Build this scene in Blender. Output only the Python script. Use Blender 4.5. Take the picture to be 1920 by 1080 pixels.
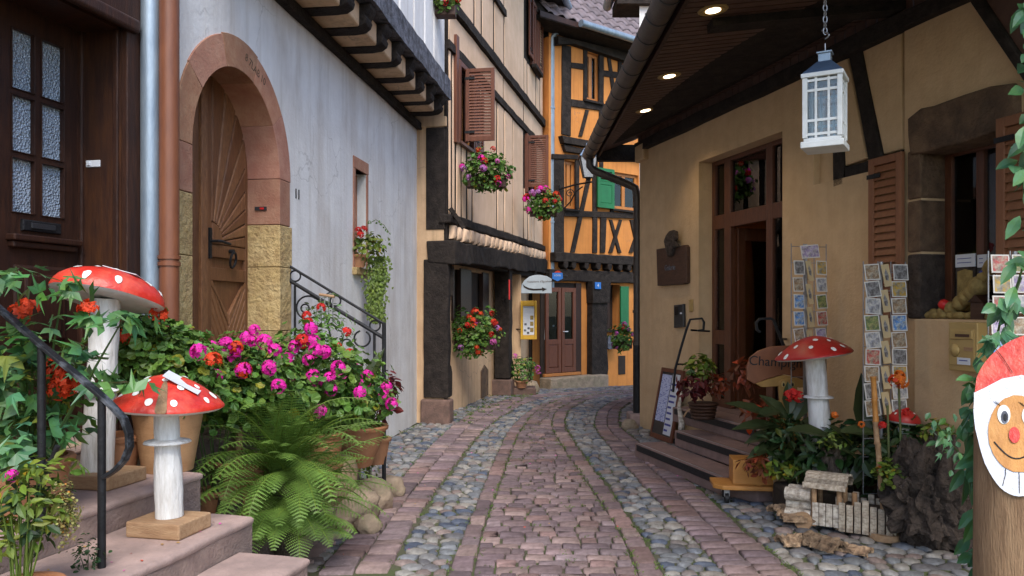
import bpy, bmesh, math, random
from mathutils import Vector, Matrix, noise
R = random.Random(11)
for o in list(bpy.data.objects): bpy.data.objects.remove(o)
S = bpy.context.scene
COL = S.collection
# ---------------------------------------------------------------- camera
F, CX, HY, EYE = 1500.0, 960.0, 580.0, 1.6
cd = bpy.data.cameras.new('camera'); cam = bpy.data.objects.new('camera', cd); COL.objects.link(cam)
cd.sensor_width = 36.0; cd.lens = F / 1920 * 36; cd.shift_y = 40 / 1920; cd.clip_start = .05; cd.clip_end = 1000
cam.location = (0, 0, EYE); cam.rotation_euler = (math.radians(90), 0, 0)
S.camera = cam
# ---------------------------------------------------------------- sky, sun, exposure
SUN_EL, SUN_AZ = math.radians(50), math.radians(170)      # azimuth clockwise from +Y
w = bpy.data.worlds.new('World'); S.world = w; w.use_nodes = True
nt = w.node_tree; bg = nt.nodes['Background']
sky = nt.nodes.new('ShaderNodeTexSky'); sky.sky_type = 'NISHITA'; sky.sun_disc = False
sky.sun_elevation = SUN_EL; sky.sun_rotation = SUN_AZ; sky.air_density = 1.0; sky.dust_density = 1.2; sky.ozone_density = 1.0
nt.links.new(sky.outputs[0], bg.inputs[0]); bg.inputs[1].default_value = 0.15
sd = bpy.data.lights.new('sun', 'SUN'); sd.energy = 1.5; sd.angle = math.radians(28); sd.color = (1, .95, .87)
so = bpy.data.objects.new('sun', sd); COL.objects.link(so)
sdir = Vector((math.sin(SUN_AZ) * math.cos(SUN_EL), math.cos(SUN_AZ) * math.cos(SUN_EL), math.sin(SUN_EL)))
so.rotation_euler = sdir.to_track_quat('Z', 'Y').to_euler(); so.location = (0, -6, 8)
S.view_settings.view_transform = 'Standard'; S.view_settings.look = 'None'
S.view_settings.exposure = 1.32; S.view_settings.gamma = 1
# ---------------------------------------------------------------- materials
def _n(nt, t, **k):
    n = nt.nodes.new(t)
    for a, b in k.items(): setattr(n, a, b)
    return n
def pm(name, c1, c2=None, scale=6, rough=.8, bump=.0, bscale=40, metal=0, stretch=(1, 1, 1), spec=.4, c3=None, s3=1.5, f3=.5,
       attr=False, stretch3=(1, 1, 1), detail=5, contrast=(.35, .65), bdist=.01, trans=0, coat=0, wear=0):
    """two-tone procedural material; c3 = large patches; attr = vertex colour 'Col' multiplies"""
    m = bpy.data.materials.new(name); m.use_nodes = True; nt = m.node_tree; L = nt.links.new
    b = nt.nodes['Principled BSDF']; b.inputs['Roughness'].default_value = rough; b.inputs['Metallic'].default_value = metal
    b.inputs['Specular IOR Level'].default_value = spec
    if coat: b.inputs['Coat Weight'].default_value = coat; b.inputs['Coat Roughness'].default_value = .2
    tc = _n(nt, 'ShaderNodeTexCoord'); mp = _n(nt, 'ShaderNodeMapping'); mp.inputs['Scale'].default_value = stretch
    L(tc.outputs['Object'], mp.inputs[0])
    c2 = c2 or tuple(x * .75 for x in c1)
    ns = _n(nt, 'ShaderNodeTexNoise'); ns.inputs['Scale'].default_value = scale; ns.inputs['Detail'].default_value = detail
    ns.inputs['Roughness'].default_value = .62
    L(mp.outputs[0], ns.inputs['Vector'])
    rp = _n(nt, 'ShaderNodeValToRGB'); rp.color_ramp.elements[0].position = contrast[0]; rp.color_ramp.elements[1].position = contrast[1]
    rp.color_ramp.elements[0].color = (*c1, 1); rp.color_ramp.elements[1].color = (*c2, 1)
    L(ns.outputs[0], rp.inputs[0]); out = rp.outputs[0]
    if c3:
        mp3 = _n(nt, 'ShaderNodeMapping'); mp3.inputs['Scale'].default_value = stretch3; mp3.inputs['Location'].default_value = (3.1, 1.7, 5.3)
        L(tc.outputs['Object'], mp3.inputs[0])
        n3 = _n(nt, 'ShaderNodeTexNoise'); n3.inputs['Scale'].default_value = s3; n3.inputs['Detail'].default_value = 6; n3.inputs['Roughness'].default_value = .65
        L(mp3.outputs[0], n3.inputs['Vector'])
        r3 = _n(nt, 'ShaderNodeValToRGB'); r3.color_ramp.elements[0].position = .45; r3.color_ramp.elements[1].position = .72
        r3.color_ramp.elements[0].color = (0, 0, 0, 1); r3.color_ramp.elements[1].color = (f3, f3, f3, 1)
        L(n3.outputs[0], r3.inputs[0])
        mx = _n(nt, 'ShaderNodeMix', data_type='RGBA'); L(r3.outputs[0], mx.inputs[0]); L(out, mx.inputs[6]); mx.inputs[7].default_value = (*c3, 1)
        out = mx.outputs[2]
    if wear:                              # rain streaks and hairline cracks
        ms_ = _n(nt, 'ShaderNodeMapping'); ms_.inputs['Scale'].default_value = (5, 5, .22); L(tc.outputs['Object'], ms_.inputs[0])
        n4 = _n(nt, 'ShaderNodeTexNoise'); n4.inputs['Scale'].default_value = 1.6; n4.inputs['Detail'].default_value = 7; n4.inputs['Roughness'].default_value = .7; L(ms_.outputs[0], n4.inputs['Vector'])
        r4 = _n(nt, 'ShaderNodeValToRGB'); r4.color_ramp.elements[0].position = .50; r4.color_ramp.elements[1].position = .78
        r4.color_ramp.elements[0].color = (1, 1, 1, 1); q = 1 - .42 * wear; r4.color_ramp.elements[1].color = (q, q * .96, q * .90, 1); L(n4.outputs[0], r4.inputs[0])
        nd = _n(nt, 'ShaderNodeTexNoise'); nd.inputs['Scale'].default_value = 3; nd.inputs['Detail'].default_value = 5; L(tc.outputs['Object'], nd.inputs['Vector'])
        va_ = _n(nt, 'ShaderNodeMix', data_type='RGBA', blend_type='ADD'); va_.inputs[0].default_value = .45; L(tc.outputs['Object'], va_.inputs[6]); L(nd.outputs[1], va_.inputs[7])
        vo = _n(nt, 'ShaderNodeTexVoronoi', feature='DISTANCE_TO_EDGE'); vo.inputs['Scale'].default_value = 1.15; L(va_.outputs[2], vo.inputs['Vector'])
        r5 = _n(nt, 'ShaderNodeValToRGB'); r5.color_ramp.elements[0].position = .002; r5.color_ramp.elements[1].position = .009; r5.color_ramp.elements[0].color = (1, 1, 1, 1); r5.color_ramp.elements[1].color = (0, 0, 0, 1); L(vo.outputs[0], r5.inputs[0])
        n6 = _n(nt, 'ShaderNodeTexNoise'); n6.inputs['Scale'].default_value = .9; L(tc.outputs['Object'], n6.inputs['Vector'])
        r6 = _n(nt, 'ShaderNodeValToRGB'); r6.color_ramp.elements[0].position = .50; r6.color_ramp.elements[1].position = .62; L(n6.outputs[0], r6.inputs[0])
        mk_ = _n(nt, 'ShaderNodeMath', operation='MULTIPLY'); L(r5.outputs[0], mk_.inputs[0]); L(r6.outputs[0], mk_.inputs[1])
        mk2 = _n(nt, 'ShaderNodeMath', operation='MULTIPLY'); L(mk_.outputs[0], mk2.inputs[0]); mk2.inputs[1].default_value = .55 * wear
        m1_ = _n(nt, 'ShaderNodeMix', data_type='RGBA', blend_type='MULTIPLY'); m1_.inputs[0].default_value = 1; L(out, m1_.inputs[6]); L(r4.outputs[0], m1_.inputs[7])
        m2_ = _n(nt, 'ShaderNodeMix', data_type='RGBA'); L(mk2.outputs[0], m2_.inputs[0]); L(m1_.outputs[2], m2_.inputs[6]); m2_.inputs[7].default_value = (.12, .10, .09, 1); out = m2_.outputs[2]
    if attr:
        at = _n(nt, 'ShaderNodeAttribute', attribute_name='Col')
        mx = _n(nt, 'ShaderNodeMix', data_type='RGBA', blend_type='MULTIPLY'); mx.inputs[0].default_value = 1
        L(out, mx.inputs[6]); L(at.outputs['Color'], mx.inputs[7]); out = mx.outputs[2]
    L(out, b.inputs['Base Color'])
    if bump:
        nb = _n(nt, 'ShaderNodeTexNoise'); nb.inputs['Scale'].default_value = bscale; nb.inputs['Detail'].default_value = 6; nb.inputs['Roughness'].default_value = .6
        L(mp.outputs[0], nb.inputs['Vector'])
        bp = _n(nt, 'ShaderNodeBump'); bp.inputs['Strength'].default_value = bump; bp.inputs['Distance'].default_value = bdist
        L(nb.outputs[0], bp.inputs['Height']); L(bp.outputs[0], b.inputs['Normal'])
    if trans:
        o = nt.nodes['Material Output']; tr = _n(nt, 'ShaderNodeBsdfTranslucent'); ms = _n(nt, 'ShaderNodeMixShader'); ms.inputs[0].default_value = trans
        L(out, tr.inputs[0]); L(b.outputs[0], ms.inputs[1]); L(tr.outputs[0], ms.inputs[2]); L(ms.outputs[0], o.inputs[0])
    return m
def glassmat(name, tint=(1, 1, 1), rough=0.0):
    m = bpy.data.materials.new(name); m.use_nodes = True; nt = m.node_tree; L = nt.links.new
    nt.nodes.remove(nt.nodes['Principled BSDF']); o = nt.nodes['Material Output']
    t = _n(nt, 'ShaderNodeBsdfTransparent'); t.inputs[0].default_value = (*tint, 1)
    g = _n(nt, 'ShaderNodeBsdfGlossy'); g.inputs['Roughness'].default_value = rough
    f = _n(nt, 'ShaderNodeFresnel'); f.inputs[0].default_value = 1.6
    s = _n(nt, 'ShaderNodeMixShader'); L(f.outputs[0], s.inputs[0]); L(t.outputs[0], s.inputs[1]); L(g.outputs[0], s.inputs[2]); L(s.outputs[0], o.inputs[0])
    return m
def emat(name, c, e):
    m = bpy.data.materials.new(name); m.use_nodes = True; b = m.node_tree.nodes['Principled BSDF']
    b.inputs['Base Color'].default_value = (*c, 1); b.inputs['Emission Color'].default_value = (*c, 1); b.inputs['Emission Strength'].default_value = e
    return m
M = {}
M['whitewall'] = pm('white_plaster', (.76, .75, .74), (.67, .66, .655), 3.2, .92, .45, 22, wear=.55, c3=(.42, .35, .29), s3=1.3, f3=.50, stretch3=(2.2, 2.2, .55), bdist=.012)
M['beige'] = pm('beige_plaster', (.66, .45, .27), (.56, .37, .22), 4, .9, .35, 30, wear=1.0, c3=(.40, .25, .14), s3=1.4, f3=.55, stretch3=(2, 2, .5), bdist=.012)
M['beige2'] = pm('beige_panel', (.74, .52, .36), (.66, .45, .30), 3, .9, .25, 25, wear=.3, c3=(.48, .31, .19), s3=1.1, f3=.5)
M['tan'] = pm('tan_plaster', (.58, .40, .232), (.50, .345, .195), 5, .92, .6, 34, wear=.18, c3=(.46, .31, .17), s3=.9, f3=.5, bdist=.012)
M['orange'] = pm('orange_plaster', (.60, .235, .055), (.52, .195, .045), 3, .9, .3, 30, wear=.9, c3=(.50, .20, .06), s3=1, f3=.5)
M['sandwall'] = pm('sand_plaster', (.45, .34, .24), (.36, .26, .18), 12, .95, .6, 60)
M['timber'] = pm('dark_timber', (.020, .016, .014), (.042, .033, .028), 9, .85, .9, 30, stretch=(1, 1, 1), c3=(.013, .010, .010), s3=5, f3=.7, bdist=.02, spec=.15)
M['timber_gray'] = pm('weathered_timber', (.05, .05, .06), (.17, .18, .22), 16, .85, .9, 40, c3=(.02, .02, .022), s3=7, f3=.8, bdist=.02)
M['soffit'] = pm('soffit_board', (.105, .055, .040), (.07, .036, .027), 10, .55, .2, 40)
M['doorwood'] = pm('dark_stained_wood', (.022, .009, .006), (.045, .017, .009), 7, .48, .25, 22, stretch=(7, 7, .8), c3=(.02, .008, .006), s3=1.6, f3=.7, spec=.3)
M['doorwood2'] = pm('dark_stained_jamb', (.060, .022, .008), (.024, .009, .006), 5, .45, .2, 22, stretch=(5, 5, .6), c3=(.022, .010, .007), s3=1.2, f3=.9)
M['archdoor'] = pm('oak_door', (.20, .085, .035), (.13, .052, .022), 6, .5, .35, 24, stretch=(8, 8, 1), c3=(.07, .03, .015), s3=2, f3=.6)
M['archdoor2'] = pm('oak_strip', (.25, .115, .05), (.16, .068, .03), 8, .5, .35, 24, stretch=(6, 6, 2))
M['pinkstone'] = pm('pink_sandstone', (.36, .165, .105), (.43, .235, .155), 9, .9, .6, 50, c3=(.25, .10, .07), s3=3, f3=.6, attr=True)
M['yellowstone'] = pm('yellow_sandstone', (.45, .32, .14), (.33, .22, .10), 7, .92, 1.0, 22, c3=(.56, .43, .22), s3=5, f3=.7, bdist=.03, attr=True)
M['stepstone'] = pm('step_sandstone', (.42, .295, .255), (.31, .22, .19), 7, .85, .5, 60, c3=(.20, .15, .135), s3=3.4, f3=.85)
M['riserstone'] = pm('riser_sandstone', (.30, .215, .18), (.22, .15, .13), 11, .9, .8, 60, c3=(.13, .10, .09), s3=2.2, f3=.8, stretch3=(1, 1, 2))
M['shopstep'] = pm('shop_step_stone', (.235, .15, .13), (.18, .115, .10), 14, .8, .35, 90, c3=(.12, .085, .08), s3=2.5, f3=.6)
M['darkstone'] = pm('brown_sandstone', (.17, .105, .06), (.085, .05, .03), 8, .92, .9, 30, c3=(.05, .032, .022), s3=3, f3=.7, bdist=.03)
M['base_stone'] = pm('red_base_stone', (.20, .12, .095), (.12, .075, .06), 9, .92, .8, 40, c3=(.07, .05, .045), s3=3, f3=.6)
M['rock'] = pm('boulder_rock', (.36, .27, .19), (.24, .18, .13), 8, .95, .9, 24, c3=(.11, .12, .06), s3=4, f3=.6, bdist=.02)
M['brick'] = pm('street_brick', (.88, .86, .87), (.60, .58, .59), 18, .88, .8, 60, c3=(.34, .35, .30), s3=7, f3=.8, attr=True, spec=.3)
M['cobble'] = pm('street_cobble', (.86, .86, .86), (.52, .52, .54), 25, .6, .45, 80, c3=(.45, .45, .42), s3=12, f3=.5, attr=True, spec=.5)
M['ground'] = pm('street_joint_soil', (.085, .07, .055), (.06, .075, .03), 2.5, .98, .9, 60, c3=(.07, .10, .025), s3=3.5, f3=.9, contrast=(.4, .6))
M['grass'] = pm('moss_grass', (.07, .12, .02), (.13, .19, .04), 3, .8, trans=.3)
M['black'] = pm('black_iron', (.008, .008, .009), (.016, .016, .018), 30, .5, .3, 90, spec=.25)
M['blackworn'] = pm('worn_black_iron', (.010, .011, .013), (.12, .13, .15), 14, .45, .4, 60, contrast=(.50, .75), spec=.3)
M['zinc'] = pm('zinc_pipe', (.30, .36, .42), (.20, .25, .31), 5, .45, .15, 40, metal=.55, stretch=(3, 3, .7))
M['brownpipe'] = pm('brown_painted_pipe', (.185, .068, .033), (.14, .05, .026), 6, .42, .1, 40, stretch=(3, 3, .7))
M['darkpipe'] = pm('dark_patina_pipe', (.085, .070, .060), (.055, .045, .042), 7, .45, .2, 40, metal=.4)
M['hammer'] = None
M['shutter'] = pm('brown_shutter', (.14, .045, .022), (.10, .032, .016), 8, .5, .2, 30, stretch=(4, 4, 1))
M['shutter2'] = pm('light_brown_shutter', (.235, .098, .045), (.18, .072, .033), 7, .55, .2, 30, stretch=(4, 4, 1))
M['frame'] = pm('shop_frame_wood', (.115, .042, .020), (.075, .026, .013), 7, .4, .2, 30, stretch=(5, 5, 1))
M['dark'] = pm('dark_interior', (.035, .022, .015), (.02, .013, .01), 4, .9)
M['interior'] = pm('shop_interior', (.42, .25, .11), (.30, .17, .075), 3, .9)
M['glass'] = glassmat('window_glass', (.85, .88, .88))
M['white'] = pm('white_paint', (.72, .72, .70), (.62, .62, .60), 9, .5, .3, 40, c3=(.50, .48, .42), s3=5, f3=.5)
M['stem'] = pm('white_painted_log', (.74, .73, .71), (.60, .59, .57), 6, .75, .8, 14, stretch=(3, 3, .6), c3=(.34, .30, .25), s3=8, f3=.7, stretch3=(2.5, 2.5, .5), bdist=.015)
M['red'] = pm('red_paint', (.60, .032, .018), (.43, .020, .012), 9, .38, .6, 30, c3=(.68, .13, .07), s3=7, f3=.7, spec=.5)
M['redd'] = pm('dark_red_paint', (.40, .018, .014), (.27, .012, .010), 5, .4, .25, 25)
M['spot'] = pm('white_spot_paint', (.78, .76, .72), (.66, .64, .60), 30, .5)
M['rawwood'] = pm('raw_wood', (.42, .27, .15), (.31, .18, .095), 9, .75, .5, 40, stretch=(1, 6, 6), c3=(.22, .12, .06), s3=4, f3=.5)
M['logwood'] = pm('log_wood', (.30, .185, .10), (.20, .115, .06), 6, .8, .6, 24, stretch=(6, 6, .8), c3=(.11, .065, .035), s3=3, f3=.6, stretch3=(3, 3, .7), bdist=.02)
M['bark'] = pm('tree_bark', (.085, .06, .045), (.17, .13, .10), 12, .95, 1.0, 22, stretch=(2, 2, .8), c3=(.03, .022, .018), s3=6, f3=.8, bdist=.04)
M['corkbark'] = pm('cork_bark', (.42, .29, .18), (.20, .125, .075), 13, .95, 1.0, 26, c3=(.07, .045, .03), s3=14, f3=.9, bdist=.04, attr=True)
M['stump'] = pm('dark_root', (.035, .025, .020), (.085, .062, .048), 9, .95, 1.0, 18, c3=(.012, .009, .008), s3=7, f3=.8, bdist=.06)
M['birch'] = pm('birch_bark', (.66, .60, .51), (.40, .33, .26), 12, .85, .7, 30, stretch=(3, 3, 1), c3=(.09, .06, .045), s3=16, f3=.9, stretch3=(1, 1, 2.2), attr=True)
M['terracotta'] = pm('terracotta', (.36, .155, .07), (.28, .115, .05), 5, .85, .3, 50, c3=(.45, .26, .15), s3=2.5, f3=.6)
M['paleclay'] = pm('pale_clay', (.42, .24, .12), (.34, .18, .085), 4, .85, .3, 40, c3=(.25, .14, .07), s3=3, f3=.5, stretch=(1, 1, 4))
M['stonepot'] = pm('stone_pot', (.36, .26, .16), (.26, .18, .11), 8, .9, .5, 40)
M['yellowwood'] = pm('yellow_pine', (.46, .205, .045), (.38, .16, .035), 6, .5, .2, 40, stretch=(1, 5, 5))
M['paper'] = pm('paper_white', (.62, .64, .68), (.55, .57, .62), 4, .6)
M['paperblue'] = pm('menu_print', (.48, .52, .70), (.12, .14, .40), 26, .5, stretch=(1, 1, 2.5), contrast=(.5, .6))
M['brass'] = pm('ochre_metal', (.42, .29, .11), (.37, .25, .09), 6, .42, .1, 50, metal=.15)
M['yellow'] = pm('yellow_case', (.62, .36, .03), (.52, .29, .025), 6, .5)
M['greenpaint'] = pm('green_paint', (.014, .15, .05), (.011, .12, .04), 6, .5, .1, 30)
M['blueframe'] = pm('blue_white_frame', (.42, .50, .62), (.30, .38, .50), 8, .5)
M['tile_mauve'] = pm('mauve_tile', (.13, .10, .105), (.18, .145, .155), 7, .8, .4, 50, attr=True)
M['tile_red'] = pm('red_tile', (.38, .16, .085), (.30, .12, .065), 7, .8, .4, 50, attr=True)
M['plastic'] = pm('dark_plastic', (.02, .021, .025), (.03, .031, .035), 10, .4)
M['plaque'] = pm('carved_plaque_wood', (.075, .035, .02), (.045, .02, .012), 8, .6, .4, 30, stretch=(1, 4, 4))
M['signbrown'] = pm('sign_brown', (.21, .075, .03), (.15, .05, .02), 5, .5)
M['signyellow'] = pm('sign_ochre', (.36, .20, .055), (.28, .15, .04), 6, .6)
M['wire'] = pm('rack_wire', (.35, .35, .36), (.25, .25, .26), 9, .4, metal=.6)
M['straw'] = pm('straw', (.34, .245, .085), (.21, .145, .05), 16, .95, .9, 60)
M['signgrey'] = pm('grey_sign', (.40, .45, .49), (.33, .38, .42), 6, .55)
M['signblue'] = pm('blue_sign', (.02, .16, .52), (.018, .13, .45), 6, .45)
M['skin'] = pm('painted_skin_wood', (.56, .27, .075), (.42, .185, .05), 4, .6, .4, 30, stretch=(4, 4, 1), c3=(.62, .36, .15), s3=4, f3=.6)
M['beard'] = pm('rough_white_paint', (.70, .71, .75), (.58, .60, .66), 30, .8, .9, 60)
M['lamp'] = emat('lit_spot', (1, .78, .48), 3.5)
M['bulb'] = emat('lit_bulb', (1, .62, .22), 9)
M['chain'] = pm('chain_steel', (.30, .30, .31), (.18, .18, .19), 9, .35, metal=.9)
M['roofgrey'] = pm('blue_lead', (.10, .15, .23), (.07, .10, .16), 7, .35, .2, 20, metal=.5)
M['sisal'] = pm('brown_soil', (.06, .04, .025), (.03, .02, .014), 9, .95, .5, 40)
M['curtain'] = pm('lace_curtain', (.42, .44, .46), (.28, .30, .33), 30, .9)
M['red2'] = pm('red_plastic', (.55, .02, .02), (.45, .015, .015), 6, .4)
def leafmat(name, c1, c2, rough=.5, trans=.25):
    return pm(name, c1, c2, 9, rough, attr=True, trans=trans, spec=.45)
M['leaf'] = leafmat('geranium_leaf', (.11, .22, .04), (.07, .155, .026))
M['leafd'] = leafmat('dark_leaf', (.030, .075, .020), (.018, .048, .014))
M['leaft'] = leafmat('teal_leaf', (.065, .18, .10), (.07, .165, .035), .4)
M['leafy'] = leafmat('lime_leaf', (.16, .22, .03), (.09, .15, .02))
M['leafr'] = leafmat('crimson_leaf', (.12, .014, .018), (.07, .012, .014))
M['leafo'] = leafmat('rust_leaf', (.22, .045, .015), (.12, .03, .012))
M['canna'] = leafmat('bronze_leaf', (.05, .065, .022), (.03, .045, .016), .38)
M['fern'] = leafmat('fern_leaf', (.18, .30, .065), (.12, .215, .045))
M['seed'] = leafmat('seed_head', (.30, .27, .10), (.22, .19, .06))
M['stalk'] = pm('green_stalk', (.07, .11, .03), (.10, .08, .03), 6, .6)
for k, c in dict(magenta=(.80, .022, .40), pinkf=(.62, .12, .40), redf=(.62, .022, .016), orangef=(.70, .06, .012), orange2=(.70, .16, .012), lilac=(.50, .19, .50)).items():
    M[k] = pm(k + '_petal', c, tuple(x * .75 for x in c), 30, .6, attr=True, trans=.3)
def hammered():
    m = pm('hammered_glass', (.30, .35, .42), (.22, .27, .34), 4, .13, spec=.8)
    nt = m.node_tree; L = nt.links.new; b = nt.nodes['Principled BSDF']
    tc = _n(nt, 'ShaderNodeTexCoord'); v = _n(nt, 'ShaderNodeTexVoronoi'); v.inputs['Scale'].default_value = 75
    L(tc.outputs['Object'], v.inputs['Vector']); bp = _n(nt, 'ShaderNodeBump'); bp.inputs['Strength'].default_value = 1; bp.inputs['Distance'].default_value = .012
    L(v.outputs[0], bp.inputs['Height']); L(bp.outputs[0], b.inputs['Normal']); return m
M['hammer'] = hammered()
# ---------------------------------------------------------------- helpers
def ray(px, py, d): return Vector(((px - CX) / F * d, d, EYE + (HY - py) / F * d))
def gz(y): return 0.0 if y < 14.5 else max(-.30, -.055 * (y - 14.5))
def gpt(px, py):                      # pixel -> point on the street
    d = EYE * F / (py - HY); p = ray(px, py, d); p.z = gz(d); return p
class Fr:                             # a facade: u to the right as seen from the street, v into the building
    def __init__(s, x0, y0, dx, dy):
        l = math.hypot(dx, dy); s.o = Vector((x0, y0, 0)); s.u = Vector((dx / l, dy / l, 0)); s.v = Vector((-s.u.y, s.u.x, 0))
        s.m = Matrix(((s.u.x, s.v.x, 0, x0), (s.u.y, s.v.y, 0, y0), (0, 0, 1, 0), (0, 0, 0, 1)))
    def px(s, x, y, v=0.):
        d = Vector(((x - CX) / F, 1, (HY - y) / F)); o = Vector((0, 0, EYE))
        t = (v - (o - s.o).dot(s.v)) / d.dot(s.v); p = o + d * t
        return (p - s.o).dot(s.u), p.z
    def pu(s, x, v=0.): return s.px(x, 580, v)[0]
    def loc(s, p): q = Vector(p) - s.o; return Vector((q.dot(s.u), q.dot(s.v), p[2]))
    def w(s, u, v, z): return s.o + s.u * u + s.v * v + Vector((0, 0, z))
LH = Fr(-2.25, 4.75, .227, 1); WH = Fr(-2.139, 5.0, .127, 1); BH = Fr(-.911, 11.2, .22, 1)
OH = Fr(1.792, 19.2, 1.23, 1); RS = Fr(1.742, 10.9, .264, -1)
class MB:
    def __init__(s): s.v = []; s.f = []; s.c = []; s.cur = None
    def add(s, vs, fs, col=None):
        b = len(s.v); s.v += [tuple(p) for p in vs]; s.f += [tuple(i + b for i in f) for f in fs]
        s.c += [col or s.cur or (1, 1, 1)] * len(vs); return s
    def box(s, x0, x1, y0, y1, z0, z1, col=None):
        return s.add([(x, y, z) for z in (z0, z1) for y in (y0, y1) for x in (x0, x1)],
                     [(0, 2, 3, 1), (4, 5, 7, 6), (0, 1, 5, 4), (2, 6, 7, 3), (0, 4, 6, 2), (1, 3, 7, 5)], col)
    def hexa(s, a, b, col=None):      # two quads a (bottom), b (top), same order counter-clockwise from above
        return s.add(list(a) + list(b), [(3, 2, 1, 0), (4, 5, 6, 7), (0, 1, 5, 4), (1, 2, 6, 5), (2, 3, 7, 6), (3, 0, 4, 7)], col)
    def beam(s, p0, p1, wd, ht, seg=5, jit=.004, up=(0, 0, 1), col=None):
        p0, p1 = Vector(p0), Vector(p1); d = (p1 - p0).normalized(); up = Vector(up)
        if abs(d.dot(up)) > .95: up = Vector((0, 1, 0)) if abs(d.y) < .9 else Vector((1, 0, 0))
        r = d.cross(up).normalized(); t = r.cross(d).normalized(); vs = []; fs = []
        for i in range(seg + 1):
            c = p0.lerp(p1, i / seg)
            for a, b in ((-1, -1), (1, -1), (1, 1), (-1, 1)):
                vs.append(c + r * (a * wd / 2 + R.uniform(-jit, jit)) + t * (b * ht / 2 + R.uniform(-jit, jit)))
        for i in range(seg):
            for k in range(4): a = i * 4 + k; b = i * 4 + (k + 1) % 4; fs.append((a, b, b + 4, a + 4))
        fs += [(3, 2, 1, 0), tuple(seg * 4 + k for k in range(4))]
        return s.add(vs, fs, col)
    def tube(s, pts, r, n=8, cap=True, col=None):
        pts = [Vector(p) for p in pts]; rs = r if isinstance(r, (list, tuple)) else [r] * len(pts); vs = []; fs = []
        d0 = (pts[1] - pts[0]).normalized(); a = Vector((0, 0, 1)) if abs(d0.z) < .9 else Vector((1, 0, 0)); x = d0.cross(a).normalized()
        for i, p in enumerate(pts):
            d = (pts[min(i + 1, len(pts) - 1)] - pts[max(i - 1, 0)]).normalized()
            x = (x - d * x.dot(d)); x = x.normalized() if x.length > 1e-6 else d.orthogonal().normalized(); y = d.cross(x)
            for k in range(n): t = 2 * math.pi * k / n; vs.append(p + (x * math.cos(t) + y * math.sin(t)) * rs[i])
        for i in range(len(pts) - 1):
            for k in range(n): q = (k + 1) % n; fs.append((i * n + k, i * n + q, (i + 1) * n + q, (i + 1) * n + k))
        if cap: fs += [tuple(range(n))[::-1], tuple((len(pts) - 1) * n + k for k in range(n))]
        return s.add(vs, fs, col)
    def lathe(s, prof, n=24, c=(0, 0, 0), jit=0, col=None, sx=1, sy=1):
        vs = []; fs = []
        for r, z in prof:
            for k in range(n):
                t = 2 * math.pi * k / n; q = r * (1 + R.uniform(-jit, jit)); vs.append((c[0] + q * math.cos(t) * sx, c[1] + q * math.sin(t) * sy, c[2] + z))
        for i in range(len(prof) - 1):
            for k in range(n): q = (k + 1) % n; fs.append((i * n + k, i * n + q, (i + 1) * n + q, (i + 1) * n + k))
        fs += [tuple(range(n))[::-1], tuple((len(prof) - 1) * n + k for k in range(n))]
        return s.add(vs, fs, col)
    def prism(s, poly, y0, y1, ch=0.0, col=None):   # poly [(u,z)] extruded along v from y0 (street side) to y1; ch = rounded street-side edge
        A = sum(poly[i][0] * poly[(i + 1) % len(poly)][1] - poly[(i + 1) % len(poly)][0] * poly[i][1] for i in range(len(poly)))
        if A < 0: poly = poly[::-1]
        n = len(poly); rings = [(poly, y1)]
        if ch:
            cx = sum(p[0] for p in poly) / n; cz = sum(p[1] for p in poly) / n
            def ins(k):
                out = []
                for i in range(n):
                    a, b, c2 = Vector(poly[i - 1]), Vector(poly[i]), Vector(poly[(i + 1) % n])
                    e1 = (b - a).normalized(); e2 = (c2 - b).normalized(); n1 = Vector((-e1.y, e1.x)); n2 = Vector((-e2.y, e2.x))
                    m = n1 + n2; m = m / max(.4, m.dot(m) / 2); out.append(tuple(b + m * k))
                return out
            rings += [(poly, y0 + ch), (ins(ch * .3), y0 + ch * .35), (ins(ch), y0)]
        else: rings.append((poly, y0))
        vs = []; fs = []
        for pl, y in rings: vs += [(p[0], y, p[1]) for p in pl]
        for r in range(len(rings) - 1):
            for i in range(n): j = (i + 1) % n; fs.append((r * n + j, r * n + i, (r + 1) * n + i, (r + 1) * n + j))
        fs += [tuple(range(n))[::-1], tuple((len(rings) - 1) * n + i for i in range(n))]
        return s.add(vs, fs, col)
    def rock(s, c, r, sub=2, amp=.25, fr=1.8, col=None, flat=0):
        bm = bmesh.new(); bmesh.ops.create_icosphere(bm, subdivisions=sub, radius=1); o = Vector((R.random() * 50, R.random() * 50, R.random() * 50))
        vs = []
        for v in bm.verts:
            q = v.co * (1 + amp * noise.noise(v.co * fr + o) + amp * .4 * noise.noise(v.co * fr * 3 + o)); vs.append((c[0] + q.x * r[0], c[1] + q.y * r[1], c[2] + q.z * r[2]))
        fs = [tuple(v.index for v in f.verts) for f in bm.faces]; bm.free(); return s.add(vs, fs, col)
    def mesh(s, name, mats, smooth=False):
        me = bpy.data.meshes.new(name); me.from_pydata(s.v, [], s.f); me.update()
        for m in (mats if isinstance(mats, (list, tuple)) else [mats]): me.materials.append(M[m] if isinstance(m, str) else m)
        a = me.color_attributes.new('Col', 'FLOAT_COLOR', 'POINT')
        a.data.foreach_set('color', [x for c in s.c for x in (c[0], c[1], c[2], 1.0)])
        if smooth: me.polygons.foreach_set('use_smooth', [True] * len(me.polygons))
        return me
    def build(s, name, mat, parent=None, smooth=False, bev=0, seg=2, sharp=None, label=None, cat=None, group=None, kind=None, m=None):
        return mk(name, s.mesh(name, mat, smooth or sharp is not None), parent, bev, seg, sharp, label, cat, group, kind, m)
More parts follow.
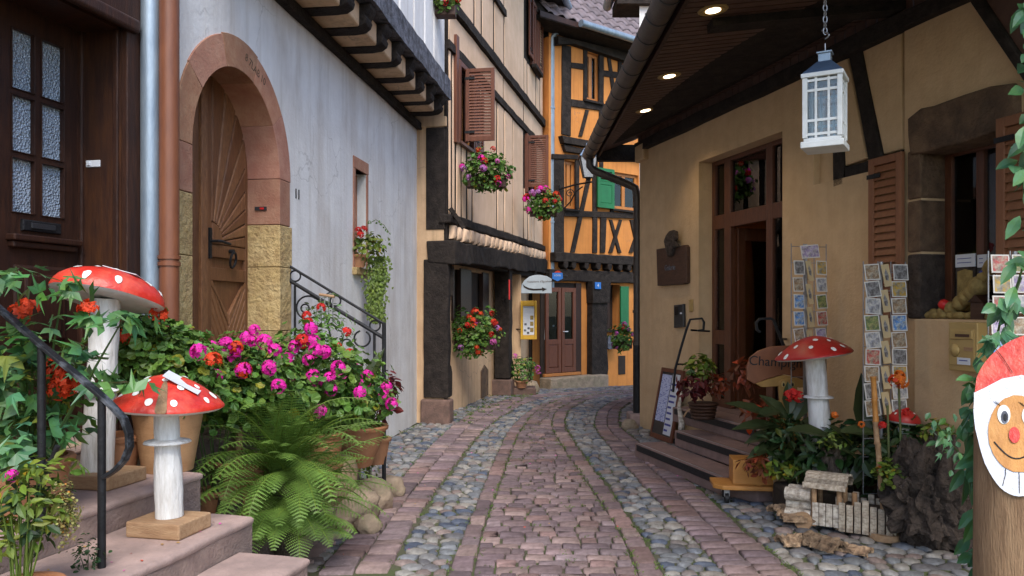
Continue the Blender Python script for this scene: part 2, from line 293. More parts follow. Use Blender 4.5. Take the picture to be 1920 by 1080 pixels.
def mk(name, me, parent=None, bev=0, seg=2, sharp=None, label=None, cat=None, group=None, kind=None, m=None):
    o = bpy.data.objects.new(name, me); COL.objects.link(o)
    if parent: o.parent = parent
    if m is not None: o.matrix_local = m
    if bev:
        b = o.modifiers.new('bevel', 'BEVEL'); b.width = bev; b.segments = seg; b.limit_method = 'ANGLE'; b.angle_limit = math.radians(35)
    if sharp is not None: me.set_sharp_from_angle(angle=math.radians(sharp))
    tag(o, label, cat, group, kind); return o
def tag(o, label=None, cat=None, group=None, kind=None):
    for k, v in (('label', label), ('category', cat), ('group', group), ('kind', kind)):
        if v: o[k] = v
    return o
def thing(name, label, cat, m=None, group=None, loc=None, rz=0):
    o = bpy.data.objects.new(name, None); COL.objects.link(o); o.empty_display_size = .1
    if m is not None: o.matrix_world = m
    if loc is not None: o.location = loc; o.rotation_euler = (0, 0, rz)
    return tag(o, label, cat, group)
def textmesh(txt, size, depth=.002):
    c = bpy.data.curves.new('t', 'FONT'); c.body = txt; c.size = size; c.extrude = depth; c.align_x = 'CENTER'; c.align_y = 'CENTER'
    o = bpy.data.objects.new('t', c); COL.objects.link(o); dg = bpy.context.evaluated_depsgraph_get()
    me = bpy.data.meshes.new_from_object(o.evaluated_get(dg)); bpy.data.objects.remove(o); bpy.data.curves.remove(c); return me
def text(txt, size, mat, parent, m, name='lettering', depth=.002):
    me = textmesh(txt, size, depth); me.materials.clear(); me.materials.append(M[mat]); return mk(name, me, parent, m=m)
def fm(u, v, z, ang=0):               # text facing the street on a facade: x->u, y->z, normal -> -v
    return Matrix.Translation((u, v, z)) @ Matrix.Rotation(math.radians(90), 4, 'X') @ Matrix.Rotation(ang, 4, 'Z')
def jpoly(poly, j): return [(a + R.uniform(-j, j), b + R.uniform(-j, j)) for a, b in poly]
def densify(poly, step, j):           # uneven outline
    out = []
    for i in range(len(poly)):
        a, b = Vector(poly[i]), Vector(poly[(i + 1) % len(poly)]); n = max(1, int((b - a).length / step))
        for k in range(n):
            p = a.lerp(b, k / n); out.append((p.x + R.uniform(-j, j), p.y + R.uniform(-j, j)))
    return out
def wallgrid(us, zs, holes, v0=0, vd=.3, z_of=None):    # street face with rectangular holes and their reveals
    mb = MB(); us = sorted(set([round(x, 4) for x in us] + [round(x, 4) for h in holes for x in h[:2]])); zs = sorted(set([round(z, 4) for z in zs] + [round(z, 4) for h in holes for z in h[2:4]]))
    def inh(u, z): return any(h[0] < u < h[1] and h[2] < z < h[3] for h in holes)
    for i in range(len(us) - 1):
        for j in range(len(zs) - 1):
            if inh((us[i] + us[i + 1]) / 2, (zs[j] + zs[j + 1]) / 2): continue
            mb.add([(us[i], v0, zs[j]), (us[i + 1], v0, zs[j]), (us[i + 1], v0, zs[j + 1]), (us[i], v0, zs[j + 1])], [(0, 1, 2, 3)])
    for h in holes:
        a, b, c, d = h[:4]; dp = h[4] if len(h) > 4 else vd
        mb.add([(a, v0, c), (a, v0, d), (a, v0 + dp, d), (a, v0 + dp, c)], [(3, 2, 1, 0)]); mb.add([(b, v0, c), (b, v0, d), (b, v0 + dp, d), (b, v0 + dp, c)], [(0, 1, 2, 3)])
        mb.add([(a, v0, d), (b, v0, d), (b, v0 + dp, d), (a, v0 + dp, d)], [(3, 2, 1, 0)]); mb.add([(a, v0, c), (b, v0, c), (b, v0 + dp, c), (a, v0 + dp, c)], [(0, 1, 2, 3)])
    return mb
# ================================================================ the street
PATH = [(-4, .2), (-1, .22), (2, .25), (4.8, .264), (5.7, .28), (7.5, .29), (9.2, .30), (10.9, .35), (12.5, .53), (13.5, .78), (14.4, 1.12), (15.3, 1.66), (16.1, 2.5), (16.7, 3.6), (17.1, 5.0), (17.4, 6.6)]
OFFS = [(-4, (-1.45, -1.01, -.655, -.5, .5, .65, 1.03, 1.45)), (4.8, (-1.45, -1.01, -.655, -.5, .5, .65, 1.03, 1.45)), (5.7, (-1.42, -1.02, -.615, -.495, .495, .63, .98, 1.40)),
        (7.5, (-1.35, -.93, -.525, -.385, .39, .55, .89, 1.37)), (10.9, (-1.17, -.68, -.347, -.19, .19, .37, .78, 1.12)), (12.5, (-1.10, -.56, -.27, -.14, .15, .33, .80, 1.14)),
        (14.4, (-1.05, -.55, -.25, -.14, .15, .32, .78, 1.1)), (30, (-1.05, -.55, -.25, -.14, .15, .32, .78, 1.1))]
def catmull(pts, t):
    i = min(max(int(t), 0), len(pts) - 2); f = t - i; P = [Vector(pts[min(max(i + k, 0), len(pts) - 1)]) for k in (-1, 0, 1, 2)]
    return .5 * ((2 * P[1]) + (P[2] - P[0]) * f + (2 * P[0] - 5 * P[1] + 4 * P[2] - P[3]) * f * f + (3 * P[1] - P[0] - 3 * P[2] + P[3]) * f ** 3)
_sm = [catmull([(x, y) for y, x in PATH], i * (len(PATH) - 1) / 900) for i in range(901)]
_sl = [0]
for a, b in zip(_sm, _sm[1:]): _sl.append(_sl[-1] + (b - a).length)
import bisect
def at_s(s):
    i = min(max(bisect.bisect(_sl, s) - 1, 0), 899); f = (s - _sl[i]) / max(1e-9, _sl[i + 1] - _sl[i]); p = _sm[i].lerp(_sm[i + 1], f)
    d = (_sm[min(i + 4, 900)] - _sm[max(i - 4, 0)]).normalized(); return p, d
def off_at(y):
    for (a, A), (b, B) in zip(OFFS, OFFS[1:]):
        if a <= y <= b: f = (y - a) / (b - a); return [p + (q - p) * f for p, q in zip(A, B)]
    return OFFS[-1][1]
def su(s, u):
    p, d = at_s(s); return Vector((p.x + d.y * u, p.y - d.x * u, gz(p.y)))
street = MB().add([(x, y, gz(y) - .012) for y in (-160, -8, 14.5, 20, 160) for x in (-160, 160)], [(2 * i, 2 * i + 1, 2 * i + 3, 2 * i + 2) for i in range(4)]).build('street', 'ground', kind='structure', label='narrow curving lane paved with mauve sandstone setts and cobbles')
def clear(p, m=.05):                    # not under a building or the door steps
    q = p.x, p.y
    def fv(fr, marg): l = fr.loc((q[0], q[1], 0)); return l
    l = WH.loc((*q, 0))
    if -.1 < l.x < 6.7 and l.y > -m: return False
    l = LH.loc((*q, 0))
    if -6 < l.x < .35 and l.y > -1.5: return False
    l = BH.loc((*q, 0))
    if -.3 < l.x < 8.5 and l.y > .33 - m: return False
    l = RS.loc((*q, 0))
    if -.1 < l.x < 9 and l.y > -m: return False
    l = OH.loc((*q, 0))
    if l.x > -1.6 and l.y > -m: return False
    return True
def stone_ring(cs, h, crown, z0, dome):
    """cs: 8 outline points around a stone; returns verts, faces"""
    c = sum((Vector(p) for p in cs), Vector((0, 0))) / 8; vs = []; fs = []
    tilt = (R.uniform(-.05, .05), R.uniform(-.05, .05))
    for k, (sc, z) in enumerate(((1, -.05), (.985, h * .35), (.93 if not dome else   .90, h * .85), (.86 if not dome else .60, h + crown * (.55 if dome else .6)))):
        for p in cs:
            q = c + (Vector(p) - c) * sc; vs.append((q.x, q.y, z0 + z + (q.x - c.x) * tilt[0] + (q.y - c.y) * tilt[1] + R.uniform(-.0018, .0018) * (k > 1)))
    vs.append((c.x, c.y, z0 + h + crown))
    for r in range(3):
        for i in range(8): j = (i + 1) % 8; fs.append((r * 8 + i, r * 8 + j, (r + 1) * 8 + j, (r + 1) * 8 + i))
    for i in range(8): fs.append((24 + i, 24 + (i + 1) % 8, 32))
    return vs, fs
BRC = [(.275, .200, .200), (.24, .178, .182), (.30, .22, .21), (.225, .165, .175), (.265, .205, .21), (.32, .235, .215), (.20, .15, .16), (.285, .19, .175)]
COC = [(.22, .23, .245), (.15, .165, .19), (.26, .255, .25), (.17, .18, .19), (.30, .27, .235), (.085, .105, .15), (.22, .19, .175), (.25, .19, .17), (.19, .20, .21), (.33, .31, .28), (.15, .145, .15)]
bricks = []; cobs = []
def quad_stone(s0, s1, u0, u1, gap, kind):
    j = min(s1 - s0, u1 - u0) * (.055 if kind == 'b' else .13); g = gap
    a, b, c, d = s0 + g, s1 - g, u0 + g, u1 - g; k = .12 if kind == 'b' else .30
    ls, lu = (b - a), (d - c)
    L = [(a + ls * k * .5, c), (a, c + lu * k * .5), (a, d - lu * k * .5), (a + ls * k * .5, d), (b - ls * k * .5, d), (b, d - lu * k * .5), (b, c + lu * k * .5), (b - ls * k * .5, c)]
    if kind == 'c':
        m = (a + b) / 2, (c + d) / 2; L = [(m[0] + ls / 2 * math.cos(t) * (1.04 if q % 2 else .98), m[1] + lu / 2 * math.sin(t) * (1.04 if q % 2 else .98)) for q in range(8) for t in [-(q + .5) * math.pi / 4 - math.pi / 2]]
    L = [(p + R.uniform(-j, j), q + R.uniform(-j, j)) for p, q in L]
    ctr = su((s0 + s1) / 2, (u0 + u1) / 2)
    if not clear(ctr, .0): return
    pts = [su(p, q).xy for p, q in L]; z0 = gz(ctr.y)
    A = sum(pts[i].x * pts[(i + 1) % 8].y - pts[(i + 1) % 8].x * pts[i].y for i in range(8))
    if A < 0: pts = pts[::-1]
    if kind == 'b': vs, fs = stone_ring(pts, R.uniform(.004, .013), .003, z0, False); c = Vector(R.choice(BRC)) * R.uniform(.78, 1.32); bricks.append((ctr, vs, fs, tuple(c)))
    else: vs, fs = stone_ring(pts, R.uniform(.0, .010), R.uniform(.008, .015), z0, True); c = Vector(R.choice(COC)) * R.uniform(.85, 1.3); cobs.append((ctr, vs, fs, tuple(c)))
S0 = next(_sl[i] for i in range(901) if _sm[i].y > 2.6); S1 = _sl[-1] - .3
def split(a, b, lo, hi):
    out = [a]; x = a
    while True:
        x += R.uniform(lo, hi)
        if x > b - lo * .7: break
        out.append(x)
    return out + [b]
s = S0
while s < S1:                                  # middle field: irregular setts in rows
    ds = R.uniform(.115, .158); y = at_s(s)[0].y; o = off_at(y)
    xs = split(o[3], o[4], .09, .22)
    for a, b in zip(xs, xs[1:]): quad_stone(s + R.uniform(-.008, .008), s + ds + R.uniform(-.008, .008), a, b, .0055, 'b')
    s += ds
for ia, ib, lo, hi, nn in ((2, 3, .19, .34, 1), (4, 5, .19, .34, 1), (0, 1, .22, .36, 2), (6, 7, .22, .36, 2)):    # border courses
    for k in range(nn):
        s = S0 - R.random() * .1
        while s < S1:
            ds = R.uniform(lo, hi) if nn == 1 else R.uniform(lo * .5, hi * .5); o = off_at(at_s(s)[0].y); a, b = o[ia], o[ib]
            u0, u1 = a + (b - a) * k / nn, a + (b - a) * (k + 1) / nn
            quad_stone(s, s + ds, u0, u1, .0055, 'b'); s += ds
def cobband(fa, fb, cell):
    s = S0; r = 0
    while s < S1:
        ds = R.uniform(cell * .72, cell * 1.1); y = at_s(s)[0].y; a, b = fa(off_at(y)), fb(off_at(y)); xs = split(a + (R.random() * .05), b, cell * .7, cell * 1.45)
        for p, q in zip(xs, xs[1:]): quad_stone(s + R.uniform(-.02, .02), s + ds + R.uniform(-.02, .02), p, q, .003, 'c')
        s += ds
cobband(lambda o: o[1], lambda o: o[2], .108); cobband(lambda o: o[5], lambda o: o[6], .108)
cobband(lambda o: o[0] - 2.0, lambda o: o[0], .112); cobband(lambda o: o[7], lambda o: o[7] + 2.1, .122)
def lay(lst, name, mat):
    def seen(c): x = CX + F * c.x / c.y; yy = HY + F * (EYE - c.z) / c.y; return -10 < x < 1930 and yy < 1095
    vis = sorted([t for t in lst if seen(t[0])], key=lambda t: t[0].y); near = set(id(t) for t in vis[:300]); rest = MB()
    for t in lst:
        c, vs, fs, col = t
        if id(t) in near:
            mb = MB().add([(Vector(p) - c) for p in vs], fs, col); mb.build(name, mat, street, smooth=True, m=Matrix.Translation(c))
        else: rest.add(vs, fs, col)
    rest.build(name + '_field', mat, street, smooth=True, kind='stuff')
lay(bricks, 'paving_sett', 'brick'); lay(cobs, 'cobblestone', 'cobble')
# moss and grass in the joints
tf = MB()
def tuft(p, n, h):
    for k in range(n):
        a = R.uniform(0, 6.28); l = R.uniform(.4, 1) * h; q = Vector((p.x + R.uniform(-.03, .03), p.y + R.uniform(-.03, .03), p.z)); t = Vector((math.cos(a), math.sin(a), 0)); s_ = Vector((-t.y, t.x, 0)) * .004
        tf.add([q - s_, q + s_, q + t * l * .5 + Vector((0, 0, l * .7)) + s_ * .5, q + t * l + Vector((0, 0, l * .75))], [(0, 1, 2), (0, 2, 3)], tuple([R.uniform(.6, 1.2)] * 3))
for i in range(1100):
    s = R.uniform(S0 + 1, S1 - 3); o = off_at(at_s(s)[0].y); e = R.choice([0, 1, 2, 3, 4, 5, 6, 7, 3, 4, 8, 8, 8])
    u = o[e] if e < 8 else R.uniform(o[3], o[4]); p = su(s, u + R.gauss(0, .006)); p.z += .004
    if clear(p): tuft(p, R.randint(3, 9), R.uniform(.012, .028))
for i in range(160):
    u = R.uniform(1.5, 6.4); p = WH.w(u, -R.uniform(.01, .12), .0) if R.random() < .3 else BH.w(R.uniform(0, 5), R.uniform(-.5, .25), 0); p.z = gz(p.y) + .01
    if clear(p): tuft(p, 8, R.uniform(.02, .055))
pt = MB()
for i in range(90):
    if i < 45: p = su(R.uniform(S0 + 2, S0 + 9), R.uniform(-1.9, -.3))
    elif i < 65: p = su(R.uniform(S0 + 2, S0 + 9), R.uniform(-.3, 2.0))
    else: p = LH.w(R.uniform(-1.6, -.75), R.uniform(-1.12, -.7), .596)
    if p.z < .3:
        if not clear(p): continue
        p.z += .03
    a = R.uniform(0, 6.28); l = R.uniform(.006, .014); t = Vector((math.cos(a), math.sin(a), 0)) * l; s_ = Vector((-t.y, t.x, 0)) * .6
    pt.add([p - t, p + s_ + Vector((0, 0, .003)), p + t, p - s_], [(0, 1, 2), (0, 2, 3)], R.choice([(1, .1, .55), (1, .1, .55), (.9, .12, .05), (.55, .32, .1), (.4, .3, .12)]))
M['petal'] = pm('fallen_petal', (.7, .7, .7), (.6, .6, .6), 9, .7, attr=True)
pt.build('fallen_petals', 'petal', kind='stuff', label='scattered fallen petals and leaf scraps on setts and steps')
tf.build('joint_grass', 'grass', kind='stuff', label='short moss and grass sprouting from the joints of the lane')
# ================================================================ house with the brown door (left edge)
lh = thing('town_house', 'house with dark brown half glazed door above sandstone steps', 'house', LH.m)
dr = .28; uR = LH.pu(232); uL = uR - 1.75; zT = 3.25; zS = .864
wallgrid([-4, .33], [0, 7.6], [(uL, uR, zS, zT, dr)]).build('wall', 'sandwall', lh)
MB().box(.31, .33, .02, 3, 0, 7.6).box(-4, .33, 3, 3.2, 0, 7.6).box(-4, .33, .6, 3, 7.4, 7.6).build('side_wall', 'sandwall', lh)
MB().box(uR - .012, uR + .11, -.035, .02, zS, 3.62).build('door_casing', 'doorwood', lh, bev=.006)
MB().box(uL - .1, uL + .012, -.035, .02, zS, 3.62).build('door_casing', 'doorwood', lh, bev=.006)
MB().box(uL - .102, uR + .112, -.045, .03, zT + .0, 4.3).build('door_header', 'doorwood', lh, bev=.008)
MB().box(uL, uR + .06, -.075, -.02, zT - .03, zT + .05).build('header_moulding', 'doorwood', lh, bev=.02, seg=4)
MB().box(uR - .02, uR + .004, .0, dr, zS, zT).build('jamb_panel', 'doorwood2', lh)
MB().box(uR - .034, uR - .018, .015, .05, zS, zT - .02).build('jamb_bead', 'doorwood', lh, bev=.006)
MB().box(uL, uR - .02, .02, dr, zT - .02, zT).build('soffit_panel', 'doorwood2', lh)
v = dr; D = lambda x, y: LH.px(x, y, v)
u0, u1 = D(-40, 200)[0], D(147, 200)[0]; dz0, dz1 = zS + .02, zT
door = thing('door', None, None); door.parent = lh
cols = [(D(20, 0)[0], D(64, 0)[0]), (D(76, 0)[0], D(119, 0)[0])]; rows = [(2.775, 3.10), (2.44, 2.747), (2.116, 2.412)]
holes = [(a, b, c, d, .03) for a, b in cols for c, d in rows]
wallgrid([u0, u1], [dz0, dz1], holes, v, .03).build('door_leaf', 'doorwood', lh)
bpy.data.objects.remove(door)
leaf = [o for o in lh.children if o.name.startswith('door_leaf')][0]
for h in holes:
    MB().box(h[0], h[1], v + .022, v + .026, h[2], h[3]).build('pane', 'hammer', leaf)
    t = .005
    f = MB()
    for bx in ((h[0], h[1], h[2], h[2] + t), (h[0], h[1], h[3] - t, h[3]), (h[0], h[0] + t, h[2] + t, h[3] - t), (h[1] - t, h[1], h[2] + t, h[3] - t)): f.box(bx[0], bx[1], v - .010, v + .021, bx[2], bx[3])
    f.build('glazing_bead', 'doorwood', leaf, bev=.003)
MB().box(uL + .02, u0 - .004, v, v + .04, dz0, dz1).build('door_leaf', 'doorwood', lh)
MB().box(u1 - .008, u1 + .05, v - .03, v + .03, dz0, dz1).build('door_stop', 'doorwood', lh, bev=.008)
MB().box(D(10, 0)[0], D(140, 0)[0], v - .06, v + .005, 1.965, 2.0).box(D(14, 0)[0], D(136, 0)[0], v - .04, v + .004, 1.93, 1.964).build('ledge', 'doorwood', leaf, bev=.008)
a, b = D(24, 0)[0], D(120, 0)[0]
for z0_, z1_ in ((1.42, 1.84), (.98, 1.33)):
    MB().prism([(a, z0_), (b, z0_), (b, z1_), (a, z1_)], v - .022, v + .004, .018).build('raised_panel', 'doorwood', leaf)
    MB().prism([(a + .05, z0_ + .05), (b - .05, z0_ + .05), (b - .05, z1_ - .05), (a + .05, z1_ - .05)], v - .036, v - .02, .012).build('raised_panel', 'doorwood', leaf)
a, b = D(38, 0)[0], D(110, 0)[0]
sl = MB().prism([(a, 2.025), (b, 2.025), (b, 2.085), (a, 2.085)], v - .02, v + .003, .006).build('letter_slot', 'black', leaf)
MB().box(a + .05, b - .05, v - .028, v - .018, 2.04, 2.07).build('flap', 'plastic', sl, bev=.003)
bu = LH.loc(ray(170, 310, 4.80)); MB().box(uR - .028, uR - .018, .14, .235, bu.z - .03, bu.z + .01).box(uR - .036, uR - .027, .20, .225, bu.z - .022, bu.z + .0).build('doorbell', 'paper', lh, bev=.003)
# steps
def worn(t, ul, ue, va, vb, z0, z1):      # slab with a worn, chipped street edge
    prof = ((vb, z0), (va + .004, z0), (va - .0, z0 + .010), (va, z1 - .013), (va + .004, z1 - .005), (va + .013, z1), (va + .12, z1), (vb, z1)); n = max(8, int((ue - ul) / .04)); m = len(prof); o = R.random() * 70; vs = []
    for i in range(n + 1):
        u = ul + (ue - ul) * i / n - (0.004 if i == n else 0); e = .010 * noise.noise((u * 3, o, 0)) + .005 * noise.noise((u * 17, o, 1)); c = max(0, noise.noise((u * 9, o, 5)) - .25) * .035; k = 0 if 0 < i < n else .004
        vs += [(u, p + (e + c * (q > z0 + .012) if p < va + .05 else 0), q - (c * .7 + k if q > z1 - .008 and p < va + .05 else 0) + (.002 * noise.noise((u * 6, p * 6, o)) if q > z0 + .02 else 0)) for p, q in prof]
    fs = [(i * m + j, i * m + (j + 1) % m, (i + 1) * m + (j + 1) % m, (i + 1) * m + j) for i in range(n) for j in range(m)] + [tuple(range(m))[::-1], tuple(n * m + j for j in range(m))]
    t.add(vs, fs)
st = thing('stone_steps', 'pink sandstone steps with toadstools climbing to the brown glazed door', 'steps', LH.m)
lev = [(.864, -.05, .28, uR - .02), (.728, -.68, -.0505, -.32), (.592, -1.16, -.6805, -.609), (.456, -1.52, -1.1605, -.742), (.305, -1.70, -1.5205, -.80), (.155, -1.88, -1.7005, -.85)]
for i, (z, va, vb, ue) in enumerate(lev):
    ul = -3.2 if i else uL + .02
    MB().box(ul, ue - .006, va + .008, vb + (.25 if 0 < i else 0), 0.0, z - .034).build('riser', 'riserstone', st, bev=.004)
    t = MB(); n = 14
    for k in range(1):
        worn(t, ul, ue, va, vb, z - .0335, z)
    t.build('tread', 'stepstone', st, sharp=50)
# downpipes between the two houses
def pipe(parent, inv, pts, r, mat, name='downpipe', n=16):
    return MB().tube([inv @ Vector(p) for p in pts], r, n).build(name, mat, parent, sharp=40)
iL = LH.m.inverted(); p = LH.w(LH.pu(282, -.08), -.08, 0)
g = pipe(lh, iL, [(p.x, p.y, .7), (p.x, p.y, 3), (p.x, p.y, 7.3)], .056, 'zinc')
# ================================================================ white house with the arched door
wh = thing('town_house', 'white rendered house with pink arched doorway and jettied upper storey', 'house', WH.m)
iW = WH.m.inverted()
ac, ar, asp, aro = .942, .69, 2.68, .915; LZ = 1.0; uE = 6.59; TOP = 4.22
nx0, nx1 = WH.pu(661.5), WH.pu(689.5); nz0, nz1 = 2.0, 3.24
def arc(r, n=28): return [(ac - r * math.cos(math.pi * i / n), asp + r * math.sin(math.pi * i / n)) for i in range(n + 1)]
wm = MB(); rr = aro - .02; W_ = [(ac - rr, LZ)] + arc(rr) + [(ac + rr, LZ)]
def q4(a, b, c, d): wm.add([(x, 0, z) for x, z in (a, b, c, d)], [(0, 1, 2, 3)])
q4((0, 0), (ac - rr, 0), (ac - rr, TOP), (0, TOP)); q4((ac - rr, 0), (ac + rr, 0), (ac + rr, LZ), (ac - rr, LZ))
A_ = arc(rr)
for (a, za), (b, zb) in zip(A_, A_[1:]): q4((a, za), (b, zb), (b, TOP), (a, TOP))
g_ = wallgrid([ac + rr, uE], [0, TOP], [(nx0 + .07, nx1 - .07, nz0 + .05, nz1 - .13, .25)]); wm.add(g_.v, g_.f)
wm.add([(uE, 0, 0), (uE, 0, TOP), (uE, .6, TOP), (uE, .6, 0)], [(0, 3, 2, 1)]); wm.add([(0, 0, 0), (0, 0, TOP), (0, 2, TOP), (0, 2, 0)], [(0, 1, 2, 3)])
wm.build('wall', 'whitewall', wh)
MB().box(0.01, uE, 2, 2.2, 0, 8).box(0, .05, .3, 2, TOP, 8).build('rear_wall', 'whitewall', wh)
# arch stones
N = 5
for k in range(N):
    t0, t1 = math.pi * k / N + .0018, math.pi * (k + 1) / N - .0018; n = 7; vs = []; fs = []; jr = R.uniform(-.012, .012)
    for i in range(n + 1):
        t = t0 + (t1 - t0) * i / n
        for r, y in ((ar, -.012), (aro + jr, -.012), (aro + jr, .05), (ar, .30)):
            vs.append((ac - r * math.cos(t), y, asp + r * math.sin(t)))
    for i in range(n):
        for q in range(4): a = i * 4 + q; b = i * 4 + (q + 1) % 4; fs.append((a, b, b + 4, a + 4))
    fs += [(3, 2, 1, 0), tuple(n * 4 + q for q in range(4))]; cc = R.uniform(.85, 1.12)
    MB().add(vs, fs, (cc, cc * R.uniform(.93, 1.05), cc * R.uniform(.9, 1.05))).build('arch_stone', 'pinkstone', wh, sharp=30, bev=.004)
for sgn in (-1, 1):
    zz = [LZ - .02, 1.42, 1.95, 2.30 if sgn > 0 else 2.36, asp]
    for k in range(4):
        a, b = ac + sgn * ar, ac + sgn * (aro + R.uniform(-.015, .03)); a, b = min(a, b), max(a, b); c = R.uniform(.85, 1.15)
        mb = MB().box(a, b, -.014, .30, zz[k] + .002, zz[k + 1] - .002, (c, c, c)); ob = mb.build('jamb_stone', 'pinkstone' if k == 3 else 'yellowstone', wh, bev=.007, seg=3)
MB().box(ac - aro, ac + aro, -.03, .3, LZ - .16, LZ - .022).build('threshold', 'stepstone', wh, bev=.01)
text('8 7LAB 10', .085, 'darkstone', wh, fm(ac + .24, -.0125, asp + .765, -.30), 'inscription', .001)
MB().box(ac + ar - .012, ac + ar + .001, .10, .20, 2.42, 2.45).build('bell_plate', 'plastic', wh)
MB().box(ac + ar - .015, ac + ar - .011, .12, .155, 2.427, 2.443).build('bell_button', 'red2', wh)
# arched oak door
DV = .285; Dp = lambda x, y: WH.px(x, y, DV)
uL_, uM, uN, uRr = ac - ar - .06, Dp(372, 300)[0], Dp(384, 300)[0], ac + ar + .03
dr_ = MB().prism([(ac - .8, LZ - .02), (ac + .8, LZ - .02), (ac + .8, 3.5), (ac - .8, 3.5)], DV + .012, DV + .06).build('arched_door', 'archdoor', wh)
MB().box(uM, uN - .003, DV - .028, DV + .012, LZ, 3.45).build('mid_stile', 'archdoor2', dr_, bev=.006)
lw = (uM - uL_) / 5
for k in range(5): MB().box(uL_ + k * lw, uL_ + (k + 1) * lw - .006, DV - .008, DV + .012, LZ, 3.45).build('plank', 'archdoor', dr_, bev=.005)
zm0, zm1 = 1.98, 2.06
ua, ub = uN + .07, uRr - .07
MB().box(uN, ua, DV - .018, DV + .012, LZ, 3.45).build('stile', 'archdoor', dr_, bev=.005)
MB().box(ub, uRr, DV - .018, DV + .012, LZ, 3.45).build('stile', 'archdoor', dr_, bev=.005)
for z in (1.82, 2.0): MB().box(ua, ub, DV - .014, DV + .012, z, z + .1).build('rail', 'archdoor', dr_, bev=.005)
NW = 9; o_ = Vector((ua, 2.10)); wmx, hmx = ub - ua, 1.35
def hit(t):
    c, s_ = math.cos(t), math.sin(t); k = min(wmx / c if c > 1e-4 else 1e9, hmx / s_ if s_ > 1e-4 else 1e9); return o_ + Vector((c, s_)) * k
for k in range(NW):
    t0, t1 = math.pi / 2 * k / NW + .008, math.pi / 2 * (k + 1) / NW - .008; r0 = .17
    pl = [o_ + Vector((math.cos(t0), math.sin(t0))) * r0, hit(t0), hit(t1), o_ + Vector((math.cos(t1), math.sin(t1))) * r0]
    ct = math.atan2(hmx, wmx)
    if t0 < ct < t1: pl.insert(2, o_ + Vector((wmx, hmx)))
    MB().prism([tuple(q) for q in pl], DV - .022, DV + .012, .011).build('fan_plank', 'archdoor2' if k % 2 else 'archdoor', dr_)
MB().prism([tuple(o_)] + [tuple(o_ + Vector((math.cos(t), math.sin(t))) * .16) for t in [i * math.pi / 2 / 10 for i in range(11)]], DV - .03, DV + .012, .012).build('fan_boss', 'archdoor', dr_)
um = (ua + ub) / 2; hgt = .13
for k in range(8):
    for sg in (-1, 1):
        zb = 1.02 + k * .10 - .25; e = ub if sg > 0 else ua
        pl = [(um + sg * .004, zb), (e, zb + .42), (e, zb + .42 + .088), (um + sg * .004, zb + .088)]
        pl = [(a, min(max(b, LZ), 1.81)) for a, b in pl]
        if max(b for a, b in pl) - min(b for a, b in pl) > .04: MB().prism(pl, DV - .016, DV + .012, .009).build('chevron_plank', 'archdoor2', dr_)
hu, hz = Dp(388, 452); MB().box(hu - .015, hu + .015, DV - .034, DV - .018, hz - .13, hz + .10).tube([(hu, DV - .03, hz), (hu, DV - .09, hz), (hu + .04, DV - .1, hz), (hu + .17, DV - .1, hz - .01)], .011, 8).build('door_handle', 'black', dr_)
hu, hz = Dp(426, 488); MB().tube([(hu + .045 * math.sin(t), DV - .05 - .01 * math.cos(t), hz + .06 * math.cos(t)) for t in [i * 6.2832 / 16 for i in range(17)]], .010, 6).tube([(hu, DV - .02, hz + .07), (hu, DV - .06, hz + .07)], .016, 8).build('knocker', 'black', dr_)
# niche window
fr_ = MB(); a, b, c, d = nx0, nx1, nz0, nz1
MB().box(a, b, -.014, .1, d - .13, d).build('window_lintel', 'pinkstone', wh, bev=.006)
for x0, x1 in ((a, a + .07), (b - .07, b)): MB().box(x0, x1, -.010, .1, c + .05, d - .131).build('window_jamb', 'pinkstone', wh, bev=.006)
MB().box(b - .072, b - .055, .1, .25, c + .06, d - .14).build('window_reveal', 'pinkstone', wh)
MB().box(a - .02, b + .02, -.05, .12, c - .03, c + .049).build('window_sill', 'yellowstone', wh, bev=.008)
MB().box(a + .07, b - .07, .2, .23, c + .05, d - .13).build('pane', 'dark', wh)
u_, z_ = WH.px(557, 365); [text('1', .125, 'black', wh, fm(u_ + k * .032, -.004, z_), 'house_number', .003) for k in (-1, 1)]
# brown cast downpipe on its corner
p = Vector((-2.057, 4.80, 0)); bp = pipe(wh, iW, [(p.x, p.y, 1.42), (p.x, p.y, 3), (p.x, p.y, 4.2), (p.x, p.y, 7.5)], .058, 'brownpipe')
pipe(wh, iW, [(p.x, p.y, .0), (p.x, p.y, 1.42)], .064, 'black')
pipe(wh, iW, [(p.x, p.y, 1.40), (p.x, p.y, 1.46)], .069, 'black', 'pipe_collar')
for z in (1.86, 1.90): pipe(wh, iW, [(p.x, p.y, z), (p.x, p.y, z + .022)], .066, 'brownpipe', 'pipe_collar')
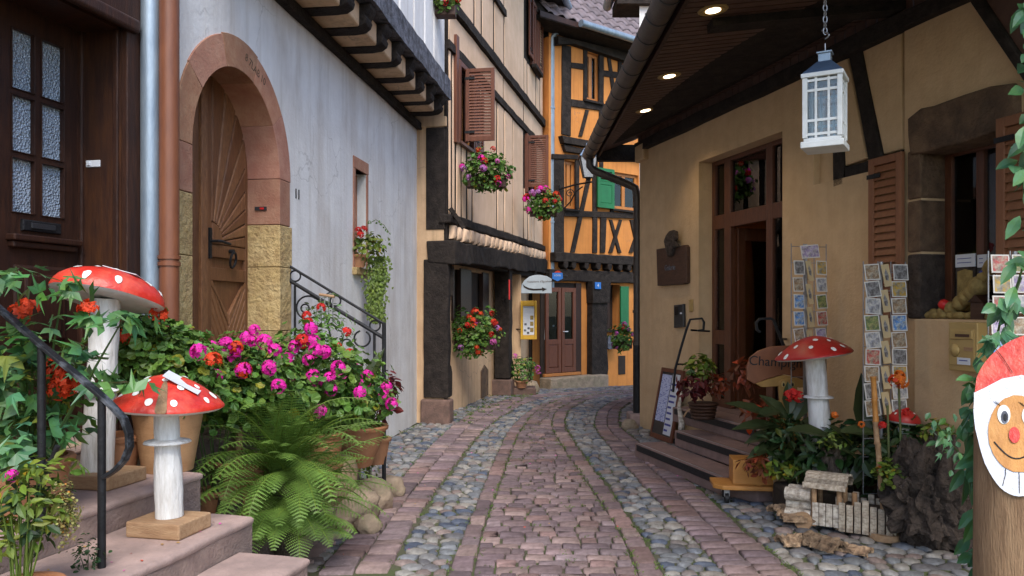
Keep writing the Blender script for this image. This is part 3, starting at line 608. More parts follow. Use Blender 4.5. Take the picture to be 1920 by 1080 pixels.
# jetty
MB().beam((.0, -.02, 4.175), (uE, -.02, 4.175), .10, .09, 14, .006).build('wall_plate', 'timber', wh)
OV = .50; k = 0; us = [5.74 - .535 * i for i in range(11)]
us = [5.80] + us[1:]
for k in range(12):
    u = 5.85 - .535 * k + R.uniform(-.02, .02)
    if u < 0: break
    w2 = R.uniform(.085, .10); zt_, zb_ = 4.455, 4.225; h = R.uniform(-.01, .01)
    prof = [(.1, zb_), (-.30, zb_ + h), (-.40, zb_ + .01), (-.455, zb_ + .045), (-.47, zb_ + .09), (-.455, zb_ + .12), (-.475, zb_ + .145), (-.50, zb_ + .19), (-.505, zt_), (.1, zt_)]
    n = len(prof); vs = [(u + s_ * w2, y + R.uniform(-.004, .004), z) for s_ in (-1, 1) for y, z in prof]
    fs = [tuple(range(n)), tuple(range(2 * n - 1, n - 1, -1))] + [(i, i + n, (i + 1) % n + n, (i + 1) % n) for i in range(n)]
    MB().add(vs, fs).build('joist', 'timber', wh, bev=.008)
    if u > .6: MB().prism([(u - .535 + w2 + .01, 4.235), (u - w2 - .01, 4.235), (u - w2 - .01, 4.45), (u - .535 + w2 + .01, 4.45)], -.40 + R.uniform(-.02, .02), -.02, .02).build('infill_block', 'beige', wh)
MB().beam((-.0, -.45, 4.60), (uE + .02 - .5, -.45, 4.60), .17, .27, 26, .009).build('sill_beam', 'timber_gray', wh)
ue2 = uE - .48
MB().box(0, ue2, -.44, -.3, 4.735, 8.6).box(ue2 - .12, ue2, -.3, 1.2, 4.46, 8.6).box(0, ue2, -.3, 1.5, 8.5, 8.6).build('upper_frame', 'timber_gray', wh)
uv = lambda x: WH.pu(x, -.48)
bnd = [uv(836) - .0, uv(815), uv(798), uv(778), uv(751)]
while bnd[-1] > .4: bnd.append(bnd[-1] - R.uniform(.5, .75))
for i in range(len(bnd) - 1):
    b, a = min(bnd[i], ue2) - .025, bnd[i + 1] + .025
    if i == 0:   # brace cuts the last panel
        MB().prism([(a, 4.76), (b, 4.76), (b, 6.1), (a, 5.75 + .55)], -.47, -.43, .02).build('plaster_panel', 'whitewall', wh)
        MB().prism([(a, 6.60), (b, 6.35), (b, 8.4), (a, 8.4)], -.47, -.43, .02).build('plaster_panel', 'whitewall', wh)
    else: MB().prism(densify([(a, 4.76), (b, 4.76), (b, 8.4), (a, 8.4)], .25, .006), -.47, -.43, .02).build('plaster_panel', 'whitewall', wh)
# steps to the arch
sa = thing('stone_steps', 'stone steps half hidden by geraniums below the arched oak door', 'steps', WH.m)
for i in range(6):
    z = LZ - .165 * i - .16; va = -.34 - .105 * i; vb = -.045 if i == 0 else va + .1045
    MB().box(.1, 1.80, va, vb, 0, z - .03).build('riser', 'riserstone', sa, bev=.004)
    MB().box(.1, 1.80, va - .01, vb, z - .0295, z).build('tread', 'stepstone', sa, bev=.01)
# railing of the arch steps (runs out from the wall)
rl = thing('stair_railing', 'black wrought iron railing with scrolls beside the arched doorway', 'railing', WH.m)
ur = WH.loc(ray(540, 500, 6.83)).x; 
def rp(x, y):                          # pixel on the plane of the railing (u = ur)
    d = Vector(((x - CX) / F, 1, (HY - y) / F)); o = Vector((0, 0, EYE)); t = (ur - (o - WH.o).dot(WH.u)) / d.dot(WH.u); p = o + d * t; return WH.loc(p)
def bar(pts, r, nm, flat=0): return MB().tube([rp(*q) for q in pts], r, 8).build(nm, 'black', rl, sharp=50)
bar([(535, 492), (535, 560), (535, 700)], .017, 'post'); q0 = rp(720, 605); q1 = rp(720, 905)
MB().tube([(ur, q0.y, q0.z), (ur, q0.y, .0)], .018, 8).build('post', 'black', rl, sharp=50)
bar([(533, 493), (722, 608)], .0115, 'top_rail'); bar([(535, 521), (720, 634)], .016, 'lower_rail'); bar([(553, 531), (553, 640)], .011, 'baluster'); bar([(702, 626), (702, 740)], .012, 'baluster')
bar([(680, 794), (720, 821)], .010, 'foot_rail')
def ring(cx, cy, r, a0=0, a1=360): return [(cx + r * math.cos(math.radians(a)), cy + r * math.sin(math.radians(a))) for a in range(a0, a1 + 1, 15)]
for cx, cy, r in ((553.5, 517.5, 10), (629, 564, 9.8), (703, 610.5, 9.8), (572, 578, 7.5), (693, 782, 8)): bar(ring(cx, cy, r), .0075, 'ring')
bar(ring(578, 577, 22, 75, 300) + [(602, 565), (610, 585), (615, 610), (620, 632), (622, 645)], .008, 'scroll')
bar(ring(679, 635, 15, -60, 260), .008, 'scroll'); bar(ring(650, 645, 9, 180, 350) + [(662, 650)], .007, 'scroll')
# hand rail of the left steps
hr = thing('handrail', 'worn black iron handrail curling down beside the toadstool steps', 'railing', loc=(0, 0, 0))
P0 = Vector((-1.60, 3.12, 0)); dv = Vector((-.975, .2214, 0))
def hp(t, z): q = P0 + dv * t; return Vector((q.x, q.y, z))
pts = [hp(.9, 1.905), hp(.476, 1.60), hp(.278, 1.457), hp(.0, 1.262)] + [ray(x, y, 3.12 - .0005 * i) for i, (x, y) in enumerate(((213, 764), (232, 785), (242, 812), (243, 838), (234, 862), (218, 880), (196, 895)))]
vs = []; mb = MB()
for i, q in enumerate(pts):
    d = (pts[min(i + 1, len(pts) - 1)] - pts[max(i - 1, 0)]).normalized(); sd_ = LH.u; nn = d.cross(sd_).normalized()
    for a, b in ((-1, -1), (1, -1), (1, 1), (-1, 1)): vs.append(q + sd_ * a * .019 + nn * b * .0075)
mb.add(vs, [(i * 4 + k, i * 4 + (k + 1) % 4, i * 4 + 4 + (k + 1) % 4, i * 4 + 4 + k) for i in range(len(pts) - 1) for k in range(4)] + [(3, 2, 1, 0), tuple(4 * (len(pts) - 1) + k for k in range(4))])
mb.build('top_rail', 'blackworn', hr, bev=.003)
b_ = lambda q, z0: MB().tube([(q.x, q.y, z0), (q.x, q.y, q.z)], .0155, 12).build('post', 'black', hr, sharp=50)
b_(hp(0, 1.26), .592); b_(hp(.278, 1.452), .728)
q = hp(.278, .96); MB().tube([q, q + Vector((.05, -.01, .05)), q + Vector((.075, -.02, .10))], .011, 8).tube([q, q + Vector((-.05, .01, .05)), q + Vector((-.075, .02, .09))], .011, 8).build('prong', 'black', hr, sharp=50)
# ================================================================ beige timber framed house
bh = thing('timber_framed_house', 'beige half timbered house with brown louvred shutters and window boxes', 'house', BH.m)
uB = BH.pu(1018); LB = lambda x: BH.pu(x)
def tl(u, z): return z + .18 * max(0, min(1, u / uB)) * max(0, 1 - (z - 2.3) / 3.4)
def pan(a, b, z0, z1, j=.010, y=-.012, ch=.012, nm='plaster_panel', mat='beige2'):
    pl = densify([(a, tl(a, z0)), (b, tl(b, z0)), (b, tl(b, z1)), (a, tl(a, z1))], .3, j)
    return MB().prism(pl, y + R.uniform(-.006, .006), .01, ch).build(nm, mat, bh, sharp=40)
MB().box(0, uB, .0, .25, 2.3, 8.6).box(0, .2, .25, 2.5, 0, 8.6).box(0, uB, 2.5, 2.7, 0, 8.6).box(uB - .2, uB, .25, 2.5, -.4, 8.6).build('frame_wall', 'timber', bh)
# side facing the lane mouth
sw = MB(); sw.add([(-.012, .04, 0), (-.012, .9, 0), (-.012, .9, 5), (-.012, .04, 5)], [(0, 3, 2, 1)]); sw.build('side_wall', 'beige', bh)
MB().box(-.03, 0.05, .02, .30, 2.72, 4.15).build('corner_post', 'timber', bh, bev=.01)
MB().box(-.035, .02, .0, .42, 4.16, 4.3).build('corner_cap', 'beige', bh, bev=.01)
# horizontal beams
MB().beam((0, -.015, tl(0, 5.32)), (uB, -.015, tl(uB, 5.32)), .06, .13, 22, .008).build('rail_beam', 'timber', bh)
MB().beam((0, -.03, 5.91), (uB, -.03, 5.91), .09, .15, 24, .01).build('storey_beam', 'timber', bh)
mb = MB(); 
n = 26
for i in range(n):                                   # the big bressummer, hewn and wavy
    a, b = i / n * uB, (i + 1) / n * uB
    for _ in (0,): pass
def hewn(z0, z1, y0, y1, name, mat, amp):
    mb = MB(); n = 34; vs = []; fs = []; o = R.random() * 40
    for i in range(n + 1):
        u = -.06 + (uB + .06) * i / n; e = lambda k: amp * noise.noise((u * 2.2, k * 7.7, o))
        for k, (y, z) in enumerate(((y0, z0), (y1, z0), (y1, z1), (y0, z1))): vs.append((u, y + e(k), tl(u, z) + e(k + 4)))
        
    for i in range(n):
        for k in range(4): a = i * 4 + k; b = i * 4 + (k + 1) % 4; fs.append((a, a + 4, b + 4, b))
    fs += [(0, 1, 2, 3), tuple(n * 4 + k for k in (3, 2, 1, 0))]
    return mb.add(vs, fs).build(name, mat, bh, bev=.02, seg=2)
hewn(2.25, 2.575, -.13, .28, 'bressummer', 'timber', .05)
hewn(2.80, 2.93, -.075, .1, 'sill_beam', 'timber', .02)
xs = [0.05]
while xs[-1] < uB - .3: xs.append(xs[-1] + R.uniform(.26, .40))
for a, b in zip(xs, xs[1:]): pan(a + .055, b - .055, 2.585, 2.79, .012, -.085, .05, 'infill_block', 'beige2')
# bottom row and shutters level
ws1 = (LB(853), LB(853) + .92); ws2 = (LB(983), LB(983) + 1.05); wz0, wz1 = 4.10, 5.20
def row(bs, z0, z1, skip=()):
    for a, b in zip(bs, bs[1:]):
        for c, d in [(z0, z1)]:
            h = [s_ for s_ in skip if s_[0] < (a + b) / 2 < s_[1]]
            if h: pan(a + .05, b - .05, z0, h[0][2] - .07); (pan(a + .05, b - .05, h[0][3] + .03, z1) if z1 - h[0][3] > .12 else 0)
            else: pan(a + .05, b - .05, z0, z1)
bs = [.02, LB(846) , ws1[0], ws1[0] + .30, ws1[0] + .62, ws1[1], LB(922) + .35, LB(944), LB(958) + .1, LB(981), ws2[0] + .35, ws2[0] + .7, ws2[1], uB - .02]
bs = sorted(bs); bs = [b for i, b in enumerate(bs) if i == 0 or b - bs[i - 1] > .14]
row(bs, 2.945, 5.245, [(ws1[0], ws1[1], wz0, wz1), (ws2[0], ws2[1], wz0, wz1)])
row([.02, LB(943), LB(981), uB - .02], 5.40, 5.825)
tb = [.02, LB(858), LB(888), LB(902), LB(925), LB(944), LB(982), LB(988), LB(1004), LB(1012), uB - .02]
uw = (LB(994), LB(1004))
row(tb, 6.0, 8.5, [(uw[0] - .6, uw[1] + .5, 6.85, 8.5)])
MB().beam((LB(902), -.02, 7.0), (LB(944), -.02, 7.0), .08, .12, 6, .006).build('rail_beam', 'timber', bh)
# windows
def louvre(parent, fr, hinge, ang, wdt, z0, z1, mat, n, th=.035, nm='shutter', st=.055, lab=None):
    """a louvred shutter leaf; local x runs from the hinge outwards"""
    m = Matrix.Translation((hinge[0], hinge[1], 0)) @ Matrix.Rotation(ang, 4, 'Z')
    b = MB()
    for x0, x1, a, c in ((0, st, z0, z1), (wdt - st, wdt, z0, z1), (st, wdt - st, z0, z0 + st * 1.3), (st, wdt - st, z1 - st, z1)): b.box(x0, x1, -th / 2, th / 2, a, c)
    o = b.build(nm, mat, parent, bev=.004, m=m)
    zz0, zz1 = z0 + st * 1.3, z1 - st; h = (zz1 - zz0) / n
    me = MB().hexa([(st - .004, -th * .42, -.012), (wdt - st + .004, -th * .42, -.012), (wdt - st + .004, -th * .42 + .008, -.012), (st - .004, -th * .42 + .008, -.012)],
                   [(st - .004, th * .42 - .008, h * .92 - .012), (wdt - st + .004, th * .42 - .008, h * .92 - .012), (wdt - st + .004, th * .42, h * .92 - .012), (st - .004, th * .42, h * .92 - .012)]).mesh('slat', mat)
    for k in range(n): mk('slat', me, o, m=Matrix.Translation((0, 0, zz0 + k * h + .012)))
    for z in (z0 + .12, z1 - .16): MB().box(-.01, .14, -th / 2 - .006, -th / 2 - .0005, z, z + .035).build('hinge', 'black', o)
    return o
def win(a, b, z0, z1, nm='window'):
    w_ = MB().box(a, b, -.02, .03, z0, z1).build(nm, 'dark', bh); f = MB()
    for x0, x1, c, d in ((a - .03, a + .05, z0 - .03, z1 + .03), (b - .05, b + .03, z0 - .03, z1 + .03), (a + .051, b - .051, z1 - .05, z1 + .03), (a - .05, b + .05, z0 - .08, z0 - .031), ((a + b) / 2 - .03, (a + b) / 2 + .03, z0 + .0, z1 - .051)): f.box(x0, x1, -.07, -.0, c, d)
    f.build('frame', 'shutter', w_, bev=.006); MB().box(a + .05, b - .05, -.03, -.025, z0, z1 - .05).build('pane', 'glass', w_); return w_
win(ws1[0] + .06, ws1[1] - .06, wz0, wz1); win(ws2[0] + .06, ws2[1] - .06, wz0, wz1); win(uw[0], uw[1], 6.9, 8.2)
MB().box(ws1[0] - .10, ws1[0] + .035, -.06, .02, wz0 - .1, wz1 + .35).build('window_post', 'shutter', bh, bev=.006)
louvre(bh, BH, (BH.pu(866), -.06), math.radians(-88), .44, wz0, wz1 - .02, 'shutter', 21)
louvre(bh, BH, (ws1[1], -.055), math.radians(-4), .40, wz0, wz1 - .02, 'shutter', 21)
louvre(bh, BH, (BH.pu(985), -.06), math.radians(-88), .42, wz0 + .03, wz1, 'shutter', 21)
louvre(bh, BH, (uw[0] - .46, -.075), 0, .42, 6.9, 8.2, 'shutter', 20); louvre(bh, BH, (uw[1] + .05, -.075), 0, .42, 6.9, 8.2, 'shutter', 20)
MB().box(uw[0] - .1, uw[1] + .1, -.16, -.05, 6.74, 6.82).build('window_sill', 'timber', bh, bev=.008)
# ground floor
RV = .30; pl2 = BH.pu(930), BH.pu(958)
gw0, gw1 = BH.pu(846, RV), BH.pu(914, RV)
wallgrid([.1, uB], [-.5, 2.45], [(gw0, gw1, 1.45, 2.24, .1)], RV).build('lower_wall', 'beige', bh)
MB().box(gw0, gw1, RV + .06, RV + .09, 1.45, 2.24).build('pane', 'dark', bh)
for a, b in ((gw0, gw0 + .08), (BH.pu(861, RV), BH.pu(881, RV)), (BH.pu(903, RV), gw1)): MB().box(a, b, RV - .03, RV + .05, 1.42, 2.26).build('window_post', 'doorwood', bh, bev=.006)
def post(u0, u1, z0, z1, y0=-.06, y1=.29):
    mb = MB(); vs = []; n = 8
    for i in range(n + 1):
        z = z0 + (z1 - z0) * i / n; j = lambda: R.uniform(-.012, .012); vs += [(u0 + j(), y0 + j(), z), (u1 + j(), y0 + j(), z), (u1 + j(), y1, z), (u0 + j(), y1, z)]
    fs = [(i * 4 + k, i * 4 + (k + 1) % 4, i * 4 + 4 + (k + 1) % 4, i * 4 + 4 + k) for i in range(n) for k in range(4)] + [(3, 2, 1, 0), tuple(4 * n + k for k in range(4))]
    return mb.add(vs, fs).build('post', 'timber', bh, bev=.015)
post(-.05, .10, .36, 2.3, -.03, .33); MB().box(-.08, .15, -.06, .37, -.02, .34).build('base_stone', 'base_stone', bh, bev=.03, seg=3)
MB().prism([(.105, .36), (.22, .36), (.23, .70), (.18, .80), (.105, .84)], -.02, .28, .03).build('post_foot', 'timber', bh)
MB().prism([(.105, 1.78), (.18, 1.82), (.19, 2.26), (.105, 2.28)], -.05, .28, .02).build('corbel', 'timber', bh)
pl2 = (3.89, 4.49); post(3.89, 4.14, .30, 2.4, -.03, .26); MB().box(3.85, 4.22, -.06, .32, -.03, .28).build('base_stone', 'base_stone', bh, bev=.03, seg=3)
MB().prism([(pl2[1] - .345, .3), (pl2[1] - .12, .3), (pl2[1] - .12, .5), (pl2[1] - .345, .72)], -.02, .28, .03).build('post_foot', 'timber', bh)
a, b = BH.pu(901, RV), BH.pu(914, RV); MB().prism([(a, .02), (b, .02), (b, .50), ((a + b) / 2, .60), (a, .50)], RV - .02, RV + .02, .015).build('cellar_hatch', 'darkstone', bh)
# eave and gutter at the far end
MB().box(-.2, uB + .35, -.55, .6, 8.52, 8.66).build('eave', 'timber', bh, bev=.01)
ib = BH.m.inverted()
MB().tube([(-.2, -.60, 8.58), (uB + .38, -.60, 8.58)], .085, 12).build('gutter', 'zinc', bh, sharp=40)
MB().tube([(uB + .10, -.60, 8.5), (uB + .10, -.58, 8.40), (uB + .0, -.34, 8.05), (uB - .02, -.20, 7.9), (uB - .02, -.20, 6), (uB - .02, -.20, 3.6), (uB - .02, -.20, -.25)], .078, 14).build('downpipe', 'zinc', bh, sharp=40)
for z in (6.25, 3.6, 1.2): MB().tube([(uB - .02, -.20, z), (uB - .02, -.20, z + .04)], .09, 14).build('pipe_clip', 'zinc', bh, sharp=40)
MB().box(uB + .001, uB + .5, -.35, .6, 8.0, 8.515).build('eave_end', 'timber', bh)
rf = MB(); rf.add([(-.3, -.62, 8.66), (uB + .4, -.62, 8.66), (uB + .4, 2.2, 11.6), (-.3, 2.2, 11.6)], [(0, 1, 2, 3)]); rf.build('roof', 'tile_red', bh)
MB().beam((.02, -.04, 3.02), (.10, -.22, 2.74), .05, .06, 3, .004).build('peg', 'timber', bh)
# porch wall and signs near the far end
FW = lambda d: Fr(0, d, 1, 0)
D1 = 15.9; f1 = FW(D1); A = lambda x: f1.pu(x)
def wbox(x0, x1, d0, d1, z0, z1): return MB().box(x0, x1, d0, d1, z0, z1)
o = wbox(-.25, A(977), D1, D1 + .5, -.3, 2.3).build('porch_wall', 'beige', None, bev=.02); o.parent = bh; o.matrix_parent_inverse = BH.m.inverted()
mn = thing('menu_case', 'yellow framed menu case hanging beside the porch wall under the arrow sign', 'menu case', FW(D1 - .14).m)
a, b = A(976), A(1006); za, zb = f1.px(0, 636)[1], f1.px(0, 564)[1]
cs = MB()
for x0, x1, c, d in ((a, a + .045, za, zb), (b - .045, b, za, zb), (a + .046, b - .046, za, za + .08), (a + .046, b - .046, zb - .10, zb)): cs.box(x0, x1, -.02, .1, c, d)
cs.build('case_frame', 'yellow', mn, bev=.008); MB().box(a + .02, b - .02, .03, .12, za + .02, zb - .02).build('back_panel', 'yellow', mn)
MB().box(a + .05, b - .05, .015, .025, za + .09, zb - .11).build('menu_sheet', 'paper', mn)
for k in range(3): MB().box(b - .13, b - .065, .010, .014, za + .15 + k * .12, za + .23 + k * .12).build('photo_print', 'straw', mn)
for x_, z_ in ((.09, .18), (.16, .22), (.10, .30), (.15, .13)): MB().box(a + x_ - .025, a + x_ + .02, .010, .014, za + z_ - .02, za + z_ + .02).build('photo_print', 'timber_gray', mn)
MB().tube([(a + .02, .05, za + .2), (a - .1, .16, za + .2)], .012, 6).build('bracket', 'black', mn)
D2 = 15.3; f2 = FW(D2); sg = thing('arrow_sign', 'grey rounded hanging sign with dark curved arrow', 'sign', f2.m)
PX = lambda x, y: f2.px(x, y)
top = [PX(x, y) for x, y in ((977, 550), (1034.5, 550), (1034.5, 523), (1026, 518), (1014, 515.5), (1003, 515.5), (992, 519), (983, 526), (978, 534))]
MB().prism(top, 0, .025, .006).build('board', 'signgrey', sg)
ar_ = [(980, 532), (984, 536.5), (992, 540), (1001, 541.5), (1016, 541), (1016, 538.5), (1025.5, 542), (1017, 546.5), (1017, 544), (1000, 544.8), (990, 543), (982, 538.5)]
MB().prism([PX(*q) for q in ar_], -.004, .001).build('arrow', 'timber', sg)
u_, z_ = PX(1012, 528); text("Hostellerie d'Eguisheim", .052, 'darkstone', sg, fm(u_, -.002, z_, .02), 'lettering', .001)
MB().tube([PX_ for PX_ in [(PX(1005, 516)[0], .01, PX(1005, 516)[1]), (PX(1005, 508)[0], .01, PX(1005, 500)[1])]], .01, 6).build('hanger', 'black', sg)
D3 = 15.25; f3 = FW(D3); PX3 = lambda x, y: f3.px(x, y); bs_ = thing('shield_sign', 'small blue shield sign with red crown over the grey arrow sign', 'sign', f3.m)
MB().prism([PX3(*q) for q in ((1035.5, 511.5), (1055, 511.5), (1055.5, 522.5), (1045, 527.5), (1035.5, 522.5))], 0, .02, .003).build('shield', 'signblue', bs_)
MB().prism([PX3(*q) for q in ((1039.5, 511), (1053, 511), (1050, 508.5), (1046, 507.2), (1042, 508.5))], 0, .02).build('crown', 'orangef', bs_)
u_, z_ = PX3(1045.5, 516.5); text('LOGIS', .045, 'paper', bs_, fm(u_, -.002, z_), 'lettering', .001)
MB().tube([(PX3(1055, 516)[0], .01, PX3(0, 516)[1]), (PX3(1066, 516)[0], .3, PX3(0, 516)[1])], .008, 6).build('arm', 'black', bs_)
MB().tube([(PX3(1036, 514)[0], .01, PX3(0, 514)[1]), (PX3(1018, 514)[0], .1, PX3(0, 508)[1])], .006, 6).build('arm', 'black', bs_)
D4 = 14.75
o = MB().box((955 - 960) / F * D4 - .012, (955 - 960) / F * D4 + .012, D4 - .12, D4 + .1, 1.78, 2.14).build('wall_plaque', 'red2', label='narrow red strip sign on the dark post beside the porch', cat='sign', bev=.003)
o = MB().box(-.25, .46, D1 - .65, D1 - .16, -.08, .10).build('stone_bench', 'base_stone', label='low reddish stone step below the porch wall', cat='step', bev=.02)
o = MB().rock((.40, 16.3, -.02), (.16, .14, .16)).build('guard_stone', 'rock', smooth=True, label='rounded grey guard stone between the porch and the dark double door', cat='stone')
# ================================================================ orange house
oh = thing('timber_framed_house', 'orange half timbered house with tiled roof and green shutters', 'house', OH.m)
P = lambda *pts: [OH.px(x, y) for x, y in pts]
uo0, uo1 = OH.pu(1029), 4.6; ZE = OH.px(1071, 80)[1]
dx0, dx1 = OH.pu(1016), OH.pu(1087)
wallgrid([uo0 - 0.0, uo1], [-.6, ZE + .1], [(OH.pu(1096), OH.pu(1124), OH.px(1110, 190)[1], OH.px(1110, 100)[1], .25), (OH.pu(1059), OH.pu(1079), OH.px(1070, 392)[1], OH.px(1070, 302)[1], .25),
        (OH.pu(1147), OH.pu(1197), OH.px(1170, 394)[1], OH.px(1170, 325)[1], .2), (OH.pu(1128), OH.pu(1162), OH.px(1150, 618)[1], OH.px(1150, 534)[1], .25), (OH.pu(1164), OH.pu(1192), OH.px(1178, 186)[1], OH.px(1178, 118)[1], .25)]).build('wall', 'orange', oh)
MB().box(uo0, uo0 + .1, .01, 3, -.6, ZE).box(uo0, uo1, 3, 3.2, -.6, ZE).build('side_wall', 'orange', oh)
MB().box(uo0 + .1, uo1, .26, .30, -.5, ZE).build('inner_wall', 'dark', oh)
tv = [0]
def tim(pts, nm='timber', y=-.03, y1=.02, mat='timber', j=.006):
    tv[0] += .0007; return MB().prism(densify(P(*pts), .5, j), y - tv[0], y1, .008).build(nm, mat, oh)
tim([(1053, 84), (1070, 88), (1069, 256), (1052, 252)], 'corner_post'); tim([(1038, 70), (1200, 108), (1200, 128), (1164, 117), (1068, 85), (1038, 86)], 'eave_beam', -.16)
tim([(1070, 117), (1095, 120), (1095, 131), (1070, 127)]); tim([(1093, 92), (1100, 94), (1099, 192), (1093, 190)]); tim([(1122, 97), (1131, 99), (1130, 318), (1123, 316)])
tim([(1070, 186), (1150, 198), (1150, 211), (1070, 200)], 'rail'); tim([(1131, 132), (1160, 136), (1160, 147), (1131, 143)]); tim([(1137, 102), (1143, 103), (1156, 200), (1150, 200)], 'brace'); tim([(1158, 110), (1165, 111), (1164, 300), (1157, 300)])
tim([(1097, 206), (1103, 207), (1090, 256), (1084, 256)], 'brace'); tim([(1128, 210), (1134, 211), (1146, 258), (1140, 258)], 'brace')
tim([(1046, 256), (1200, 282), (1200, 298), (1108, 279), (1050, 270)], 'storey_beam', -.14); tim([(1052, 272), (1100, 282), (1098, 291), (1056, 285)], 'corbel', -.09)
tim([(1033, 289), (1080, 291), (1086, 299), (1033, 298)], 'lintel', -.06); tim([(1037, 299), (1056, 299), (1056, 474), (1038, 474)], 'post'); tim([(1078, 300), (1085, 300), (1084, 392), (1078, 392)])
tim([(1056, 394), (1200, 400), (1200, 410), (1056, 406)], 'rail', -.04); tim([(1110, 290), (1119, 291), (1118, 474), (1110, 474)], 'post'); tim([(1100, 330), (1107, 331), (1076, 474), (1068, 474)], 'brace'); tim([(1125, 400), (1136, 401), (1133, 474), (1124, 474)], 'post')
tim([(1141, 412), (1146, 412), (1163, 474), (1157, 474)], 'brace'); tim([(1160, 412), (1165, 412), (1146, 474), (1140, 474)], 'brace'); tim([(1180, 412), (1185, 412), (1196, 460), (1191, 462)], 'brace'); tim([(1196, 425), (1200, 430), (1184, 474), (1178, 474)], 'brace')
tim([(1143, 320), (1150, 320), (1149, 402), (1143, 402)])
MB().beam((OH.pu(1031), -.1, OH.px(1035, 482)[1]), (OH.pu(1210), -.1, OH.px(1035, 482)[1]), .22, .22, 12, .01).build('bressummer', 'timber', oh, bev=.02)
zj = OH.px(1040, 496)[1]
for x in (1051, 1066, 1090, 1112, 1133, 1153, 1170, 1189, 1206):
    u = OH.pu(x); MB().prism([(u - .075, zj + .085), (u + .075, zj + .085), (u + .07, zj - .05), (u, zj - .11), (u - .07, zj - .05)], -.20, .02, .02).build('joist_end', 'timber', oh)
zl = OH.px(1040, 516)[1]
MB().beam((OH.pu(1024), -.05, zl), (OH.pu(1212), -.05, zl), .16, .27, 12, .012).build('lintel_beam', 'timber', oh, bev=.02)
# windows of the upper floors
def owin(x0, x1, y0, y1, fmat, sh=True):
    a, b = OH.pu(x0), OH.pu(x1); xm = (x0 + x1) / 2; z0, z1 = OH.px(xm, y1)[1], OH.px(xm, y0)[1]
    w_ = MB()
    for p0, p1, c, d in ((a, a + .08, z0, z1), (b - .08, b, z0, z1), (a + .081, b - .081, z1 - .08, z1), (a + .081, b - .081, z0, z0 + .09), ((a + b) / 2 - .05, (a + b) / 2 + .05, z0 + .091, z1 - .081)): w_.box(p0, p1, .06, .13, c, d)
    o = w_.build('window', fmat, oh, bev=.006); MB().box(a + .08, b - .08, .09, .095, z0 + .09, z1 - .08).build('pane', 'glass', o)
    MB().box(a - .06, b + .06, -.10, .05, z0 - .06, z0 - .003).build('sill', 'timber', o, bev=.01); return o
M['owood'] = pm('orange_window_wood', (.45, .17, .035), (.36, .13, .03), 6, .5)
owin(1096, 1124, 100, 190, 'owood'); owin(1059, 1079, 302, 392, 'owood'); w_ = owin(1147, 1197, 325, 394, 'owood'); owin(1164, 1192, 118, 186, 'owood')
a, b = OH.pu(1153), OH.pu(1165); MB().box(a, b, .135, .14, OH.px(1160, 386)[1], OH.px(1160, 330)[1]).build('curtain', 'curtain', w_)
a = OH.pu(1115); b = OH.pu(1146); z0, z1 = OH.px(1130, 391)[1], OH.px(1130, 317)[1]
gs = MB(); st_ = .09
for x0, x1, c, d in ((a, a + st_, z0, z1), (b - st_, b, z0, z1), (a + st_, b - st_, z0, z0 + .12), (a + st_, b - st_, z1 - .08, z1), (a + st_, b - st_, z1 - .40, z1 - .32)): gs.box(x0, x1, -.12, -.07, c, d)
gs = gs.build('shutter', 'greenpaint', oh, bev=.006); MB().prism([(a + st_, z0 + .12), (b - st_, z0 + .12), (b - st_, z1 - .40), (a + st_, z1 - .40)], -.115, -.08, .015).build('raised_panel', 'greenpaint', gs)
for k in range(4): MB().hexa([(a + st_, -.115, 0), (b - st_, -.115, 0), (b - st_, -.105, 0), (a + st_, -.105, 0)], [(a + st_, -.085, .05), (b - st_, -.085, .05), (b - st_, -.075, .05), (a + st_, -.075, .05)]).build('slat', 'greenpaint', gs, m=Matrix.Translation((0, 0, z1 - .31 + k * .058)))
# door
za, zb = OH.px(1050, 706)[1], OH.px(1050, 530)[1]
MB().box(dx0 - .05, dx1, -.018, .02, za - .1, zb).build('door_recess', 'dark', oh)
um_ = OH.pu(1049); dl = [(dx0 + .06, um_ - .012), (um_ + .012, OH.pu(1076))]
for a, b in dl:
    z0, z1, zt_ = za + .10, OH.px(1050, 636)[1], zb - .12
    lf = MB()
    for x0, x1, c, d in ((a, a + .09, z0, zt_), (b - .09, b, z0, zt_), (a + .09, b - .09, z0, z0 + .12), (a + .09, b - .09, z1 - .12, z1), (a + .09, b - .09, zt_ - .1, zt_)): lf.box(x0, x1, -.075, -.03, c, d)
    lf = lf.build('door_leaf', 'shutter', oh, bev=.006)
    MB().prism([(a + .09, z0 + .12), (b - .09, z0 + .12), (b - .09, z1 - .12), (a + .09, z1 - .12)], -.065, -.04, .02).build('raised_panel', 'shutter', lf)
    MB().box(a + .09, b - .09, -.04, -.035, z1, zt_ - .1).build('pane', 'glass', lf)
    c_ = (a + b) / 2
    for sg_ in (-1, 1): MB().add([(c_ + sg_ * .22, -.028, zt_ - .1), (c_ + sg_ * .03, -.026, zt_ - .1), (c_ + sg_ * .05, -.026, (z1 + zt_) / 2), (c_ + sg_ * .22, -.028, (z1 + zt_) / 2 - .1), (c_ + sg_ * .04, -.026, z1), (c_ + sg_ * .25, -.028, z1)], [(0, 1, 2, 3), (3, 2, 4, 5)]).build('curtain', 'curtain', lf)
MB().box(dx0, OH.pu(1084), -.10, -.02, za + .02, za + .09).build('weather_bar', 'owood', oh, bev=.01)
MB().box(OH.pu(1076) + .01, dx1, -.06, .01, za, zb).build('door_frame', 'doorwood', oh, bev=.008)
MB().tube([(um_ + .05, -.08, za + 1.05), (um_ + .05, -.13, za + 1.05), (um_ + .15, -.13, za + 1.05)], .013, 6).build('door_handle', 'paper', oh)
gb = gz(18.5)
MB().box(dx0 - .1, OH.pu(1118), -.42, -.0205, gb - .1, za + .01).build('door_step', 'rock', oh, bev=.025)
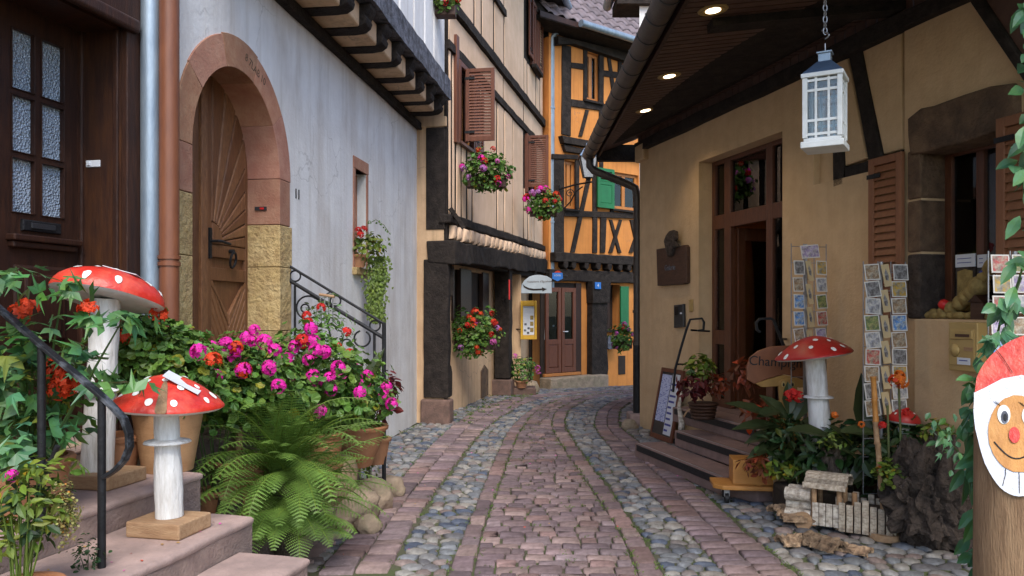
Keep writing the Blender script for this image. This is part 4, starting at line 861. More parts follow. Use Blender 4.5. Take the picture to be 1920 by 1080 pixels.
tim([(1101, 528), (1130, 528), (1128, 640), (1131, 690), (1126, 722), (1100, 718)], 'ground_post', -.16)
tim([(1098, 528), (1133, 528), (1131, 568), (1100, 568)], 'corbel', -.21)
wf = MB(); a, b = OH.pu(1128), OH.pu(1146); z0, z1 = OH.px(1145, 616)[1], OH.px(1145, 535)[1]
for x0, x1, c, d in ((a, a + .1, z0, z1), (b - .08, b, z0, z1), (a + .1, b - .08, z0, z0 + .1), (a + .1, b - .08, z1 - .08, z1)): wf.box(x0, x1, .05, .12, c, d)
wf = wf.build('window', 'doorwood', oh); MB().box(a, b, .09, .095, z0, z1).build('pane', 'glass', wf)
a, b = OH.pu(1160), OH.pu(1175); MB().box(a, b, -.08, -.035, OH.px(1168, 622)[1], OH.px(1168, 537)[1]).build('shutter', 'greenpaint', oh, bev=.008)
tim([(1126, 617), (1152, 618), (1152, 624), (1126, 623)], 'sill', -.12)
a, b = OH.pu(1159), OH.pu(1172); MB().box(a, b, -.012, .02, OH.px(1165, 702)[1], OH.px(1165, 667)[1]).build('cellar_vent', 'dark', oh)
u_, z_ = OH.px(1107, 536); hn = MB().box(u_ - .10, u_ + .10, -.26, -.245, z_ - .08, z_ + .08).build('number_plate', 'signblue', oh, bev=.004); text('4', .12, 'paper', oh, fm(u_, -.262, z_), 'house_number', .001)
a, b = OH.pu(1129), OH.pu(1148); mbx = thing('letterbox', 'dark grey letterbox under the window of the orange house', 'letterbox', OH.m)
z0, z1 = OH.px(1138, 654)[1], OH.px(1138, 629)[1]
MB().box(a, b, -.20, -.03, z0, z1).build('case', 'timber_gray', mbx, bev=.01); MB().box(a + .2, b - .08, -.205, -.2005, z1 - .13, z1 - .06).box(a + .2, b - .08, -.205, -.2005, z1 - .25, z1 - .20).build('name_plate', 'paper', mbx)
# roof: tiles one by one
ET = OH.px(1071, 62)[1]; rs_, pitch = .33, math.radians(50); tw = .34
zi = Vector((0, math.cos(pitch), math.sin(pitch)))
MB().add([(uo0 - .8, -.62, ET - .02), (uo1 + .5, -.62, ET - .02), (uo1 + .5, -.62 + 5 * zi.y, ET - .02 + 5 * zi.z), (uo0 - .8, -.62 + 5 * zi.y, ET - .02 + 5 * zi.z)], [(0, 1, 2, 3)]).build('roof', 'timber', oh)
roof = oh.children[-1] if False else [o for o in oh.children if o.name.startswith('roof')][0]
MB().box(uo0 - .8, uo1 + .4, -.60, .0, ET - .14, ET - .04).build('eave_soffit', 'timber', oh)
def tile_mesh(mat, c):
    vs = []; n = 9
    for s_, t_ in ((0, 0.045), (rs_ + .10, 0.0)):
        for i in range(n):
            x = i / (n - 1); h = .030 * math.sin(x * 2 * math.pi) + .014
            p = zi * s_ + Vector((0, -math.sin(pitch), math.cos(pitch))) * (h + t_); vs.append((x * tw, p.y, p.z))
    vs += [(v_[0], v_[1] + .018 * math.sin(pitch), v_[2] - .022) for v_ in vs[:n]]
    fs = [(i, i + 1, n + i + 1, n + i) for i in range(n - 1)] + [(2 * n + i, 2 * n + i + 1, i + 1, i) for i in range(n - 1)]
    return MB().add(vs, fs, c).mesh('roof_tile', mat, True)
tm = [tile_mesh('tile_mauve', (k, k, k * 1.02)) for k in (.8, 1, 1.15)]; tr = [tile_mesh('tile_red', (k, k, k)) for k in (.85, 1, 1.15)]
cnt = 0
for r in range(13):
    for c in range(22):
        u = uo0 - .6 + c * tw + (tw / 2 if 0 else 0)
        if u > uo1: continue
        q = zi * (r * rs_) + Vector((u, -.60, ET + .0)); mk('roof_tile', R.choice(tm if r < 6 else tr), roof, m=Matrix.Translation(q + Vector((R.uniform(-.008, .008), 0, R.uniform(-.004, .004)))))
gzz = ET - .04
vs = []; fs = []; n = 9; k = 0
gm = MB().tube([(uo0 + .35, -.70, gzz), (uo1, -.70, gzz)], .085, 14).build('gutter', 'zinc', oh, sharp=40)
MB().prism([(uo0 - .8, ET - .12), (uo0 - .8, ET + .0), (uo1, ET + .0), (uo1, ET - .12)], -.62, -.59).build('fascia', 'doorwood', oh)
# wall lantern on its bracket
wl = thing('wall_lantern', 'dark metal street lantern on scrolled bracket of the orange house', 'lantern', FW(18.0).m); f5 = FW(18.0); Q = lambda x, y: f5.px(x, y)
a0 = Q(1052, 348); a1 = Q(1110, 341)
MB().tube([(a0[0], .55, a0[1]), ((a0[0] + a1[0]) / 2, .25, (a0[1] + a1[1]) / 2 + .02), (a1[0], 0, a1[1])], .02, 8).tube([(a0[0] + .1, .55, a0[1] - .45), (a0[0] + .25, .4, a0[1] - .3), (a0[0] + .35, .25, a0[1] - .1), (a0[0] + .5, .15, a0[1])], .016, 8).tube([(a0[0] + .22 + .1 * math.cos(t) * (1 - t / 12), .3, a0[1] - .13 + .1 * math.sin(t) * (1 - t / 12)) for t in [i * .5 for i in range(20)]], .012, 6).tube([(a0[0] + .0, .56, a0[1] + .1), (a0[0], .56, a0[1] - .5)], .02, 6).build('bracket', 'black', wl)
c0 = Q(1103, 337); cx_, cz_ = c0
MB().lathe([(.03, -.02), (.06, .02), (.10, .05)], 12, (cx_, 0, cz_)).build('base', 'black', wl)
def frust(r0, r1, z0, z1): return [(cx_ + s_ * r0, t_ * r0, cz_ + z0) for s_, t_ in ((-1, -1), (1, -1), (1, 1), (-1, 1))], [(cx_ + s_ * r1, t_ * r1, cz_ + z1) for s_, t_ in ((-1, -1), (1, -1), (1, 1), (-1, 1))]
MB().hexa(*frust(.10, .19, .05, .50)).build('glass', 'curtain', wl); a_, b_ = frust(.105, .195, .05, .50)
fr2 = MB()
for i in range(4): fr2.tube([a_[i], b_[i]], .014, 6)
fr2.build('frame', 'black', wl); MB().hexa(*frust(.22, .10, .505, .70)).hexa(*frust(.07, .05, .701, .82)).build('roof', 'roofgrey', wl, bev=.008)
# pale house beyond the shop
nh = thing('town_house', 'pale blue white house wall rising behind the shop gutter', 'house', loc=(0, 0, 0))
d_ = 12.4; x0 = (1199 - CX) / F * d_
MB().hexa([(x0, d_, -.3), (x0 + 3.2, d_, -.3), (x0 + 3.6, d_ + 2, -.3), (x0 + .42, d_ + 2, -.3)], [(x0, d_, 7.4), (x0 + 3.2, d_, 7.4), (x0 + 3.6, d_ + 2, 7.4), (x0 + .42, d_ + 2, 7.4)]).build('wall', 'whitewall', nh); MB().box(x0 - .36, x0 + 3.4, d_ - .1, d_ + .5, 6.30, 6.46).build('eave', 'timber', nh, bev=.01)
MB().tube([(x0 - .44, d_ - .1, 6.48), (x0 - .44, d_ + .5, 6.48)], .075, 12).build('gutter', 'zinc', nh, sharp=40); MB().add([(x0 - .42, d_ - .12, 6.50), (x0 - .42, d_ + .52, 6.50), (x0 + 3, d_ + .52, 9), (x0 + 3, d_ - .12, 9)], [(0, 3, 2, 1)]).build('roof', 'tile_red', nh)
# ================================================================ the shop on the right
rs = thing('shop_building', 'tan rendered shop with wide dark eave and glazed entrance', 'shop', RS.m); iR = RS.m.inverted()
WT = 3.84; uD0, uD1 = RS.pu(1310), RS.pu(1467); zd0, zd1 = .48, 3.31
uW0, uW1 = RS.pu(1727), RS.pu(1727) + .70; zw0, zw1 = 1.53, 2.80
uN0, uN1 = RS.pu(1525), RS.pu(1696); zn0 = 2.72
UEND = 8.6
wallgrid([0, UEND], [0, WT], [(uD0, uD1, zd0 - .01, zd1, .26), (uW0, uW1, zw0, zw1, .24), (uN0, uN1, zn0, WT - .01, .07)]).build('wall', 'tan', rs)
MB().add([(0, 0, 0), (0, 0, WT), (0, 3, WT), (0, 3, 0)], [(0, 1, 2, 3)]).box(0, UEND, 3.2, 3.3, 0, WT + .5).build('rear_wall', 'tan', rs)  # far side face, plus an unseen rear wall box added to block light
MB().box(uW0 - .02, UEND, -.045, .0, 0, zw0 - .002).build('sill_wall', 'tan', rs, bev=.01)
# half timbering above
MB().box(uN0, uN1, .065, .09, zn0, WT).build('recess_back', 'tan', rs)
def rp_(pts, y, mat, nm, ch=.012, j=.005): return MB().prism(densify([RS.px(*q, y) for q in pts], .3, j), y, .066, ch).build(nm, mat, rs)
rp_([(1560, 278), (1580, 272), (1581, 346), (1561, 352)], .0, 'timber', 'timber_post'); rp_([(1582, 314), (1693, 281), (1693, 293), (1583, 340)], .005, 'timber', 'timber_rail')
rp_([(1588, 95), (1611, 82), (1652, 296), (1628, 303)], -.012, 'timber', 'timber_brace')
rp_([(1613, 86), (1690, 48), (1692, 279), (1656, 290)], .012, 'tan', 'plaster_panel', .015); rp_([(1566, 100), (1586, 93), (1624, 298), (1584, 311), (1582, 270), (1566, 268)], .012, 'tan', 'plaster_panel', .015)
MB().beam((0, -.03, WT - .05), (UEND, -.03, WT - .05), .10, .13, 20, .008).build('wall_plate', 'timber', rs, bev=.008)
uq = RS.pu(1836); MB().prism([RS.px(1822, -14), RS.px(1848, -14), RS.px(1945, 128), RS.px(1945, 165)], -.08, -.002, .015).build('timber_brace', 'timber', rs)
MB().prism([RS.px(1850, -14), RS.px(2100, -14), RS.px(2100, 330), RS.px(1945, 126)], -.05, -.004).build('gable_boards', 'soffit', rs)
nb = int(UEND / .13)
for k in range(nb): MB().box(k * .13 + .004, k * .13 + .122, -.03, -.0, WT + .015, WT + .16).build('frieze_board', 'soffit', rs)
# soffit boards from gutter line to wall, ruled
GX = 1.22; ZG, ZW = 3.78, WT + .12
def wx(d): return 4.62 - .264 * d
me_d = 10.9; d = 11.15; bw = .105; k = 0
while d > 2.6:
    d0, d1 = d - bw + .022, d; z_ = ZG
    a = [(GX, d0, ZG), (GX, d1, ZG), (wx(d1) + .04, d1, ZW), (wx(d0) + .04, d0, ZW)]
    a = [a[0], a[3], a[2], a[1]]
    MB().hexa([(x, y, z) for x, y, z in a], [(x, y, z + .02) for x, y, z in a]).build('soffit_board', 'soffit', rs, m=iR); d -= bw
MB().hexa([(GX, 2.5, ZG + .03), (3.9, 2.5, ZW + .03), (1.75, 11.2, ZW + .03), (GX, 11.2, ZG + .03)], [(GX, 2.5, ZG + .06), (3.9, 2.5, ZW + .06), (1.75, 11.2, ZW + .06), (GX, 11.2, ZG + .06)]).build('roof_deck', 'timber', rs, m=iR)
MB().hexa([(GX - .03, 2.5, ZG - .06), (GX, 2.5, ZG - .06), (GX, 11.3, ZG - .06), (GX - .03, 11.3, ZG - .06)], [(GX - .03, 2.5, ZG + .16), (GX, 2.5, ZG + .16), (GX, 11.3, ZG + .16), (GX - .03, 11.3, ZG + .16)]).build('fascia', 'doorwood', rs, m=iR)
MB().box(GX - .03, 2.6, 11.17, 11.3, ZG - .1, ZG + .12).build('end_fascia', 'timber', rs, m=iR)
MB().add([(GX - .12, 2.4, ZG + .17), (GX - .12, 11.35, ZG + .17), (5.2, 11.35, ZG + 3.6), (6.5, 2.4, ZG + 3.6)], [(0, 3, 2, 1)]).build('roof', 'tile_mauve', rs, m=iR)  # unseen plain roof slab above the soffit, added to block the sky
MB().box(1.55, 3.05, 6.05, 6.25, ZG - .0, ZG + .0005 + .03).v
MB().beam((1.52, 6.15, 3.80), (3.0, 6.15, 3.93), .17, .10, 6, .003).build('soffit_beam', 'timber', rs, m=iR)
# half round gutter with seams
def halfpipe(x, z, r, y0, y1, n=12, th=.006):
    vs = []; fs = []
    for y in (y0, y1):
        for rr_ in (r, r - th):
            for i in range(n + 1): t = math.pi + math.pi * i / n; vs.append((x + rr_ * math.cos(t), y, z + rr_ * math.sin(t)))
    m_ = n + 1
    for i in range(n): fs += [(i, i + 1, 2 * m_ + i + 1, 2 * m_ + i), (m_ + i + 1, m_ + i, 3 * m_ + i, 3 * m_ + i + 1), (i + 1, i, m_ + i, m_ + i + 1), (2 * m_ + i, 2 * m_ + i + 1, 3 * m_ + i + 1, 3 * m_ + i)]
    return MB().add(vs, fs)
GR = .095; gx, gzq = GX - .035 - GR, ZG + .02
halfpipe(gx, gzq, GR, 2.4, 11.35).build('gutter', 'darkpipe', rs, sharp=40, m=iR)
MB().tube([(gx, 11.35, gzq - .035), (gx, 11.36, gzq - .035)], .07, 12).build('gutter_end', 'darkpipe', rs, m=iR)
d = 3.0
while d < 11.3:
    halfpipe(gx, gzq, GR + .006, d, d + .018, 12, .012).build('gutter_strap', 'plastic', rs, m=iR); d += .42
dpx = (1195 - CX) / F * 11.15
MB().tube([(gx, 11.2, gzq - GR + .02), (gx, 11.2, gzq - GR - .10), (gx + .05, 11.2, gzq - GR - .16), (dpx - .12, 11.16, 3.34), (dpx - .03, 11.15, 3.29), (dpx, 11.15, 3.16), (dpx, 11.15, 1.5), (dpx, 11.15, 1.08)], .055, 14).build('downpipe', 'darkpipe', rs, sharp=40, m=iR)
MB().tube([(dpx, 11.15, 1.1), (dpx, 11.15, .0)], .06, 14).build('downpipe_foot', 'black', rs, sharp=40, m=iR)
for z in (2.1, 1.55, 1.10): MB().tube([(dpx, 11.15, z), (dpx, 11.15, z + .04)], .066, 14).build('pipe_clip', 'darkpipe', rs, sharp=40, m=iR)
MB().box(.0, .28, -.08, .05, WT - .25, WT - .02).build('corbel', 'tan', rs, bev=.02)
o = MB().box(1.62, 1.80, 10.95, 11.35, 0, .16).build('guard_stone', 'stepstone', bev=.02, label='low pink stone block at the foot of the shop downpipe', cat='stone')
o = MB().rock((1.58, 10.75, .03), (.12, .10, .10), 2).build('guard_stone', 'rock', smooth=True, label='small rough stone lying beside the pink block by the downpipe', cat='stone')
# recessed lit lamps
for i, (x, y) in enumerate(((1337, 20), (1255, 145), (1210, 211))):
    zz = 3.80; d = (zz - EYE) * F / (HY - y); X = (x - CX) / F * d; fr0 = (X - GX) / (wx(d) - GX); zz = ZG + (ZW - ZG) * fr0; tl_ = math.atan2(ZW - ZG, wx(d) - GX)
    lt = thing('ceiling_spotlight', 'round lit spotlight set in the dark boarded eave', 'spotlight', Matrix.Translation((X, d, zz)) @ Matrix.Rotation(-tl_, 4, 'Y'), 'spotlights along the shop eave')
    MB().lathe([(.052, -.004), (.085, -.010), (.090, -.005), (.105, -.008), (.112, -.002), (.112, .01), (.052, .012)], 24).build('rim', 'brass', lt, sharp=40)
    MB().lathe([(.055, -.0085), (.055, -.0045)], 24).build('lens', 'lamp', lt)
    ld = bpy.data.lights.new('spot', 'SPOT'); ld.energy = 12; ld.color = (1, .75, .45); ld.spot_size = math.radians(110); ld.spot_blend = .8; ld.shadow_soft_size = .05
    lo = bpy.data.objects.new('light', ld); COL.objects.link(lo); lo.parent = lt; lo.location = (0, 0, -.03)
# entrance: frame, glazing, room
ent = MB(); fv = .20; E = lambda x: RS.pu(x, fv); zTr0, zTr1 = 2.52, 2.68
m1, m2, m3 = (E(1362), E(1372)), (E(1441), E(1453)), None
for a, b, z0, z1 in ((uD0, uD0 + .07, zd0, zd1), (uD1 - .04, uD1, zd0, zd1), (m1[0], m1[1] + .02, zd0, zd1), (m2[0], m2[1], zd0, zd1), (uD0 + .071, m1[0], zTr0, zTr1), (m1[1] + .02, m2[0], zTr0, zTr1), (m2[1], uD1 - .04, zTr0, zTr1), (uD0 + .071, m1[0], zd1 - .05, zd1), (m1[1] + .02, m2[0], zd1 - .05, zd1), (m2[1], uD1 - .04, zd1 - .05, zd1), (uD0 + .071, m1[0], zd0, zd0 + .10), (uD0 + .071, m1[0], 1.20, 1.36)):
    ent.box(a, b, fv - .03, fv + .04, z0, z1)
ent = ent.build('entrance_frame', 'frame', rs, bev=.005)
for a, b, z0, z1 in ((uD0 + .07, m1[0], zTr1, zd1 - .05), (m1[1] + .02, m2[0], zTr1, zd1 - .05), (m2[1], uD1 - .04, zTr1, zd1 - .05), (uD0 + .07, m1[0], 1.36, zTr0), (uD0 + .07, m1[0], zd0 + .1, 1.2), (m2[1], uD1 - .04, zd0, zTr0)):
    MB().box(a, b, fv + .0, fv + .004, z0, z1).build('pane', 'glass', ent)
for z0, z1, mt in ((2.20, 2.42, 'paper'), (1.83, 2.03, 'paperblue'), (1.62, 1.81, 'paper'), (1.40, 1.46, 'paper')): MB().box(m1[0] - .26, m1[0] - .03, fv + .006, fv + .008, z0, z1).build('notice', mt, ent)
for z0, z1, mt in ((1.87, 2.0, 'straw'), (1.65, 1.78, 'plaque')): MB().box(m1[0] - .22, m1[0] - .07, fv + .003 + .002, fv + .0059, z0, z1).build('print', mt, ent)
# open door leaf swung inside + room
dl_ = MB(); lw_ = m2[0] - m1[1] - .03
for a, b, z0, z1 in ((0, .10, zd0 + .02, zTr0 - .01), (lw_ - .1, lw_, zd0 + .02, zTr0 - .01), (.1, lw_ - .1, zd0 + .02, zd0 + .45), (.1, lw_ - .1, zTr0 - .15, zTr0 - .01)): dl_.box(a, b, -.02, .02, z0, z1)
dl_ = dl_.build('door_leaf', 'frame', rs, bev=.005, m=Matrix.Translation((m1[1] + .03, fv + .05, 0)) @ Matrix.Rotation(math.radians(97), 4, 'Z')); MB().box(.1, lw_ - .1, -.003, .003, zd0 + .45, zTr0 - .15).build('pane', 'glass', dl_)
rm = MB(); ra, rb, rd = uD0 - .6, uD1 + .6, 2.6
rm.add([(ra, .27, zd0), (rb, .27, zd0), (rb, rd, zd0), (ra, rd, zd0), (ra, .27, 3.4), (rb, .27, 3.4), (rb, rd, 3.4), (ra, rd, 3.4)], [(0, 1, 2, 3), (7, 6, 5, 4), (3, 2, 6, 7), (0, 3, 7, 4), (1, 5, 6, 2), (0, 4, 5, 1)][:5])
rm.build('shop_room', 'interior', rs)
for z in (1.0, 1.5, 2.0): MB().box(uD0 + .1, uD1 + .3, 2.2, 2.55, z, z + .03).build('shelf', 'doorwood', rs)
for k in range(16):
    u = uD0 + .2 + R.random() * 1.5; z = R.choice((1.03, 1.53, 2.03)); h = R.uniform(.12, .3)
    MB().lathe([(.05, 0), (.07, h * .4), (.03, h * .8), (.04, h)], 10, (u, 2.32, z)).build('ornament', R.choice(['terracotta', 'straw', 'brass', 'plaque', 'red2']), rs, smooth=True)
sh = thing('table_lamp', 'small lit brass lamp glowing inside the shop entrance', 'lamp', RS.m); lu, lz = RS.px(1421, 462, 1.3)
MB().lathe([(.09, 0), (.09, .02), (.015, .03), (.015, .55)], 12, (lu, 1.3, lz - .62)).build('stand', 'brass', sh, smooth=True); MB().lathe([(.10, 0), (.05, .13)], 16, (lu, 1.3, lz - .07)).build('shade', 'bulb', sh, smooth=True)
o = MB().box(lu - .4, lu + .4, 1.15, 1.6, zd0, lz - .622).build('counter', 'plaque', label='dark wooden counter inside the shop under the small lamp', cat='counter', m=RS.m.copy(), bev=.01)
ld = bpy.data.lights.new('lampglow', 'POINT'); ld.energy = 55; ld.color = (1, .6, .28); ld.shadow_soft_size = .08; lo = bpy.data.objects.new('light', ld); COL.objects.link(lo); lo.parent = sh; lo.location = (lu, 1.12, lz)
# window with stone dressings
MB().prism(densify([RS.px(*q, -.05) for q in ((1699, 222), (1722, 205), (1800, 180), (1850, 160), (1893, 154), (1905, 165), (1906, 228), (1880, 240), (1800, 270), (1745, 284), (1704, 289))], .12, .010), -.05, .2, .025).build('stone_lintel', 'darkstone', rs, sharp=30)
for k, (z0, z1, mt) in enumerate(((zw0, 2.02, 'stump'), (2.03, 2.42, 'darkstone'), (2.43, zw1, 'darkstone'))): MB().box(uW0 - .12, uW0 + .012, -.02, .245, z0, z1 - .006).build('jamb_stone', mt, rs, bev=.015)
wf = MB()
for a, b, z0, z1 in ((uW0 + .012, uW0 + .08, zw0, zw1), (uW1 - .07, uW1, zw0, zw1), (uW0 + .081, uW1 - .071, zw1 - .07, zw1), (uW0 + .081, uW1 - .071, zw0, zw0 + .06), (uW0 + .30, uW0 + .37, zw0 + .061, zw1 - .071)): wf.box(a, b, .20, .26, z0, z1)
wf = wf.build('window', 'frame', rs, bev=.005); MB().box(uW0 + .08, uW1 - .07, .225, .228, zw0 + .06, zw1 - .07).build('pane', 'glass', wf)
MB().add([(uW0, .27, zw0), (uW1, .27, zw0), (uW1, 1, zw0), (uW0, 1, zw0), (uW0, .27, zw1), (uW1, .27, zw1), (uW1, 1, zw1), (uW0, 1, zw1)], [(0, 1, 2, 3), (7, 6, 5, 4), (3, 2, 6, 7), (0, 3, 7, 4), (1, 5, 6, 2)]).build('window_room', 'dark', rs)
louvre(rs, RS, (RS.pu(1630, -.05), -.045), 0, RS.pu(1692, -.05) - RS.pu(1630, -.05), zw0 + .0, 2.80, 'shutter2', 19, .035, st=.06)
louvre(rs, RS, (RS.pu(1873, -.06), -.07), 0, .40, zw0 + .02, 2.84, 'shutter2', 19, .035, st=.065)
# steps
sp = thing('stone_steps', 'three brown stone steps with black nosings at the shop entrance', 'steps', RS.m)
ua_ = RS.loc(Vector((1.325, 8.64, 0))).x; ub_ = RS.loc(Vector((1.76, 6.86, 0))).x
for k, (z, va, ul, ur_) in enumerate(((.16, -.98, ua_, ub_ + .02), (.325, -.66, ua_ + .30, ub_ + .1), (.485, -.36, uD0 + .05, uD1 + .2))):
    vb = .0 if k == 2 else (-.66, -.36)[k] - .0005
    MB().prism([(ul, va), (ur_ - .15, va), (ur_ + .35, va + .28), (ur_ + .35, vb), (ul, vb)], 0, 1).v
    b_ = MB(); pl = [(ul, va), (ur_, va), (ur_ + .30, min(va + .16, vb - .02)), (ur_ + .30, vb), (ul, vb)]
    n = 5; b_.add([(p[0], p[1], zz) for zz in (0 if k == 0 else z - .164, z) for p in pl], [(4, 3, 2, 1, 0), (5, 6, 7, 8, 9)] + [(i, (i + 1) % 5, (i + 1) % 5 + 5, i + 5) for i in range(5)])
    b_.build('step', 'shopstep', sp, bev=.012); MB().box(ul + .06, ur_ - .03, va - .006, va + .004, z - .075, z - .012).build('nosing', 'black', sp)
    MB().box(ul + .05, ur_ - .02, va + .012, va + .024, z - .002, z + .003).build('grip_strip', 'wire', sp)
MB().box(uD0, uD1, .0, .28, .40, .486).build('threshold', 'shopstep', sp)
# fittings on the wall
pq = thing('wall_plaque', 'carved brown wooden plaque with figure on top on the shop wall', 'plaque', RS.m); pv = -.005
def RP(pts, v): return [RS.px(*q, v) for q in pts]
MB().prism(RP([(1230, 467), (1283, 459), (1286, 463), (1286, 530), (1281, 533), (1232, 536)], -.06), -.06, pv, .012).build('board', 'plaque', pq)
MB().prism(RP([(1246, 466), (1243, 452), (1247, 441), (1253, 433), (1259, 431), (1266, 434), (1267, 447), (1264, 452), (1270, 462), (1262, 466), (1257, 480), (1250, 481)], -.10), -.10, -.061, .02).build('figure', 'stump', pq)
u_, z_ = RS.px(1256, 502, -.062); text('Galerie', .10, 'timber_gray', pq, fm(u_, -.0615, z_, 0), 'lettering', .003)
ic = thing('intercom', 'dark grey intercom handset on the shop wall below the plaque', 'intercom', RS.m)
MB().prism(RP([(1263, 572), (1280, 570), (1281, 613), (1263, 615)], -.04), -.04, pv, .008).build('case', 'plastic', ic); MB().prism(RP([(1265, 576), (1271, 575), (1271, 590), (1265, 591)], -.045), -.046, -.0405).build('speaker', 'timber', ic); MB().prism(RP([(1275, 586), (1278, 586), (1278, 589), (1275, 589)], -.045), -.046, -.0405).build('button', 'paper', ic)
o = MB().prism(RP([(1293, 562), (1299, 561), (1299, 584), (1293, 585)], -.01), -.02, pv, .004).build('doorbell', 'brass', label='small yellowed doorbell button above the intercom on the shop wall', cat='doorbell', m=RS.m.copy())
ab = thing('menu_board', 'leaning red brown menu board with blue white menu sheets', 'menu board', RS.m @ Matrix.Translation((RS.pu(1222, -.2), -.22, .005)) @ Matrix.Rotation(math.radians(-11), 4, 'X'))
f_ = MB(); W2, H2 = .60, .88
for a, b, z0, z1 in ((0, .035, 0, H2), (W2 - .05, W2, 0, H2), (.036, W2 - .051, 0, .06), (.036, W2 - .051, H2 - .05, H2)): f_.box(a, b, -.015, .015, z0, z1)
f_.build('frame', 'shutter', ab, bev=.004); MB().box(.036, W2 - .051, -.003, .006, .06, H2 - .05).build('panel', 'plastic', ab)
MB().box(.06, W2 * .52, -.008, -.0035, .22, H2 - .08).build('menu_sheet', 'paperblue', ab); MB().box(W2 * .56, W2 - .07, -.008, -.0035, .08, H2 - .06).build('menu_sheet', 'paper', ab)
M['ink'] = pm('blue_ink', (.04, .05, .25), (.06, .07, .3), 9, .6)
for k in range(9): MB().box(W2 * .58, W2 - .09 - R.random() * .08, -.010, -.0085, .12 + k * .07, .145 + k * .07).build('print_line', 'ink', ab)
def flatbar(pts, d, w_, th, par, nm):
    pts = [ray(x, y, d + i * 0.0) for i, (x, y) in enumerate(pts)]; mb = MB(); vs = []
    for i, q in enumerate(pts):
        dd = (pts[min(i + 1, len(pts) - 1)] - pts[max(i - 1, 0)]).normalized(); sd_ = Vector((0, 1, 0)); nn = dd.cross(sd_).normalized()
        for a, b in ((-1, -1), (1, -1), (1, 1), (-1, 1)): vs.append(q + sd_ * a * w_ / 2 + nn * b * th / 2)
    mb.add(vs, [(i * 4 + k, i * 4 + (k + 1) % 4, i * 4 + 4 + (k + 1) % 4, i * 4 + 4 + k) for i in range(len(pts) - 1) for k in range(4)] + [(3, 2, 1, 0), tuple(4 * (len(pts) - 1) + k for k in range(4))])
    return mb.build(nm, 'black', par, bev=.003)
h1 = thing('handrail', 'black iron handrail hooked to the wall left of the shop entrance', 'railing', loc=(0, 0, 0))
flatbar([(1262, 735), (1266, 692), (1276, 655), (1287, 618), (1294, 599), (1316, 597), (1320, 604), (1319, 618), (1308, 620)], 8.95, .04, .022, h1, 'rail'); MB().tube([ray(1296, 619, 8.95), ray(1330, 621, 9.2)], .012, 6).build('bracket', 'black', h1); MB().tube([ray(1272, 683, 8.95), ray(1285, 683, 9.3)], .012, 6).build('bracket', 'black', h1)
h2 = thing('handrail', 'black iron handrail bent over beside the open shop door and champignon board', 'railing', loc=(0, 0, 0))
flatbar([(1490, 720), (1478, 668), (1468, 645), (1450, 600), (1444, 597), (1424, 598), (1418, 605), (1419, 618), (1425, 623)], 7.25, .04, .022, h2, 'rail'); MB().tube([ray(1464, 636, 7.25), ray(1474, 636, 7.6)], .012, 6).build('bracket', 'black', h2)
# mailbox
mb_ = thing('mailbox', 'ochre metal mailbox fixed to the wall below the shop window', 'mailbox', RS.m)
a, b = RS.pu(1778, -.155), RS.pu(1832, -.155); z0, z1 = RS.px(1800, 696, -.155)[1], RS.px(1800, 604, -.155)[1]
MB().box(a, b, -.155, -.046, z0, z1).build('case', 'brass', mb_, bev=.008); h = z1 - z0; w_ = b - a
MB().prism([(a + .02, z0 + h * .12), (b - .02, z0 + h * .12), (b - .02, z0 + h * .86), (a + .02, z0 + h * .86)], -.160, -.1552, .002).build('door', 'brass', mb_)
MB().prism([(a + .025, z0 + h * .64), (b - .03, z0 + h * .66), (b - .03, z0 + h * .84), (a + .025, z0 + h * .84)], -.168, -.1605, .006).build('flap', 'brass', mb_); MB().box(a + w_ * .3, b - .05, -.17, -.1685, z0 + h * .70, z0 + h * .76).build('name_plate', 'plaque', mb_)
MB().lathe([(.045, 0), (.04, .006), (.01, .02)], 14).build('lock', 'brass', mb_, smooth=True, m=Matrix.Translation((a + w_ * .25, -.1605, z0 + h * .42)) @ Matrix.Rotation(math.radians(90), 4, 'X')); MB().box(a + w_ * .58, b - .03, -.163, -.1605, z0 + h * .42, z0 + h * .5).build('name_plate', 'rawwood', mb_)
MB().box(a + w_ * .35, b - .05, -.163, -.1605, z0 + h * .14, z0 + h * .28).build('sticker', 'paper', mb_)
MB().box(a + w_ * .42, b - .07, -.1645, -.1632, z0 + h * .215, z0 + h * .235).build('print_line', 'ink', mb_)
# things on the window ledge
uu = lambda x: RS.pu(x, .08)
gl = thing('straw_animal', 'straw figure climbing along the shop window ledge', 'figure', RS.m); zl = zw0
body = [(1738, 592, .035), (1752, 588, .04), (1768, 584, .045), (1784, 578, .05), (1800, 568, .055), (1814, 558, .06), (1826, 548, .07), (1836, 538, .075), (1846, 520, .045), (1856, 505, .05), (1862, 498, .06)]
for x, y, r in body:
    u_, z_ = RS.px(x, y, .08); MB().rock((u_, .08, max(z_, zl + r * .8)), (r, r, r), 2, .3, 3).build('straw_bundle', 'straw', gl, smooth=True)
for k in range(9):
    u_, z_ = RS.px(1735 + k * 13, 595, .02); MB().rock((u_, .03 + R.random() * .05, zl + .025), (.05, .04, .03), 2, .35, 3).build('straw_bundle', 'straw', gl, smooth=True)
u_, z_ = RS.px(1768, 568, .05); ap = MB().rock((u_, .06, zl + .105), (.042, .042, .04), 2, .12, 2).build('straw_apple', 'red2', label='red decorative apple lying on the straw of the shop window ledge', cat='decoration', smooth=True, m=RS.m.copy())
u_ = uu(1848); hs = thing('toy_house', 'tiny dark wooden house on the shop window ledge', 'decoration', RS.m); MB().box(u_ - .05, u_ + .05, .0, .08, zl, zl + .12).build('wall', 'plaque', hs, bev=.004); MB().prism([(u_ - .065, zl + .12), (u_ + .065, zl + .12), (u_, zl + .17)], -.01, .09).build('roof', 'doorwood', hs)
